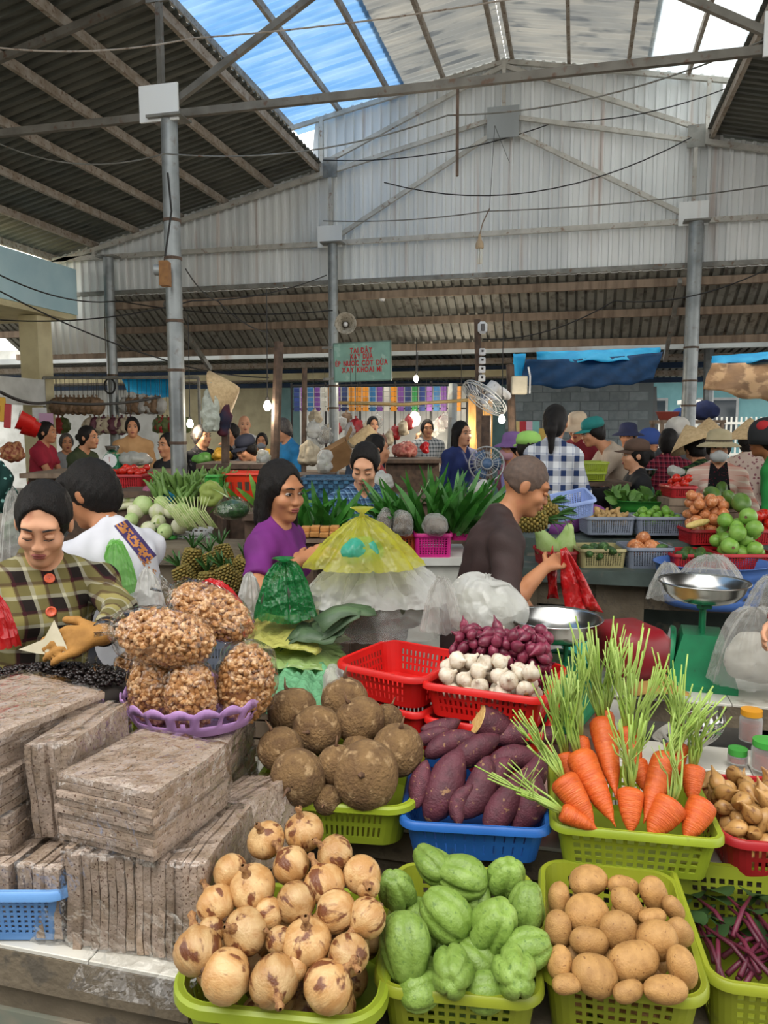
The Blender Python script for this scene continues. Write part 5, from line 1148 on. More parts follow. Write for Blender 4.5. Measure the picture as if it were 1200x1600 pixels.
# ------------------------------------------------------------------ pandan leaves, crates and tables in the centre
m_pand = M('pandan leaf', '2f6a24', '437f30', 8, .4, trl=.25, var=.2); m_pand2 = M('pandan leaf pale', '6f9a3c', '5a8a34', 8, .4, trl=.25, var=.15)
lf_me = []
for s_ in range(4):
    vs = []; n = 8; bend = .12 + .1 * s_
    for i in range(n + 1):
        t_ = i / n; w_ = .014 * max(.0, math.sin(PI * min(1, .12 + t_ * .88))) ** .7
        for j in (-1, 0, 1): vs.append((j * w_, -bend * t_ * t_, t_ * (1 - .18 * bend * 4 * t_) + (.004 if j else 0)))
    lf_me.append(MB().add(vs, [(3 * i + j, 3 * i + j + 1, 3 * i + j + 4, 3 * i + j + 3) for i in range(n) for j in (0, 1)]).mesh('leaf', True))
def pandan(c, w_, n, ln, label, m=None, spread=.5, up=.9, seed=0, scl=1.):
    t = T('pandan_bunch', label, 'leaves', c, YAW); rg = random.Random(seed)
    for k in range(n):
        x = rg.uniform(-1, 1); y = rg.uniform(-.5, .5); a = Vector((x * spread + rg.gauss(0, .25), y + rg.gauss(0, .35) - .1, up)); l_ = ln * rg.uniform(.7, 1.1)
        link('leaf', lf_me[k % 4], m or m_pand, t, (x * w_, y * w_ * .6, rg.uniform(0, .02)), rdir(a, rg.uniform(0, 6.28)), (1.25 * scl, l_, l_))
    return t
def table(x0, y0, x1, d, z, label, dep=.5, m=None, legs=True, th=.04):
    A, B = PD(x0, y0, d), PD(x1, y0, d); c = (A + B) / 2; w_ = (B - A).length; t = T('table', label, 'table', (c.x, c.y, 0), YAW)
    MB().box((0, dep / 2, z - th / 2), (w_, dep, th)).build('top', m or m_wood2, t)
    for sx in (-1, 1):
        for sy in (.05, dep - .05): MB().box((sx * (w_ / 2 - .03), sy, (z - th) / 2), (.05, .05, z - th)).build('leg', m or m_wood2, t)
    return t
m_pale = M('pale painted board', 'b9bab2', 'a5a69e', 6, .7)
zt = PD(680, 872, 4.05).z
t = T('cabinet', 'pale painted box table under the pink crate', 'table', Vector((PD(665, 872, 4.25).x, PD(665, 872, 4.25).y, 0)), YAW); MB().box((0, .05, zt / 2 - .02), (.42, .45, zt - .04)).build('body', m_pale, t); MB().box((0, .05, zt - .02), (.46, .5, .04)).build('top', m_white, t)
def crate(x0, y0, x1, y1, d, m, label, dep=.24, **kw):
    A, B = PD(x0, y0, d), PD(x1, y0, d); h = (y1 - y0) / FPX * d; return basket(A, B, dep, h, m, label, kw.pop('style', 'fine'), rc=.02, name='crate', cat='crate', taper=.95, lip=.006, **kw)
ck = crate(648, 834, 706, 872, 4.05, P_PINK, 'magenta plastic crate in front of the pandan leaves'); crate(706, 812, 735, 845, 4.2, P_PINK, 'second magenta crate half hidden behind the man'); crate(612, 835, 650, 872, 4.1, plastic('orange crate', 'b8502a'), 'orange crate left of the magenta crate')
for k, (x0, x1, y0, y1) in enumerate([(655, 705, 800, 838), (610, 648, 795, 838), (588, 615, 792, 832)]): bag(x0, y0, x1, y1, 4.05, f_milk, ('clear bag of dark roots in the magenta crate', 'clear bag of dark roots on the orange crate', 'clear bag of roots at the left of the orange crate')[k], M('dark roots', '4f3f33', '6b5a48', 30, .8, bump=.5), 0, 40 + k, .7, .012)
pandan(PD(688, 835, 4.2), .2, 150, .40, 'large spray of dark green pandan leaves above the magenta crate', spread=.9, seed=1)
pandan(PD(490, 828, 4.0), .13, 50, .26, 'pandan leaves between the purple T-shirt and the blue check shirt', spread=.6, seed=2)
pandan(PD(598, 812, 4.1), .05, 14, .13, 'small tuft of pandan leaves on the lap of the blue check woman', spread=.5, seed=5)
pandan(PD(400, 800, 4.6), .1, 14, .34, 'yellow green long leaves left of the purple T-shirt woman', m_pand2, spread=.8, seed=3, up=.5)
m_tofu = M('tan blocks', 'b07c42', '98682f', 40, .8)
t = T('cake_stack', 'stack of tan cake slabs right of the purple T-shirt woman', 'food', PD(505, 838, 3.6), YAW)
for k in range(8): MB().box(((k % 4) * .045 - .08, (k // 4) * .04 - .05, .015 + .022 * (k // 4) + .003 * (k % 2)), (.042, .07, .022), bev=.003).build('slab', m_tofu, t)
MB().box((0, 0, -.01), (.24, .16, .02)).build('board', m_wood, t)
tt = table(470, 845, 545, 3.55, PD(505, 845, 3.55).z, 'small dark table under the tan cakes', .3)
# ------------------------------------------------------------------ stall on the right
m_slabg = M('grey green slab', '4d5a55', '3f4a46', 6, .7, c3='6d6a60', sc3=9)
ZR = .78; q0 = PZ(830, 893, ZR); Y0 = PZ(1000, 893, ZR).y
st = T('stall_counter', 'grey green concrete stall on the right with vegetable baskets', 'counter', (0, Y0, 0))
MB().box((1.3, .2, ZR - .04), (3.7, .5, .08)).build('slab', m_slabg, st); MB().box((1.3, .62, .45), (3.7, .42, .9)).build('middle_tier', m_slabg, st); MB().box((1.3, 1.15, .49), (3.7, .66, .98)).build('rear_tier', m_slabg, st)
for xx in (-.35, .28, 1.6, 2.8): MB().box((xx, .35, (ZR - .08) / 2), (.28, .6, ZR - .08)).build('pier', m_conc, st)
MB().box((1.3, .10, ZR - .16), (3.6, .06, .16)).build('apron', m_conc, st); None
def rb(x0, x1, yr, yb, z, m, label, key, dep=.26, style='fine', name='basket', **kw):
    """basket whose base front edge is seen at row yb on height z"""
    A, B = PZ(x0, yb, z), PZ(x1, yb, z); h = (yb - yr) / FPX * depth(A) * 1.0; u = Vector((0, 0, h)); return basket(A + u, B + u, dep, h, m, label, style, key, name, rc=.025, taper=.93, lip=.008, **kw)
rb(846, 904, 862, 886, ZR, P_DRED, 'red basket holding two pale gourds behind the man', 'r1'); rb(907, 979, 858, 888, ZR, P_TAN, 'tan basket of dark green cucumbers', 'r2'); rb(982, 1053, 856, 889, ZR, P_GREY, 'slate blue basket with jicama and a cucumber', 'r3'); rb(1053, 1124, 866, 893, ZR, P_DRED, 'red basket of dark leaves left of the green fruit', 'r4'); rb(1128, 1215, 866, 896, ZR, P_DRED, 'red basket of round green fruit at right', 'r5', dep=.32)
Z2 = .93; rb(917, 993, 808, 836, Z2, P_GREY, 'grey basket of ginger', 'r6'); rb(996, 1076, 808, 837, Z2, P_GREY, 'grey basket of small limes', 'r7'); rb(1080, 1150, 828, 852, .90, P_DRED, 'red basket of orange onions', 'r8'); rb(1160, 1230, 828, 852, .90, P_DRED, 'red basket of tomatoes at the right edge', 'r9')
rb(965, 1080, 834, 860, .80, plastic('grey green', '8fae9e'), 'grey green lattice basket behind the slate blue basket', 'r10', dep=.2)
m_lime = M('lime skin', '5f8f2c', '76a53c', 40, .45, var=.15); m_guava = M('green fruit skin', '86b04c', '6d9a3a', 30, .4, bump=.1, bsc=120, var=.1); m_cuc = M('cucumber skin', '2f4f22', '436a30', 40, .45, var=.15, c3='6a8a4a', sc3=90); m_tom = M('tomato skin', 'c22a18', 'ad2012', 20, .25, var=.12); m_oran = M('orange onion skin', 'c88050', 'b06838', 50, .4, var=.14, c3='e0b088', sc3=60); m_ging = M('ginger skin', 'b99a68', 'a5844f', 60, .75, bump=.4, bsc=200, var=.1); m_gour = M('pale gourd skin', '9bb868', 'b0c884', 20, .5, bump=.1, bsc=90, var=.08); m_turn = M('white turnip skin', 'cfcdb4', 'b9c08c', 18, .5, var=.08, c3='a0b060', sc3=16); m_cabb = M('cabbage leaf', 'b6c98c', '9db870', 14, .55, bump=.4, bsc=40)
sp_me = [blob('fruit', ellprof(.03, .058), 14, .002, 30, seed=s) for s in range(3)]; el_me = [blob('cucumber', ellprof(.022, .16, 12, 1.5), 12, .002, 30, seed=s, bend=.01 * s) for s in range(3)]
lb_me = MB().lathe([(.001, .03), (.005, .031), (.004, .027)], 6).mesh('stem_end')
def fruit(key, n, r, m, name, cat, label, grp, mes=sp_me, base=.029, long_=False, stem=False, zb=.01, **kw):
    for i, (p, ri) in enumerate(heap(BASK[key], n, r, BASK[key]['h'] * .5, seed=hash(key) % 7 + 3 if False else len(label), **kw)):
        if stem:
            t = T(name, label, cat, p, randrot(), grp, scl=ri / base); link('skin', mes[i % len(mes)], m, t); link('stem_end', lb_me, m_root, t)
        else: veg(name, mes[i % len(mes)], m, p, (random.uniform(1.2, 1.9), random.uniform(-.3, .3), random.uniform(-.5, .5)) if long_ else randrot(), ri / base, label, cat, grp)
fruit('r7', 46, .024, m_lime, 'lime', 'lime', 'small green lime in the grey basket', 'limes', stem=True)
fruit('r5', 20, .046, m_guava, 'green_fruit', 'fruit', 'round green fruit heaped in the red basket at right', 'round green fruit', stem=True)
fruit('r8', 40, .032, m_oran, 'onion', 'onion', 'orange onion heaped in the red basket on the right stall', 'orange onions', on_me, .042)
fruit('r9', 26, .032, m_tom, 'tomato', 'tomato', 'ripe tomato heaped in the red basket at the right edge', 'tomatoes at right', stem=True)
fruit('r2', 12, .026, m_cuc, 'cucumber', 'cucumber', 'dark green cucumber in the tan basket', 'cucumbers', el_me, .021, True)
fruit('r4', 10, .024, m_cuc, 'gourd_leaf', 'vegetable', 'long dark green gourd in the red basket left of the green fruit', 'long gourds', el_me, .018, True)
fruit('r6', 26, .026, m_ging, 'ginger_root', 'ginger', 'knobbly ginger root in the grey basket', 'ginger roots', [blob('ginger', [(.003, -.04), (.015, -.036), (.02, -.02), (.013, -.005), (.021, .012), (.014, .024), (.016, .034), (.003, .042)], 10, .012, 40, seed=s, bend=.02) for s in range(3)], .024)
fruit('r3', 5, .045, m_oran, 'jicama', 'tuber', 'pale brown jicama in the slate blue basket', 'jicama on the right stall', ji_me, .05)
b_ = BASK['r1']; gp = [(.002, -.1), (.03, -.095), (.052, -.07), (.055, -.03), (.04, .01), (.026, .045), (.02, .07), (.008, .085)]
for k, (x, a) in enumerate(((-.06, (-.5, -.3, 1)), (.06, (.2, -.2, 1)))):
    t = T('gourd', ('pale green pear-shaped gourd, left one behind the man', 'pale green pear-shaped gourd, right one with stalk')[k], 'gourd', b_['c'] + Matrix.Rotation(b_['rz'], 3, 'Z') @ Vector((x * 1.2, .03 * k, .14)), rdir(a), 'pale gourds', scl=1.35); link('skin', blob('gourd', gp, 20, .004, 12, seed=k), m_gour, t); MB().tube([(0, 0, .08), (.004, 0, .1)], [.006, .004], 6).build('stalk', m_root, t)
bl = BASK['r3']; veg('cucumber', el_me[1], m_cuc, bl['c'] + Vector((.06, -.03, .115)), rdir((1, .2, .1)), 1., 'single cucumber lying in the slate blue basket', 'cucumber', None)
# tiers behind: greens basin, small scale, dried slices, corn, mangoes, tomatoes
ZB = 1.0; p = PZ(1000, 805, ZB); bs = T('basin', 'shallow green basin of leafy greens', 'basin', p + Vector((0, .1, 0))); thick(MB().lathe([(.001, 0), (.16, 0), (.2, .05), (.23, .1), (.235, .1)], 32, sq=.7).build('body', P_GREEN, bs, True), .004)
def greens(c, w_, d_, n, label, m, ln=.1, seed=0, wide=.03, name='leaf_bunch'):
    t = T(name, label, 'greens', c, YAW); rg = random.Random(seed); n_ = 5; vs = []
    for i in range(n_ + 1):
        q = i / n_
        for j in (-1, 0, 1): vs.append((j * wide * math.sin(PI * min(1, q * .85 + .12)), -.25 * ln * q * q, ln * q + (0 if j else -.006)))
    me = MB().add(vs, [(3 * i + j, 3 * i + j + 1, 3 * i + j + 4, 3 * i + j + 3) for i in range(n_) for j in (0, 1)]).mesh('leaf', True)
    for k in range(n): link('leaf', me, m, t, (rg.uniform(-w_, w_), rg.uniform(-d_, d_), rg.uniform(0, .05)), rdir((rg.gauss(0, .7), rg.gauss(0, .7), .55), rg.uniform(0, 6)), rg.uniform(.7, 1.2))
    return t
m_leaf = M('leafy greens', '4f7a30', '6b9844', 14, .5, trl=.2, var=.25); m_leaf2 = M('dark greens', '2c5224', '3f6a30', 14, .5, trl=.2, var=.25)
greens(p + Vector((0, .1, .08)), .19, .12, 60, 'heap of leafy greens in the green basin', m_leaf, seed=1)
q = PZ(1008, 790, 1.0) + Vector((0, .2, 0)); scale_((q.x, q.y, .99), YAW + R(160), 'green spring scale standing behind the greens basin', .12, .3, s=.85)
def loose(pts, me, m, name, cat, label, grp, z, s=1., rot=None):
    for i, (x, y) in enumerate(pts): veg(name, me[i % len(me)], m, PZ(x, y, z + .0012 * 0), rot or randrot(), s, label, cat, grp)
m_dry = M('dried slices', 'a8752f', '8f6024', 40, .8); ds = [MB().box((0, 0, 0), (.075, .05, .006), bev=.001).mesh('slice')]
t = T('tray', 'orange brown tray of dried tan slices', 'tray', PZ(1085, 805, 1.0) + Vector((0, .1, 0)), YAW); basket_parts(t, .3, .22, .05, plastic('orange', 'b8582a'), 'fine', rc=.03)
for k in range(26): tag(link('dried_slice', ds[0], m_dry, None, t.location + Vector((random.uniform(-.12, .12), random.uniform(-.09, .09), .045 + .0035 * k)), (random.uniform(-.5, .5), random.uniform(-.5, .5), random.uniform(0, 3))), 'flat tan dried slice on the orange tray', 'food', 'dried slices')
m_corn = M('pale corn', 'd8c07a', 'c8ac5c', 60, .6); 
for k, (x, y, a) in enumerate([(1100, 812, .5), (1112, 806, .6), (1122, 798, .45), (1090, 818, .3), (1130, 806, .4)]): veg('corn_cob', el_me[k % 3], m_corn, PZ(x, y, 1.04), rdir((math.cos(a), .4, .25)), 1., ['pale corn cob, lowest of five in front of the dried slices', 'pale corn cob, second of five', 'pale corn cob, highest of five', 'pale corn cob, leftmost of five', 'pale corn cob, rightmost of five'][[0, 1, 2, 3, 4][k]], 'corn', 'corn cobs')
for k, (x, y) in enumerate([(1112, 772), (1140, 780), (1158, 786), (1128, 764)]): veg('mango', po_me[k], M('dark green mango', '4a6a28', '5d7d34', 30, .4, var=.1), PZ(x, y, 1.16), randrot(), 1.5, ['dark green mango, leftmost in front of the masked woman', 'dark green mango, second in front of the masked woman', 'dark green mango, rightmost in front of the masked woman', 'dark green mango at the back in front of the masked woman'][k], 'mango', 'mangoes')
rb(1050, 1090, 760, 778, 1.14, P_DRED, 'red basket of glossy tomatoes in the middle of the right stall', 'r11'); fruit('r11', 11, .03, m_tom, 'tomato', 'tomato', 'glossy red tomato in the middle of the right stall', 'tomatoes in the middle', stem=True)
rb(905, 952, 722, 738, 1.27, P_LIME, 'lime green basket in front of the teal cap person', 'r12'); rb(905, 948, 738, 752, 1.2, P_LIME, 'second lime green basket under the first one', 'r13')

for x0, x1, yb, z, d_, lab in ((1046, 1095, 779, 1.14, .3, 'wooden riser under the middle tomatoes'), (1100, 1170, 790, 1.115, .3, 'wooden riser under the mangoes')):
    A, B = PZ(x0, yb, z), PZ(x1, yb, z); c_ = (A + B) / 2; o = T('riser', lab, 'box', (c_.x, c_.y, .98), YAW)
    for k in range(3): MB().box((0, d_ / 2, (z - .98) * (k + .5) / 3), ((B - A).length, d_, (z - .98) / 3 - .004)).build('slat', m_wood, o)
o = T('table', 'small dark table under the stacked lime green baskets', 'table', (PZ(928, 752, 1.2).x, PZ(928, 752, 1.2).y + .15, 0), YAW); MB().box((0, 0, 1.18), (.5, .4, .03)).build('top', m_wood2, o)
for sx in (-.22, .22): MB().box((sx, 0, .585), (.05, .36, 1.17)).build('leg', m_wood2, o)
A = PD(858, 790, 4.3); B = PD(924, 772, 4.25); t = T('basket', 'pale blue basket tilted over the pineapples', 'basket', (A + B) / 2 + Vector((0, .1, -.09)), (R(14), R(-12), YAW)); basket_parts(t, .25, .2, .1, plastic('pale blue', '93a8d8', '8398ca'), 'fine', rc=.02)
m_pine = M('pineapple skin', '7d6a2c', '5f5a24', 60, .7, bump=.5, bsc=120, c3='a88a3c', sc3=90); pcr = [(.002, -.09), (.03, -.085), (.05, -.06), (.056, -.01), (.054, .04), (.042, .075), (.02, .088)]
def pineme():
    mb = MB(); 
    for i in range(11):
        z = -.078 + .0152 * i; r_ = np.interp(z, [q[1] for q in pcr], [q[0] for q in pcr])
        for k in range(12): a = 2 * PI * (k + .5 * (i % 2)) / 12; mb.sph((r_ * .93 * math.cos(a), r_ * .93 * math.sin(a), z), (.0135, .0135, .009), 6, 4)
    mb.lathe([(max(.001, q[0] - .008), q[1]) for q in pcr], 14); return mb.mesh('pineapple', True)
pn_me = pineme()
def pineapple(p, axis, label, grp, s=1.):
    t = T('pineapple', label, 'pineapple', p, rdir(axis), grp, scl=s); link('fruit', pn_me, m_pine, t)
    for k in range(12): link('crown_leaf', lf_me[k % 4], m_leaf2, t, (0, 0, .08), rdir((math.cos(k * 2.4) * .6, math.sin(k * 2.4) * .6, 1), k), (.5, .13, .13))
for k, (x, y, d_, a) in enumerate([(836, 788, 4.2, (.9, .1, .1)), (848, 802, 4.15, (.9, 0, 0)), (830, 814, 4.1, (.9, .1, .1))]): pineapple(PD(x, y, d_), a, ['pineapple behind the man, topmost', 'pineapple behind the man, middle one', 'pineapple behind the man, lowest'][k], 'pineapples behind the man')
# ------------------------------------------------------------------ stall on the left
ZL = .92; p = PZ(250, 856, ZL); sl = T('stall_counter', 'brick-edged stall on the left piled with turnips and cabbages', 'counter', (p.x, p.y, 0), R(8))
MB().box((.05, .2, ZL - .05), (.95, .42, .1)).build('slab', m_conc, sl); MB().box((.05, .22, (ZL - .1) / 2), (.9, .36, ZL - .1)).build('base', m_conc, sl)
m_lblk = M('pale block', 'a59a8c', '8f8476', 20, .9, bump=.4, var=.12); lme = MB().box((0, 0, 0), (.1, .1, .056), bev=.004).mesh('block'); q = PD(348, 845, 4.0); bl = T('block_ledge', 'low ledge of pale blocks left of the purple T-shirt woman', 'ledge', (q.x, q.y, 0), YAW)
for j in range(15):
    for i in range(4): link('block', lme, m_lblk, bl, (-.15 + .103 * i + (.05 if j % 2 else 0), .05, .03 + .059 * j))
def lb2(x0, x1, yr, yb, d, m, label, key, **kw):
    A, B = PD(x0, yr, d), PD(x1, yr, d); h = (yb - yr) / FPX * d; return basket(A, B, kw.pop('dep', .28), h, m, label, kw.pop('style', 'fine'), key, rc=.025, taper=.95, lip=.007)
lb2(270, 318, 832, 856, 4.9, P_WHITE, 'white lattice basket at the edge of the left stall', 'l1', style='wide'); lb2(246, 272, 838, 862, 4.85, P_GREEN, 'green basket beside the white lattice basket', 'l2'); lb2(228, 247, 842, 868, 4.8, P_DRED, 'red basket corner on the left stall', 'l3')
TUR = [(222, 790, 30), (246, 800, 26), (212, 800, 24), (252, 786, 22), (268, 800, 24), (247, 816, 22), (258, 830, 22), (280, 822, 24), (232, 826, 24), (205, 812, 22)]
for i, (x, y, s_) in enumerate(TUR):
    d_ = 5.0 - .004 * (y - 790); p = PD(x, y, d_); lab = spots(TUR, 'round white green turnip on left stall')[i]; t = T('turnip', lab, 'turnip', p, randrot(), 'turnips on the left stall', scl=s_ / 2 / FPX * d_ / .05); link('root', ji_me[i % 4], m_turn if i % 3 else m_cabb, t); link('stalk', tail_me, m_leaf, t)
for i, (x, y) in enumerate([(180, 782), (192, 776), (200, 790), (186, 792), (208, 780)]): veg('radish', el_me[i % 3], m_turn, PD(x, y, 5.15), rdir((1, .2, .1)), 1.1, ['long white radish at the left of the turnips, leftmost', 'long white radish at the left of the turnips, topmost', 'long white radish at the left of the turnips, lower right', 'long white radish at the left of the turnips, lowest', 'long white radish at the left of the turnips, right'][i], 'radish', 'white radishes')
for i, (x, y, a) in enumerate([(284, 800, (.2, -.2, 1)), (292, 815, (-.4, -.2, 1)), (300, 806, (.4, .2, 1))]): veg('pear_gourd', ch_me[i], m_gour, PD(x, y, 4.9), rdir(a), 1.0, ['pale green gourd beside the lemongrass, left', 'pale green gourd beside the lemongrass, front', 'pale green gourd beside the lemongrass, right'][i], 'gourd', 'gourds by the lemongrass')
t = T('lemongrass_bundle', 'bundle of lemongrass stalks leaning on the left stall', 'lemongrass', PD(300, 815, 4.7), YAW); m_lem = M('lemongrass', 'b9c08a', '93a860', 20, .6)
for k in range(16): a = (k - 8) * .05; MB().tube([(a * .3 + .05, 0, -.03 - .004 * (k % 4)), (a * .3 - .03, .02, .07), (a * .5 - .07, .04, .15)], [.006, .005, .003], 6).build('stalk', m_lem, t, True)
lb2(318, 342, 742, 770, 5.3, P_GREEN, 'green basket under the long leaves', 'l4')
m_ban = M('green banana', '5c7d3a', '6f9048', 20, .5, var=.12); bn_me = [blob('banana', [(.002, -.08), (.012, -.075), (.017, -.05), (.018, 0), (.016, .05), (.008, .075), (.006, .095)], 8, .0, 1, seed=0, bend=.03)]
def bananas(c, n, w_, label, seed=0):
    t = T('banana_bunch', label, 'bananas', c, YAW); rg = random.Random(seed)
    for k in range(n): x = rg.uniform(-1, 1); z = rg.uniform(0, 1); link('banana', bn_me[0], m_ban, t, (x * w_, rg.uniform(-.06, .06), z * w_ * .7), rdir((x * .6 + rg.gauss(0, .25), rg.gauss(-.3, .3), 1), rg.uniform(0, 6)))
bananas(PD(275, 775, 5.1), 60, .14, 'large heap of green bananas in front of the near column'); bananas(PD(340, 758, 5.5), 26, .1, 'green bananas under the wooden hat post', 3)
lb2(165, 220, 742, 765, 5.6, P_DRED, 'red tray of chillies and tomatoes behind the white T-shirt person', 'l5', dep=.4)
fruit('l5', 40, .026, m_tom, 'tomato', 'tomato', 'small red tomato in the tray behind the white T-shirt', 'tomatoes on the left', stem=False)
bag(218, 752, 260, 790, 5.2, f_pink, 'pink plastic bag between the bananas and the turnips', None, .02, 51, .7, .02); bag(250, 762, 275, 785, 5.1, f_lbl, 'small blue plastic bag beside the pink bag', None, 0, 52, .7, .02); bag(180, 765, 245, 790, 5.5, f_milk, 'clear bags of greens behind the turnips', m_dinner, 0, 53, .7, .02); bag(310, 750, 350, 790, 5.0, M('pale olive leaf wrap', '8a9a48', '78883c', 8, .6), 'olive green wrapped bundle below the bananas', None, 0, 54, .7, .015)
t = T('melon_tray', 'dark green watermelon wrapped in clear film', 'watermelon', PD(364, 812, 4.2), YAW); link('melon', blob('melon', ellprof(.088, .11, 12), 22, .003, 10), M('watermelon rind', '1f3a1f', '2f5a2c', 14, .35, stretch=(6, 6, 1)), t, (0, 0, .055)); link('film', sheetbag(.098, .098, .08, .012, 22, 3, 0, 26, 14), f_bag, t)
rgp = random.Random(8)
for k in range(9):
    x, y = [(312, 900), (334, 884), (356, 905), (375, 890), (300, 878), (325, 915), (350, 872), (370, 915), (290, 905)][k]; pineapple(PD(x, y, 3.75 - .1 * (k % 3)), (rgp.uniform(-.5, .5), rgp.uniform(-.3, .3), 1), 'pineapple with grey green crown on the floor left of the purple T-shirt woman', 'pineapples on the left', .8)
t = T('crate', 'platform crate under the pineapples on the left', 'crate', (PD(335, 915, 3.75).x, PD(335, 915, 3.75).y, 0), YAW); basket_parts(t, .5, .4, PD(335, 935, 3.75).z - .05, P_GREY, 'fine', rc=.03)
# red open crate and blue woven hamper in the centre
t = T('crate', 'bright red plastic crate with tall slots behind the purple T-shirt woman', 'crate', PD(392, 780, 5.6), YAW); basket_parts(t, .34, .3, .2, plastic('scarlet', 'd83a1c', 'c83016'), 'wide', rc=.03, seg=(.035, .02), rows=1)
t = T('hamper', 'large blue woven hamper behind the pandan leaves', 'basket', PD(520, 800, 5.6), YAW); m_weave = M('blue woven plastic', '27506c', '1d3d56', 50, .5, bump=.6, bsc=90); basket_parts(t, .42, .36, .26, m_weave, 'fine', rc=.06, seg=(.001, .02)); 
for k in range(14): MB().lathe([(.0, 0)] and [(.002, 0)], 3) if False else None
m_slats = M('blue weave strip', '3a6c8c', '2c5673', 30, .5)
for j in range(7):
    for k in range(11):
        if (j + k) % 2 == 0: MB().box((-.18 + .036 * k, -.175 - .0015 * j, .04 + .032 * j), (.03, .006, .026)).build('weave_strip', m_slats, t)
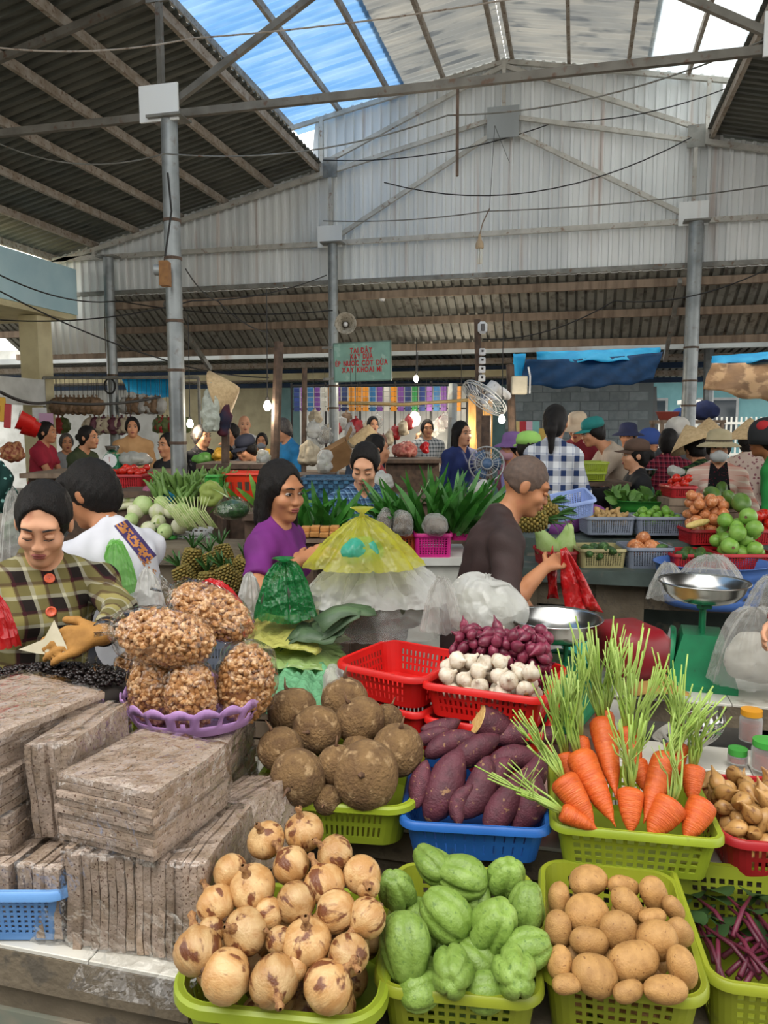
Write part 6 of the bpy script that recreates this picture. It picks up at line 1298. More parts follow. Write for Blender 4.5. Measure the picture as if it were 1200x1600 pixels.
# ------------------------------------------------------------------ people further back
def C(name, c, c2=None): return M('cloth ' + name, c, c2 or c, 8, .85)
m_blk = C('black', '17171a', '202024'); m_gry = C('grey', '8f9092', '7c7d80')
FAR = [
 ('woman in crimson pyjamas seated side on at the far left', (74, 676, 8.8), 62, dict(pose='sit', shirt=C('crimson', 'a31f38', '8c1a30'), pants=C('crimson', 'a31f38', '8c1a30'), hair='bun', neck='v', wl=(.1, -.3, -.38), wr=(-.05, -.33, -.4), lean=.06)),
 ('woman in a dark olive T-shirt seated next to the crimson pyjamas', (139, 684, 8.2), 55, dict(pose='sit', shirt=C('olive', '2f3a1c', '283218'), pants=m_blk, hair='bun', lean=.1, wl=(.15, -.3, -.45), wr=(-.1, -.3, -.45))),
 ('elderly person sitting between the crimson and olive women', (104, 692, 10.2), 8, dict(pose='sit', shirt=m_gry, pants=m_blk, hair='short', hairm=m_hairg, man=True)),
 ('man in a tan shirt standing under the hanging goods', (207, 668, 9.4), 0, dict(shirt=C('tan', 'b58e62', 'a57e54'), sleeve='half', pants=m_jean, hair='short', man=True, neck=None, collar=True)),
 ('woman in a dark top with hair in a bun left of the near column', (262, 696, 7.6), -50, dict(pose='sit', shirt=m_blk, pants=m_blk, hair='bun', neck='round')),
 ('woman in black floral clothes resting her head on her hand', (316, 682, 8.6), 50, dict(pose='sit', shirt=dots('black floral', '1b1b1e', '4a4648', 26, .3), sleeve='long', pants=m_blk, hair='bun', hairm=m_hairg, wl=(.12, -.25, .05), wr=(-.1, -.28, -.3))),
 ('bald man in a white vest standing behind the hat post', (382, 664, 10.2), 6, dict(shirt=C('white', 'c5c5c2', 'b4b4b0'), sleeve='none', pants=m_jean, hair='bald', man=True, skin='c')),
 ('person in a grey T-shirt beside the bald man', (361, 678, 9.4), -42, dict(pose='sit', shirt=m_gry, pants=m_blk, hair='short', man=True)),
 ('person in a navy cap leaning forward under the bald man', (384, 702, 7.4), -52, dict(pose='sit', shirt=C('navy', '232c42', '1c2436'), sleeve='long', pants=m_blk, hair='short', hat='cap', hatm=C('navy cap', '1c2030'), lean=.2, head=(0, 20, 0))),
 ('child with a face mask behind the leaning post', (409, 690, 9.0), -8, dict(pose='sit', shirt=C('yellow', 'c8a83c', 'b89a30'), pants=m_blk, hair='short', mask=C('mask grey', '8a8f98'), s=.8)),
 ('older woman with grey hair in a bright blue shirt', (441, 672, 8.5), -62, dict(shirt=C('azure', '1f78b0', '1a689a'), sleeve='q', pants=m_blk, hair='short', hairm=m_hairg, head=(0, 20, 0), lean=.06)),
 ('woman in a red top with black hair behind the blue check woman', (590, 702, 6.6), 100, dict(pose='sit', shirt=C('red', '9c1c28', '861822'), sleeve='long', pants=m_blk, hair='bun')),
 ('person under a conical straw hat behind the red top', (573, 694, 8.4), 20, dict(pose='sit', shirt=C('slate', '3a4658'), pants=m_blk, hair='bun', hat='cone', hatm=M('palm straw', 'c9ae84', 'b59a70', 40, .8), head=(0, 22, 0))),
 ('smiling woman at the lit goods stall', (583, 664, 11.5), 18, dict(shirt=C('brown', '5a3a30'), pants=m_blk, hair='bob', skin='c')),
 ('man in a striped shirt sitting at the lit stall', (668, 670, 10.5), 10, dict(pose='sit', shirt=plaid('stripe shirt', 'b5b8ba', [('3f4850', .5, .35, 0)], .1), pants=m_blk, hair='short', man=True)),
 ('woman in a blue denim jacket with long hair in the centre', (722, 678, 7.6), 42, dict(shirt=C('denim', '1f2f68', '192858'), sleeve='long', pants=m_jean, hair='long', neck='v', skin='c')),
 ('person in a pink top and lilac sun hat', (799, 700, 6.9), -62, dict(pose='sit', shirt=C('pink', 'b06a80', 'a05c72'), sleeve='long', pants=C('lilac', '6c6aa0'), hair='bob', hat='bucket', hatm=C('lilac hat', '7a5a90', '6c4e82'), mask=C('mask pink', 'b58a94'))),
 ('person in a light green cap behind the shaved man', (824, 702, 5.9), -150, dict(pose='sit', shirt=C('lilac2', '7c78a8'), pants=m_blk, hair='short', hat='cap', hatm=C('light green cap', '9ccf6a', '8cc05c'))),
 ('woman in a maroon shirt and beige hat at the right stall', (902, 668, 7.4), -18, dict(shirt=C('maroon', '7c1626', '6c1220'), sleeve='long', pants=m_blk, hair='bob', hat='bucket', hatm=C('beige hat', 'c9b398', 'b8a288'), neck=None, collar=True, head=(0, 20, 0))),
 ('person in a teal cap and beige shirt leaning to the left', (926, 676, 6.9), -72, dict(pose='sit', shirt=C('beige', 'b5a594', 'a59584'), sleeve='long', pants=m_jean, hair='short', hat='cap', hatm=C('teal cap', '1f7f7c', '1a706c'), lean=.2, wl=(.1, -.38, -.25), wr=(-.1, -.38, -.25), head=(0, 15, 0))),
 ('person in a navy bucket hat and dark floral blouse', (981, 682, 8.0), -8, dict(pose='sit', shirt=dots('brown floral', '3a2a28', '7c6a60', 30, .3), sleeve='long', pants=m_blk, hair='bun', hat='bucket', hatm=C('navy hat', '22284a', '1c2240'))),
 ('woman in a brown cap and black top facing left', (992, 712, 6.3), -75, dict(pose='sit', shirt=m_blk, sleeve='long', pants=m_blk, hair='bun', hat='cap', hatm=C('brown cap', '5c463a', '4f3c30'), skin='c')),
 ('person in a blue helmet in the far right', (1016, 690, 9.2), 60, dict(pose='sit', shirt=C('slate3', '3c4450'), pants=m_blk, hair='short', hat='helmet', hatm=C('blue helmet', '2f4a8c'))),
 ('person in a red check shirt seen from behind', (1046, 692, 7.0), 165, dict(pose='sit', shirt=plaid('red check', '7c1f30', [('2f1420', .6, .4, 0), ('b56a78', .6, .08, .5)], .07), sleeve='long', pants=m_blk, hair='short')),
 ('person in a white helmet beside the right column', (1060, 676, 8.0), 30, dict(pose='sit', shirt=C('slate4', '44484c'), pants=m_blk, hair='short', hat='helmet', hatm=C('white helmet', 'c8c4bc', 'b8b4ac'))),
 ('person in a green check shirt and large conical hat', (1086, 702, 6.5), -150, dict(pose='sit', shirt=plaid('green check', '22402a', [('6f8a48', .7, .14, 0), ('13201a', .7, .36, .4)], .06), sleeve='long', pants=m_blk, hair='bun', hat='cone', hatm=M('palm straw', 'c9ae84', 'b59a70', 40, .8), lean=.12, head=(0, 22, 14))),
 ('person under a second conical hat behind the masked woman', (1108, 682, 9.0), 40, dict(pose='sit', shirt=C('brown3', '4a3a34'), pants=m_blk, hair='bun', hat='cone', hatm=M('palm straw', 'c9ae84', 'b59a70', 40, .8))),
 ('masked woman in a beige sun hat and pink striped cardigan', (1123, 700, 6.0), 4, dict(shirt=plaid('pink stripe knit', 'c98a7c', [('d8c8b8', 1, .5, 0)], .09, axes='zz'), sleeve='long', pants=m_blk, hair='bob', hat='bucket', hatm=C('beige sun hat', 'b9ac8a', 'a99c7a'), hatm2=C('hat ribbon', '4a4234'), mask=C('white mask', 'c0c4c4', 'b2b6b6'), neck='v', skin='c', wl=(.2, -.2, -.42), wr=(-.2, -.2, -.42), sh=.155)),
 ('person in a green shirt and black helmet with a red disc', (1196, 688, 5.6), -98, dict(shirt=C('green', '1f8a3c', '197a34'), sleeve='half', pants=m_blk, hair='short', man=True, hat='helmet', hatm=C('black helmet', '222426'), hatm2=C('helmet red', 'b02428'), neck=None, collar=True, lean=.08, skin='d')),
 ('person in a pale dotted blouse seen from behind', (1172, 690, 7.2), 150, dict(pose='sit', shirt=dots('pale dotted', 'c9b5a8', '8a5a60', 26, .3), sleeve='long', pants=m_blk, hair='bun', hat='cone', hatm=M('palm straw', 'c9ae84', 'b59a70', 40, .8))),
]
for lab, hp, fc, kw in FAR:
    q = person(lab, hp, fc, **kw)
    if kw.get('pose') == 'sit': stool(q, 'stool under the ' + ' '.join(lab.split()[:11]), [P_BLUE, P_RED, m_wood2][len(lab) % 3])
cw = PERS['masked woman in a beige sun hat and pink striped cardigan']
for x0, x1, y0, y1 in ((1106, 1142, 726, 772),): decal(cw, 'shirt', [(1110, 722), (1136, 722), (1142, 776), (1104, 776)], 8, 12, 'black_top', [dots('black dotted top', '141416', '7c2030', 60, .2)], lambda i, j: 0)
pe = person('shopper at the right edge, only a forearm with a red bead bracelet showing', (1330, 770, 2.9), -60, shirt=C('cream', 'b5a898'), sleeve='short', pants=m_jean, skin='c', hair='bun', near=True, wr=('px', 1190, 1002, 2.75), hint=(-.2, .2, -1))
bw_ = pe['W'][0]; bd = (pe['W'][0] - pe['E'][0]).normalized(); ob = T('bracelet', 'dark red bead bracelet on the forearm at the right edge', 'bracelet', wpt(pe, bw_), rdir(Matrix.Rotation(pe['rz'], 3, 'Z') @ bd)); bme_ = MB().sph((0, 0, 0), .006, 8, 6).mesh('bead', True)
for k in range(16): link('bead', bme_, M('red bead', '7c1018', rough=.25), ob, (.032 * math.cos(k * PI / 8), .032 * math.sin(k * PI / 8), 0))
# ------------------------------------------------------------------ posts, signs, fans, tarps, shop goods and the street beyond
def post(x0, y0, x1, y1, d, r, label, m=None, name='post', cat='post', n=8):
    """post standing on the floor; seen from pixel (x0,y0) top to (x1,y1)"""
    a, b = PD(x0, y0, d), PD(x1, y1, d); dr = (b - a); b2 = a + dr * ((a.z - .0) / max(.05, a.z - b.z)); t = T(name, label, cat, (b2.x, b2.y, 0)); a = a - Vector((b2.x, b2.y, 0))
    MB().tube([(0, 0, 0), a * .5, a], r, n).build('shaft', m or m_wood2, t, 'auto'); return t, a
hp, ha = post(353, 610, 352, 750, 6.4, .035, 'wooden post carrying a conical hat and a white bag')
post(436, 535, 428, 745, 6.9, .045, 'tall slightly leaning timber post left of the sign'); post(476, 575, 475, 690, 8.4, .03, 'thin post left of the sign column')
post(760, 650, 758, 755, 7.4, .06, 'square wooden post behind the standing fan', n=4); post(797, 570, 801, 690, 8.6, .045, 'dark post carrying the white junction box'); post(746, 500, 750, 690, 9.0, .05, 'brown post with a power strip', n=4); post(1019, 605, 1021, 690, 16.6, .12, 'concrete post at the end of the block wall', m_grey, n=4); post(708, 600, 706, 690, 10.4, .06, 'grey pipe bent at the top behind the sign', m_col); post(1108, 545, 1106, 660, 12.5, .08, 'grey bent pipe holding the tan tarp', m_col)
# straw hat, cloth and white bag hung on the post
q = PD(357, 612, 6.3); t = T('straw_hat', 'conical straw hat hung on the wooden post', 'hat', q, rdir((.75, .1, .25))); m_straw = M('palm straw', 'c9ae84', 'b59a70', 40, .8)
thick(MB().lathe([(.21, -.09), (.16, -.04), (.1, .02), (.04, .075), (.003, .1)], 28).build('cone', m_straw, t, True), .003); MB().tube([(-.19, 0, -.09), (0, .03, -.2), (.19, 0, -.09)], .006, 5).build('chin_strap', m_black, t)
q = PD(345, 645, 6.25); t = T('jacket', 'dark red and navy cloth hanging from the hat post', 'cloth', q); link('cloth_fold', sheetbag(.07, .05, .2, .03, 12, 2, 0, 26, 18), C('wine', '4a1420', '1c2238'), t, (.02, 0, -.18)); link('cloth_fold', sheetbag(.05, .04, .14, .03, 14, 5, 0, 22, 14), C('navy2', '1e2440', '161c30'), t, (-.05, -.03, .0))
q = PD(330, 675, 6.2); t = T('plastic_bag', 'long white plastic bag hanging on the hat post', 'bag', q); link('film', sheetbag(.075, .05, .22, .03, 10, 4, .05, 36, 24, .6), film('white hanging bag', 'd5dccf', .1, .3, 14, .6, .4), t)
# green sign with red lettering
A, B, Cc = PD(522, 538, 9.9), PD(611, 532, 9.75), PD(523, 597, 9.9); c = (A + B) / 2; sw, sh_ = (B - A).length, (A - Cc).length; rzs = math.atan2((B - A).y, (B - A).x)
sg = T('sign', 'pale green painted board with red Vietnamese lettering', 'sign', (c.x, c.y, c.z - sh_ / 2), (0, R(-1.5), rzs)); MB().box((0, 0, 0), (sw, .02, sh_), bev=.004).build('board', M('pale green paint', '7fa899', '73998c', 5, .6, c3='93b5a8', sc3=9), sg)
fr = M('grey green frame', '5f7a70', rough=.6)
for z in (-1, 1): MB().box((0, -.002, z * sh_ / 2), (sw + .01, .028, .014)).build('frame_bar', fr, sg)
for x in (-1, 1): MB().box((x * sw / 2, -.002, 0), (.014, .028, sh_)).build('frame_bar', fr, sg)
m_redp = M('red paint', 'b5232a', rough=.6)
GL = {}
def glyph(c):
    if c not in GL:
        cu = bpy.data.curves.new('g', 'FONT'); cu.body = c; cu.extrude = .03; cu.offset = .03; cu.size = 1; o = bpy.data.objects.new('g', cu); COL.objects.link(o); bpy.context.view_layer.update()
        me = bpy.data.meshes.new_from_object(o.evaluated_get(bpy.context.evaluated_depsgraph_get())); bpy.data.objects.remove(o); x0 = min(v.co.x for v in me.vertices)
        GL[c] = ([(v.co.x - x0, v.co.y, v.co.z) for v in me.vertices], [tuple(f.vertices) for f in me.polygons], max(v.co.x for v in me.vertices) - x0); bpy.data.meshes.remove(me)
    return GL[c]
# each letter: base, marks (^ hat, / acute, \\ grave, . dot below, ' horn, - bar)
for tx, wd, zc in (('T A. I _ D- A^ Y', .40, .30), ('X A Y _ D U\'\\ A', .41, .145), ('E/ P _ N U\' O\'/ C _ C O^/ T _ D U\'\\ A', .93, -.03), ('X A Y _ K H O A I _ M I\\', .71, -.2)):
    mb = MB(); x = 0
    def stroke(p, q, w_=.045):
        d_ = Vector((q[0] - p[0], q[1] - p[1], 0)).normalized(); n_ = Vector((-d_.y, d_.x, 0)) * w_
        for z in (-.03, .03): mb.add([Vector((p[0], p[1], z)) + n_, Vector((p[0], p[1], z)) - n_, Vector((q[0], q[1], z)) - n_, Vector((q[0], q[1], z)) + n_], [(0, 1, 2, 3)])
    for tok in tx.split(' '):
        if tok == '_': x += .5; continue
        v, f, w_ = glyph(tok[0]); mb.add([(p[0] + x, p[1], p[2]) for p in v], f); m_ = x + w_ / 2
        for mk in tok[1:]:
            up_ = .98 if '^' in tok and mk in '/\\' else .8
            if mk == '^': stroke((m_ - .14, .78), (m_, .9)); stroke((m_, .9), (m_ + .14, .78))
            if mk == '/': stroke((m_ - .04, up_), (m_ + .1, up_ + .14))
            if mk == '\\': stroke((m_ + .04, up_), (m_ - .1, up_ + .14))
            if mk == '.': stroke((m_ - .05, -.14), (m_ + .05, -.14), .05)
            if mk == "'": stroke((x + w_ - .04, .66), (x + w_ + .1, .82))
            if mk == '-': stroke((x - .1, .36), (x + .22, .36))
        x += w_ + .1
    k_ = wd * sw / x; ky = .135 * sh_ / .73; mb.v = [((p[0] - x / 2) * k_, -p[2] * .06, (p[1] - .36) * ky) for p in mb.v]; mb.build('lettering', m_redp, sg, loc=(-.01 * sw, -.014, zc * sh_))
for z in (.2, -.2): MB().box((-sw / 2 - .06, .02, z), (.2, .02, .03)).build('bracket', m_steel, sg)
# loudspeaker horn, wooden box on near column, cfl lamp, router post gear, camera
m_horn = M('weathered cream enamel', 'a8a090', '8f8776', 20, .5, c3='6b6252', sc3=40)
q = PD(540, 506, 9.6); t = T('loudspeaker', 'round cream horn loudspeaker above the sign', 'loudspeaker', q, rdir(-FW + RT * .05 + Vector((0, 0, -.1)))); thick(MB().lathe([(.03, -.2), (.04, -.1), (.06, -.04), (.1, .02), (.13, .05), (.135, .05)], 28).build('horn', m_horn, t, True), .004); MB().lathe([(.001, .0), (.02, -.002), (.03, -.03), (.03, -.07)], 16).build('centre_plug', P_WHITE, t, True); MB().lathe([(.05, -.28), (.055, -.2), (.001, -.2)], 16).build('driver', m_horn, t, 'auto'); MB().bar((0, 0, -.2), (-.14, .02, -.24), .03, .03).build('bracket', m_steel, t)
q = PD(258, 428, 6.1); t = T('junction_box', 'small wooden box with a round meter on the near column', 'box', q, YAW); MB().box((0, 0, 0), (.07, .1, .19)).build('box', M('plywood', '8a6238', '7a5430', 20, .8), t); MB().lathe([(.045, -.05), (.045, .02), (.001, .02)], 18, (-.06, 0, .03), (0, R(-90), 0)).build('meter', m_galv, t, 'auto')
q = PD(749, 412, 8.2); t = T('hanging_lamp', 'unlit energy saving lamp hanging under the truss', 'lamp', q)
for k in range(7): a = 2 * PI * k / 7; MB().tube([(.022 * math.cos(a), .022 * math.sin(a), 0), (.024 * math.cos(a), .024 * math.sin(a), .15)], .009, 6).build('tube', M('white glass tube', 'dcdcd4', rough=.3), t, True)
MB().lathe([(.03, .15), (.045, .16), (.042, .21), (.02, .25), (.015, .3), (.001, .3)], 18).build('base', M('tan bakelite', 'b09878', rough=.5), t, 'auto'); MB().tube([(0, 0, .3), (.03, 0, .42), (.1, 0, .56)], .007, 6).build('cord', m_wood, t)
MB().tube([(.1, 0, .56), (.14, .02, 1.4), (.14, 1.8, 1.6)], .003, 5).build('hanger_wire', m_black, t)
q = PD(754, 512, 8.9); t = T('router', 'white rounded device on top of the brown post', 'device', q, YAW); MB().box((0, 0, 0), (.11, .05, .14), bev=.03).build('case', P_WHITE, t); MB().box((0, -.03, 0), (.04, .01, .08), bev=.004).build('panel', m_iris, t)
q = PD(753, 568, 8.9); t = T('power_strip', 'column of white sockets on the brown post', 'socket', q, YAW)
for k in range(4): MB().box((0, -.02, .13 - .1 * k), (.075, .05, .08), bev=.01).build('socket', P_WHITE, t); MB().box((0, -.048, .14 - .1 * k), (.025, .006, .025)).build('socket_hole', m_iris, t)
q = PY(597, 466, 10.62); t = T('camera_unit', 'small white device hanging from the canopy purlin', 'device', q); MB().lathe([(.03, -.04), (.05, 0), (.05, .05), (.001, .06)], 16).build('body', P_WHITE, t, 'auto'); MB().tube([(0, 0, .06), (0, 0, .12)], .008, 6).build('hook', m_steel, t)
q = PD(811, 602, 8.5); t = T('junction_box', 'white junction box on the dark post', 'box', q, YAW); MB().box((0, 0, 0), (.17, .12, .2), bev=.01).build('body', M('ivory box', 'c5bda8', 'b5ad98', 9, .6), t); MB().tube([(.12, 0, -.09), (.12, 0, .1), (.1, 0, .2)], .01, 6).build('conduit', P_WHITE, t)
def fan(q, axis, label, r=.2, stand=None, hub=None, dusty=False):
    t = T('fan', label, 'fan', q, rdir(axis)); mw = M('grey fan wire', '9a9c9c', rough=.4, metal=.4) if dusty else M('pale fan wire', 'b5b8b8', rough=.4, metal=.3)
    for zz in (-.045, .045):
        for rr in (r, r * .66, r * .33): MB().tube([(rr * math.cos(2 * PI * k / 28), rr * math.sin(2 * PI * k / 28), zz * (1.25 - .9 * (rr / r) ** 3)) for k in range(29)], .0035 if rr < r else .006, 4).build('guard_ring', mw, t)
        for k in range(24): a = 2 * PI * k / 24; MB().tube([(.04 * math.cos(a), .04 * math.sin(a), zz * 1.25), (r * .7 * math.cos(a), r * .7 * math.sin(a), zz), (r * math.cos(a), r * math.sin(a), zz * .35)], .0022, 4).build('guard_wire', mw, t)
    for k in range(3):
        a = 2 * PI * k / 3; vs = [(rr * r * math.cos(a + s_ * w_), rr * r * math.sin(a + s_ * w_), s_ * .018) for rr, w_ in ((.2, .3), (.5, .5), (.85, .42)) for s_ in (-1, 0, 1)]; thick(MB().add(vs, [(3 * i + j, 3 * i + j + 1, 3 * i + j + 4, 3 * i + j + 3) for i in range(2) for j in (0, 1)]).build('blade', hub or P_GREY, t, True), .003)
    MB().lathe([(.05, -.02), (.055, .03), (.035, .055), (.001, .06)], 18).build('hub', hub or P_GREY, t, True); MB().lathe([(.06, -.06), (.07, -.1), (.06, -.2), (.001, -.21)], 18).build('motor', P_WHITE if not dusty else P_GREY, t, 'auto')
    return t
f1 = fan(PD(757, 622, 8.3), -FW * .25 + RT * -.55 + Vector((0, 0, -.75)), 'white wall fan tilted downwards on the post', .27); q = PD(786, 612, 8.5); MB().lathe([(.001, 0), (.11, 0), (.11, .03), (.06, .06)], 20).build('wall_plate', P_WHITE, f1, 'auto', loc=f1.matrix_basis.inverted() @ q, rot=None); MB().tube([(0, 0, -.2), f1.matrix_basis.inverted() @ q], .03, 10).build('arm', P_WHITE, f1, 'auto')
f2 = fan(PD(760, 725, 6.6), -FW + Vector((0, 0, .05)), 'dusty standing fan with a blue hub behind the man in brown', .15, hub=plastic('fan blue', '4f6a8c'), dusty=True); qq = PD(760, 725, 6.6); t = T('fan_stand', 'pole and base of the standing fan', 'stand', (qq.x + FW.x * .16, qq.y + FW.y * .16, 0)); MB().tube([(0, 0, .03), (0, 0, qq.z - .05)], .02, 10).build('pole', P_GREY, t, 'auto'); MB().lathe([(.001, 0), (.2, 0), (.18, .03), (.001, .05)], 24).build('base', P_GREY, t, 'auto')
# bulbs, lit
m_bulb = emis('lit bulb', 'fff2d8', 60)
for k, (x, y, d, wt, lab) in enumerate([(418, 634, 6.9, 12, 'lit bulb on the leaning post'), (650, 592, 10.5, 25, 'lit bulb hanging right of the sign'), (784, 655, 8.0, 25, 'lit bulb below the wall fan'), (297, 662, 8.5, 8, 'lit bulb right of the near column'), (652, 655, 12.5, 30, 'lit bulb inside the goods stall'), (720, 668, 12.0, 20, 'lit bulb in the wooden cabinet')]):
    q = PD(x, y, d); t = T('light_bulb', lab, 'lamp', q); MB().lathe([(.001, -.045), (.02, -.04), (.034, -.015), (.034, .005), (.022, .032), (.014, .045)], 16).build('bulb', m_bulb, t, True); MB().lathe([(.016, .045), (.016, .075), (.001, .08)], 12).build('socket', m_black, t, 'auto'); MB().tube([(0, 0, .08), (0, .02, max(.3, 2.85 - q.z))], .005, 5).build('cord', m_black, t)
    ld = bpy.data.lights.new('bulb_light', 'POINT'); ld.energy = wt; ld.color = (1, .88, .7); ld.shadow_soft_size = .05; lo_ = bpy.data.objects.new('bulb_light', ld); COL.objects.link(lo_); lo_.location = q - Vector((0, 0, .07)) - FW * .06
# tarps
def tarp(c4, nx, ny, sag, m, label, belly=.3, name='tarp', fold=.02):
    P4 = [PD(*p) for p in c4]; o0 = P4[0]; vs = []
    for j in range(ny + 1):
        for i in range(nx + 1):
            u, v = i / nx, j / ny; p = P4[0].lerp(P4[1], u).lerp(P4[3].lerp(P4[2], u), v); p = p - FW * (belly * math.sin(PI * u) * v) + Vector((0, 0, -sag * math.sin(PI * u) * (.3 + .7 * v) + fold * math.sin(u * 23 + v * 5) * v)) - FW * (fold * math.sin(u * 31 + v * 9)); vs.append(p - o0)
    return tag(thick(MB().add(vs, [(j * (nx + 1) + i, j * (nx + 1) + i + 1, (j + 1) * (nx + 1) + i + 1, (j + 1) * (nx + 1) + i) for j in range(ny) for i in range(nx)]).build(name, m, None, True, loc=o0), .006), label, 'tarp')
m_cyan = M('cyan tarp', '18a8d8', '30bce4', 4, .5, trl=.6); m_tnavy = M('navy tarp', '0f3050', '0b2640', 6, .8, trl=.12, spec=.15); m_camo = M('tan patterned tarp', 'a8825a', '7d5f42', 3, .7, trl=.35, c3='c8a478', sc3=5, lo3=.5, hi3=.58)
tarp([(838, 550, 12.1), (1032, 543, 11.9), (1030, 566, 11.85), (840, 570, 12.05)], 24, 5, .02, m_cyan, 'bright cyan tarp strip above the navy tarp'); tarp([(822, 562, 11.9), (1036, 550, 11.7), (1020, 594, 11.5), (812, 602, 11.8)], 30, 10, .12, m_tnavy, 'sagging navy tarp above the block wall', .3); tarp([(802, 553, 12.1), (822, 553, 12.05), (812, 612, 12), (802, 602, 12.1)], 6, 8, 0, m_cyan, 'narrow cyan tarp hanging left of the navy tarp', .05)
tarp([(1112, 557, 11.6), (1290, 542, 11.2), (1290, 560, 11.0), (1112, 572, 11.4)], 16, 5, .02, m_cyan, 'cyan tarp edge at the upper right'); tarp([(1112, 568, 11.2), (1300, 552, 10.9), (1290, 628, 10.6), (1098, 606, 11.0)], 26, 12, .16, m_camo, 'tan patterned tarp sagging at the right', .35); tarp([(190, 592, 15), (268, 592, 15), (268, 622, 14.8), (200, 612, 14.9)], 10, 4, .02, m_cyan, 'cyan tarp glimpsed behind the near column', .1)
# goods stall in the centre: rack with sachet strips and hanging bags
rk = T('display_rack', 'metal rack with sachet strips in the lit goods stall', 'rack', PD(590, 690, 13.0) * 1.0); rk.location.z = 0; rk.rotation_euler = (0, 0, R(4))
for z in (2.35, 1.95): MB().box((0, 0, z), (3.0, .03, .03)).build('rail', m_black, rk)
for x in (-1.5, -.9, -.3, .3, .9, 1.5): MB().box((x, 0, 1.2), (.03, .03, 2.4)).build('upright', m_black, rk)
MB().box((0, .7, 1.1), (3.1, .06, 2.5)).build('back_panel', m_white, rk); MB().box((0, .35, .85), (3.0, .7, .05)).build('shelf', m_wood, rk)
sa_me = MB().box((0, 0, 0), (.10, .012, .075), bev=.004).mesh('sachet'); cols = ['243a78', '1f3060', 'd88a1c', 'e0a030', '6a3a88', '8a5aa0', '2f8a48', 'b02c30', '6a3a88', 'c8c4b8', '2f6a9a', '3a7a50']
rgs = random.Random(6); cn = dict(zip(cols, ['navy', 'dark blue', 'orange', 'amber', 'purple', 'mauve', 'green', 'red', 'violet', 'cream', 'azure', 'dark green']))
Rr = Matrix.Rotation(R(4), 3, 'Z')
for i in range(24):
    c_ = cols[(i * 5 + i // 3) % 12] if i not in (8, 9, 10) else 'd88a1c'; x = -1.4 + i * .12; t = T('sachet_strip', '%s sachet strip on the rack, %s' % (cn[c_], '%s half' % ('left' if i < 8 else 'middle' if i < 16 else 'right')), 'sachets', rk.location + Rr @ Vector((x, -.03, 2.32)), R(4), 'sachet strips')
    for k in range(5): link('sachet', sa_me, M('sachet ' + c_, c_, rough=.3, var=.1), t, (0, 0, -.045 - .082 * k), (rgs.uniform(-.1, .1), 0, rgs.uniform(-.05, .05)))
f_col = [f_wht, f_milk, M('brown goods', '7d6248', '5f4a36', 20, .6, bump=.4), M('pale goods', 'b5a890', '9c8f78', 20, .6, bump=.4), M('olive goods', '5f6a38', '4d582e', 20, .6), M('plum goods', '5f2f3c', '4a2430', 20, .6), f_milk, M('red packets', 'a8282c', '8a2024', 20, .4)]
cnm = ['white', 'clear', 'brown', 'beige', 'olive', 'plum', 'clear', 'red']
hb_me = [sheetbag(.1, .07, .13, .03, 16, s_, .03, 22, 16, .8) for s_ in range(5)]
def hang(x, y, d, ci, s_, where, k):
    t = T('hanging_bag', '%s bag of goods hanging %s' % (cnm[ci], where), 'bag', PD(x, y, d) - Vector((0, 0, .2 * s_)), k, 'hanging bags ' + where, scl=s_)
    link('bag', hb_me[k % 5], f_col[ci], t); MB().tube([(0, 0, .22), (0, 0, max(.34, (2.4 - t.location.z) / s_))], .003, 4).build('string', m_black, t)
ORD3 = ['at far left', 'left of centre', 'in the middle', 'right of centre', 'at far right']
for k in range(26): x = 492 + (k * 67) % 210; hang(x, 642 + (k * 29) % 40, 12.2 + (k % 4) * .15, [3, 1, 0, 5, 3, 7, 1, 2][k % 8], 1.1, 'in the goods stall, ' + ORD3[int((x - 492) / 43)], k)
for k in range(38): x = 88 + (k * 53) % 205; hang(x, 622 + (k * 31) % 62, 10.9 + (k % 4) * .2, [2, 3, 0, 4, 2, 5, 2, 7][k % 8], 1.15, 'at the sundry stall, ' + ORD3[int((x - 88) / 42)], k + 3)
q = PD(190, 618, 10.9); t = T('hanging_rail', 'rail carrying the bags of the sundry stall', 'rail', (q.x, q.y, 0), YAW); MB().tube([(-1.1, 0, q.z + .25), (1.1, 0, q.z + .25)], .02, 6).build('rail', m_steel, t)
for x in (-1.1, 1.1): MB().tube([(x, 0, 0), (x, 0, q.z + .25)], .025, 6).build('leg', m_steel, t)
q = PD(630, 632, 8.9); tag(MB().tube([RT * -.75 + Vector((0, 0, .02)), Vector((0, 0, 0)), RT * .75 + Vector((0, 0, .05))], .02, 8).build('bamboo_pole', M('bamboo', 'b09868', '98804f', 14, .6), None, True, loc=q), 'horizontal bamboo pole in front of the goods stall', 'pole')
for k, (x, y, ci) in enumerate([(490, 660, 0), (508, 668, 1), (548, 660, 0), (556, 655, 7)]): hang(x, y, 8.4, ci, .9, 'on the thin post, ' + ['leftmost', 'second', 'third', 'red-topped'][k], k)
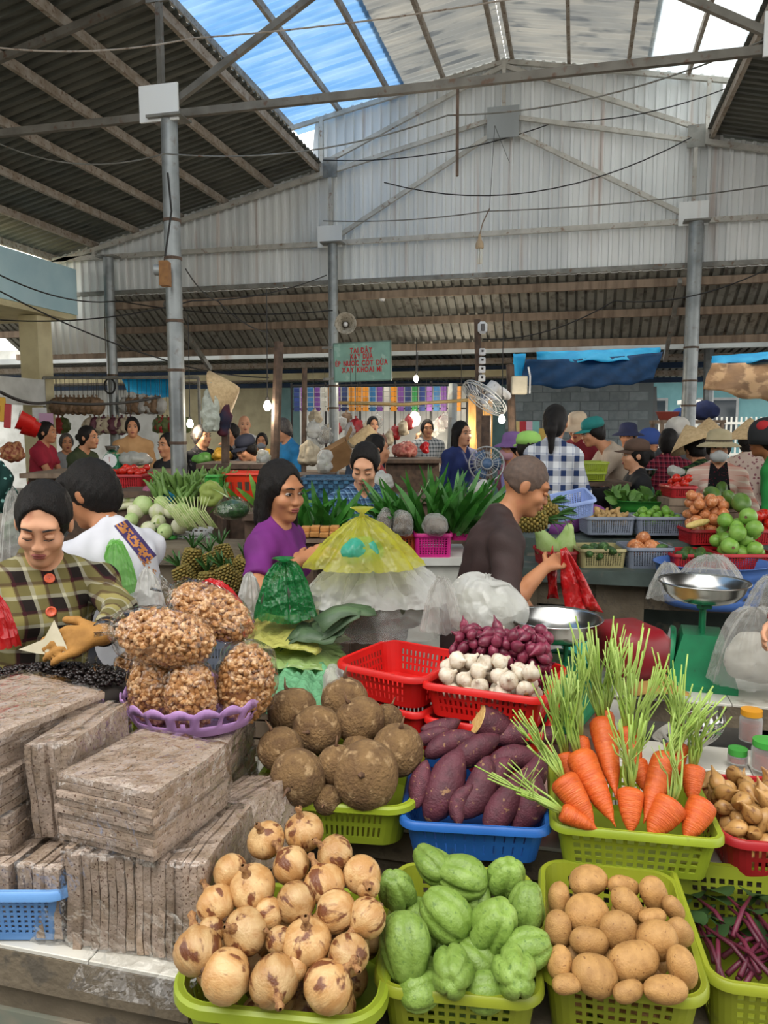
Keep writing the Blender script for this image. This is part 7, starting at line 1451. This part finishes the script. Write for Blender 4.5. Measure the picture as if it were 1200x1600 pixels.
# wooden lit cabinet, cartons, boxes, heaps of goods
q = PD(750, 682, 12.2); t = T('cabinet', 'orange lit wooden cabinet behind the fan', 'cabinet', (q.x, q.y, 0), YAW); m_ply = M('honey plywood', 'c89858', 'b58444', 6, .6, stretch=(6, 1, 1))
for k in range(3): MB().box((-.13 + .13 * k, 0, 1.7), (.122, .04, 1.1)).build('board', m_ply, t)
MB().box((0, .1, .6), (.42, .2, 1.2)).build('base', m_wood2, t)
for k in range(14):
    x, y = 806 + (k % 5) * 10, 686 - (k // 5) * 11; tag(MB().box((0, 0, 0), (.1, .1, .1), bev=.004).build('carton', M('carton %d' % (k % 5), ['c8b478', 'b0202c', 'd0a8b8', '7fb8b0', 'c8a850'][k % 5], rough=.6), None, loc=PD(x, y, 10.6), rot=(0, 0, YAW)), ['small carton on the shelf by the block wall, bottom row', 'small carton on the shelf by the block wall, middle row', 'small carton on the shelf by the block wall, top row'][k // 5], 'carton', 'cartons by the block wall')
q = PD(826, 693, 10.6); t = T('shelf', 'shelf carrying the small cartons', 'shelf', (q.x, q.y, 0), YAW); MB().box((0, 0, q.z - .03), (.6, .3, .03)).build('board', m_wood, t)
for sx in (-.27, .27): MB().box((sx, 0, (q.z - .04) / 2), (.04, .28, q.z - .04)).build('leg', m_wood, t)
q = PD(527, 712, 7.0); t = T('cardboard_box', 'open brown cardboard box beside the sign column', 'box', q, (R(10), R(-30), YAW)); m_card = M('cardboard', '8a6842', '7a5a36', 9, .85); MB().box((0, 0, .0), (.28, .26, .2)).build('body', m_card, t)
for sx in (-1, 1): MB().box((sx * .19, 0, .12), (.13, .26, .006), rot=(0, R(-35 * sx), 0)).build('flap', m_card, t)
for k, (x0, y0, x1, y1, d, m, l) in enumerate([(462, 690, 505, 728, 6.8, M('cream sack', 'b8ac94', 'a2967e', 9, .8, bump=.3), 'cream sack slumped left of the cardboard box'), (492, 700, 520, 740, 6.4, f_wht, 'white plastic bag below the cream sack'), (398, 702, 425, 728, 6.6, f_wht, 'white bag in front of the leaning post'), (330, 700, 365, 722, 7.4, M('yellow fruit pile', 'c8982c', 'b0841f', 30, .5, bump=.5), 'heap of yellow fruit behind the bananas'), (300, 708, 335, 724, 7.4, f_pgrn, 'pale green wrapped bundle near the column foot'), (412, 700, 428, 720, 7.6, M('yellow fruit pile', 'c8982c', 'b0841f', 30, .5), 'yellow bundle right of the navy cap'), (-40, 715, 26, 805, 3.6, dots('dark patterned cloth', '12302c', '6f9a92', 34, .28), 'dark green patterned sack at the left edge'), (0, 690, 42, 722, 8.2, M('red packet heap', '8a3a2c', 'c89868', 30, .5, bump=.6), 'heap of red and tan packets at the left edge'), (2, 810, 40, 850, 3.4, m_leaf2, 'green leaves bunched behind the seated woman'), (605, 690, 660, 715, 9.2, M('red meat', 'a85048', 'c88a78', 30, .5), 'pale red meat laid on the far counter'), (655, 690, 672, 708, 8.6, f_red, 'red bag at the end of the far counter'), (560, 735, 620, 765, 5.6, f_wht, 'white bag behind the pandan leaves'), (730, 752, 770, 775, 5.4, f_wht, 'white bags at the foot of the standing fan'), (176, 706, 240, 728, 7.6, f_wht, 'white bags piled in front of the tan shirt man'), (1100, 788, 1128, 806, 5.2, f_pink, 'pink plastic bag in front of the masked woman'), (1040, 728, 1072, 745, 5.9, f_wht, 'white wrapped bundle beside the green check shirt')]): bag(x0, y0, x1, y1, d, m, l, None, 0, 60 + k, .7, .02)
m_dkt = m_wood2
def block(x0, x1, y, d, dep, label, m, name='table'):
    A, B = PD(x0, y, d), PD(x1, y, d); c = (A + B) / 2; t = T(name, label, 'table', (c.x, c.y, 0), YAW); w_ = (B - A).length; MB().box((0, dep / 2, c.z - .02), (w_, dep, .04)).build('top', m, t); MB().box((0, dep / 2 + .02, (c.z - .04) / 2), (w_ * .94, dep * .85, c.z - .04)).build('base', m_wood2, t)
block(30, 245, 740, 6.6, .9, 'long low stall table in front of the crimson pyjamas', m_wood); block(306, 415, 725, 6.3, .6, 'dark stall table behind the bananas', m_wood2); block(600, 690, 718, 8.4, .8, 'dark counter behind the pandan leaves', m_wood2); block(170, 320, 768, 5.1, .45, 'stall table under the bananas', m_wood2)
block(392, 520, 743, 6.15, .5, 'dark table behind the pandan leaves, left', m_wood2); block(556, 775, 778, 5.25, .45, 'dark table behind the large pandan spray', m_wood2); block(470, 612, 834, 3.82, .38, 'low table under the left pandan leaves', m_wood2); block(378, 425, 803, 4.45, .35, 'small table under the yellow green leaves', m_wood2)
q = PD(176, 712, 7.5); scale_((q.x, q.y, q.z - .12), YAW, 'small grey green scale on the long stall table', .1, .26, s=.7)
for k, (x, y, d, l) in enumerate([(40, 660, 8.0, 'round red plastic bucket hanging at the far left'), (48, 668, 8.05, 'second red plastic bucket behind the first')]):
    t = T('bucket', l, 'bucket', PD(x, y, d), rdir((-.6, -.5, .35)), 'red buckets'); thick(MB().lathe([(.001, -.08), (.08, -.08), (.1, .07), (.108, .07)], 24).build('body', P_RED, t, True), .004); MB().tube([(-.105, 0, .07), (0, .09, .09), (.105, 0, .07)], .004, 5).build('handle', m_steel, t)
for k, (x, y, c_) in enumerate([(4, 640, 'c8981c'), (12, 650, 'a8242c'), (-6, 652, 'b88a1c')]): tag(MB().box((0, 0, 0), (.07, .02, .24), bev=.008).build('hanging_packet', M('packet ' + c_, c_, rough=.35), None, loc=PD(x, y, 7.6), rot=(0, .1 * k, YAW)), ['yellow packet hanging at the far left edge', 'red packet hanging at the far left edge', 'ochre packet hanging beyond the left edge'][k], 'packet')
for k, (x, y) in enumerate([(62, 646), (72, 655)]): tag(MB().box((0, 0, 0), (.2, .004, .16)).build('notice', [P_WHITE, M('pink paper', 'c8a0c0', rough=.9)][k], None, loc=PD(x, y, 10.6), rot=(0, 0, YAW)), ['white paper notice on the yellow pillar', 'pink paper notice on the yellow pillar'][k], 'paper')
q = PD(950, 625, 16.9); t = T('wall_device', 'small green device fixed on the block wall', 'device', q); MB().lathe([(.001, -.1), (.1, -.1), (.12, .06), (.001, .1)], 14, rot=(R(70), 0, R(40))).build('case', plastic('leaf green', '4fb07a'), t, 'auto'); MB().tube([(-.1, 0, 0), (-.4, .05, .2), (-.8, .05, .12)], .012, 5).build('cable', m_black, t)
# street beyond on the right: house, roof, fence, motorbikes, loaded shelf
hs = T('house', 'teal house with pink tin roof across the street', 'house', (PY(1060, 690, 24).x, 24, 0)); MB().box((0, 0, 1.7), (7, .3, 3.4)).build('wall', M('teal house wall', '5f8a8e', '557f84', 3, .8), hs); MB().box((0, -.4, 3.5), (7.4, 1.2, .12), rot=(R(18), 0, 0)).build('roof', M('pink tin', 'a8848c', rough=.5), hs)
for x in (-.9, 1.0):
    f = MB().box((x, -.18, 1.9), (1.1, .06, 1.2)).build('window', m_grey, hs); MB().box((x, -.215, 1.9), (.95, .02, 1.05)).build('pane', M('dark pane', '2a3238', rough=.1), f)
t = T('fence', 'white barred gate across the street', 'fence', (PY(1150, 670, 20).x, 20, 0), R(3)); m_wf = M('white gate', 'd5d4cc', rough=.6)
for k in range(-16, 17): MB().box((k * .11, 0, 1.05), (.035, .035, 1.7)).build('bar', m_wf, t)
for z in (.35, 1.0, 1.75): MB().box((0, 0, z), (3.7, .05, .06)).build('rail', m_wf, t)
for x in (-1.1, 1.3): MB().box((x, -.05, 1.1), (.34, .34, 2.2)).build('pillar', m_wf, t); MB().box((x, -.05, 2.25), (.46, .46, .1)).build('pillar_cap', m_wf, t)
def moto(x, y, d, m, label, rz):
    q = PD(x, y, d); t = T('motorbike', label, 'motorbike', (q.x, q.y, 0), rz); 
    for s_ in (-1, 1):
        w_ = MB().lathe([(.24, -.04), (.29, -.05), (.31, 0), (.29, .05), (.24, .04)], 24, (s_ * .6, 0, .3), (R(90), 0, 0), True).build('tyre', m_black, t, True); MB().lathe([(.24, -.02), (.24, .02), (.05, .03), (.05, -.03)], 24, (s_ * .6, 0, .3), (R(90), 0, 0), True).build('rim', m_steel, w_)
    MB().sph((-.15, 0, .62), (.5, .14, .16), 16, 10).build('body', m, t, True); MB().sph((.48, 0, .75), (.13, .15, .34), 14, 10, (0, R(-20), 0)).build('front_shield', m, t, True); MB().box((-.25, 0, .82), (.7, .24, .09), bev=.03).build('seat', m_black, t); MB().tube([(.6, 0, .3), (.42, 0, 1.05)], .035, 8).build('fork', m_steel, t, 'auto'); MB().tube([(.36, -.33, 1.1), (.42, 0, 1.05), (.36, .33, 1.1)], .018, 8).build('handlebar', m_black, t, 'auto'); MB().sph((.52, 0, 1.02), (.09, .1, .09), 12, 8).build('headlamp', P_WHITE, t, True)
    for s_ in (-1, 1): MB().tube([(.4, s_ * .22, 1.08), (.36, s_ * .3, 1.28)], .008, 5).build('mirror_stem', m_black, t); MB().sph((.36, s_ * .3, 1.3), (.02, .06, .045), 10, 6).build('mirror', m_black, t, True)
moto(1160, 690, 10.5, M('red bodywork', 'b8182c', 'a01424', 6, .25, coat=.5), 'red motorbike parked at the right', R(150)); moto(1130, 690, 12.5, M('silver bodywork', 'b0b8c0', rough=.3), 'silver motorbike behind the red one', R(120)); moto(1100, 690, 14, M('orange bodywork', 'c8602c', rough=.3), 'orange motorbike furthest back', R(160))
t = T('goods_table', 'wooden table by the right column loaded with bags', 'table', (PD(1072, 690, 11.5).x, PD(1072, 690, 11.5).y, 0), YAW); MB().box((0, 0, 1.72), (.95, .5, .05)).build('upper_shelf', m_wood, t); MB().box((0, 0, 1.3), (.95, .5, .05)).build('lower_shelf', m_wood, t)
for sx in (-.44, .44):
    for sy in (-.2, .2): MB().box((sx, sy, .86), (.05, .05, 1.72)).build('leg', m_wood, t)
z0 = 1.745
for x, m, l, s_ in ((-.28, plastic('salmon', 'b05a50'), 'salmon pink tub on the goods table', 1), ):
    q = t.location + Vector((x, -.05, z0)); o = T('tub', l, 'tub', q); thick(MB().lathe([(.001, 0), (.12, 0), (.17, .12), (.18, .12)], 22).build('body', m, o, True), .004)
o = T('cloth_bundle', 'navy cloth bundle on the goods table', 'bundle', t.location + Vector((.25, 0, z0))); link('bundle', sheetbag(.2, .16, .18, .03, 9, 3, 0, 26, 16), C('navy bundle', '24305c', '1c264a'), o); o = T('cloth_bundle', 'blue cloth bundle behind the salmon tub', 'bundle', t.location + Vector((-.08, .12, z0))); link('bundle', sheetbag(.14, .1, .12, .03, 9, 5, 0, 20, 14), C('blue bundle', '2f5a9c', '284e88'), o)
# cables
def pc(*a): return [PD(*q) for q in a]
wire('cable', pc((0, 225, 6.5), (258, 240, 6.0), (700, 180, 5.7), (1200, 60, 5.2)), .006, 'cable sagging below the near tie beam', m_steel, .12)
wire('cable', pc((0, 430, 7.5), (185, 470, 9.9), (520, 485, 10.0)), .008, 'black cable from the parapet to the sign column, upper', m_black, .1)
wire('cable', pc((0, 455, 7.4), (250, 560, 8.6), (420, 590, 8.4)), .008, 'black cable crossing the pale blue parapet downwards', m_black, .05)
wire('cable', pc((0, 500, 7.6), (300, 470, 8.0), (510, 430, 10.0)), .007, 'black cable rising towards the sign column', m_black, .08)
wire('cable', pc((0, 612, 7.0), (80, 628, 8.0), (250, 620, 9)), .016, 'thick black hose at the far left', m_black, .05)
wire('cable', pc((600, 285, 9.2), (1080, 215, 8.6)), .007, 'dark cable with clips across the gable, upper', m_black, .35)
wire('cable', pc((505, 250, 10.0), (870, 190, 9.6), (1200, 110, 8.8)), .007, 'dark cable high across the gable', m_black, .15)
wire('cable', pc((505, 345, 10.0), (760, 330, 9.8), (1200, 290, 9.0)), .008, 'pale cable along the gable girt', m_steel, .05)
wire('cable', pc((715, 140, 5.6), (714, 275, 5.55)), .012, 'short chain hanging from the near tie beam', m_wood2, 0)
wire('cable', pc((0, 75, 5.2), (300, 60, 5.5), (1000, -40, 5.0)), .006, 'rusty rod running under the roof', m_purl, .05)
wire('cable', pc((262, 270, 6.1), (268, 330, 6.1), (258, 400, 6.1)), .008, 'loop of cable down the near column', m_black, 0)
wire('cable', pc((755, 530, 9), (960, 470, 8.5), (1200, 420, 8)), .007, 'black cable from the brown post to the right', m_black, .12)
wire('cable', pc((290, 420, 6.2), (340, 470, 6.8), (420, 520, 7)), .006, 'thin cable from the near column to the leaning post', m_black, .05)
o = T('cable_coil', 'coil of black cable hanging on the far left column', 'cable', Vector((-6.65, 10.02, PY(181, 603, 10.05).z)))
MB().tube([(.09 * math.cos(k * .5), .05, .11 * math.sin(k * .5)) for k in range(40)], .012, 6).build('coil', m_black, o, True)
# ------------------------------------------------------------------ labels of alike things: row from the front and place in the row
from collections import defaultdict
bpy.context.view_layer.update()
same = defaultdict(list)
for o in COL.objects:
    if o.parent is None and o.get('group') and o.get('label') and 'buried' not in o['label']: same[o['label']].append(o)
RN = ['front', 'second', 'third', 'fourth', 'fifth', 'sixth', 'seventh', 'eighth']
for lab, obs in same.items():
    if not 2 <= len(obs) <= 56: continue
    pr = []
    for o in obs: v = Vector(o.location) - CAM; d = v.dot(FW); pr.append((v.dot(RT) / d, -v.dot(UPV) / d, o))
    rows = max(1, math.ceil(len(obs) / 7)); pr.sort(key=lambda q: -q[1]); base = ' '.join(lab.split()[:10])
    for r_ in range(rows):
        row_ = sorted(pr[r_ * len(pr) // rows:(r_ + 1) * len(pr) // rows], key=lambda q: q[0])
        for k, (x, y, o) in enumerate(row_):
            o['label'] = base + (', %s row' % RN[r_] if rows > 1 else '') + (', ' + (ORD[k] if k < len(row_) - 1 or k < 1 else 'rightmost') if len(row_) > 1 else '')
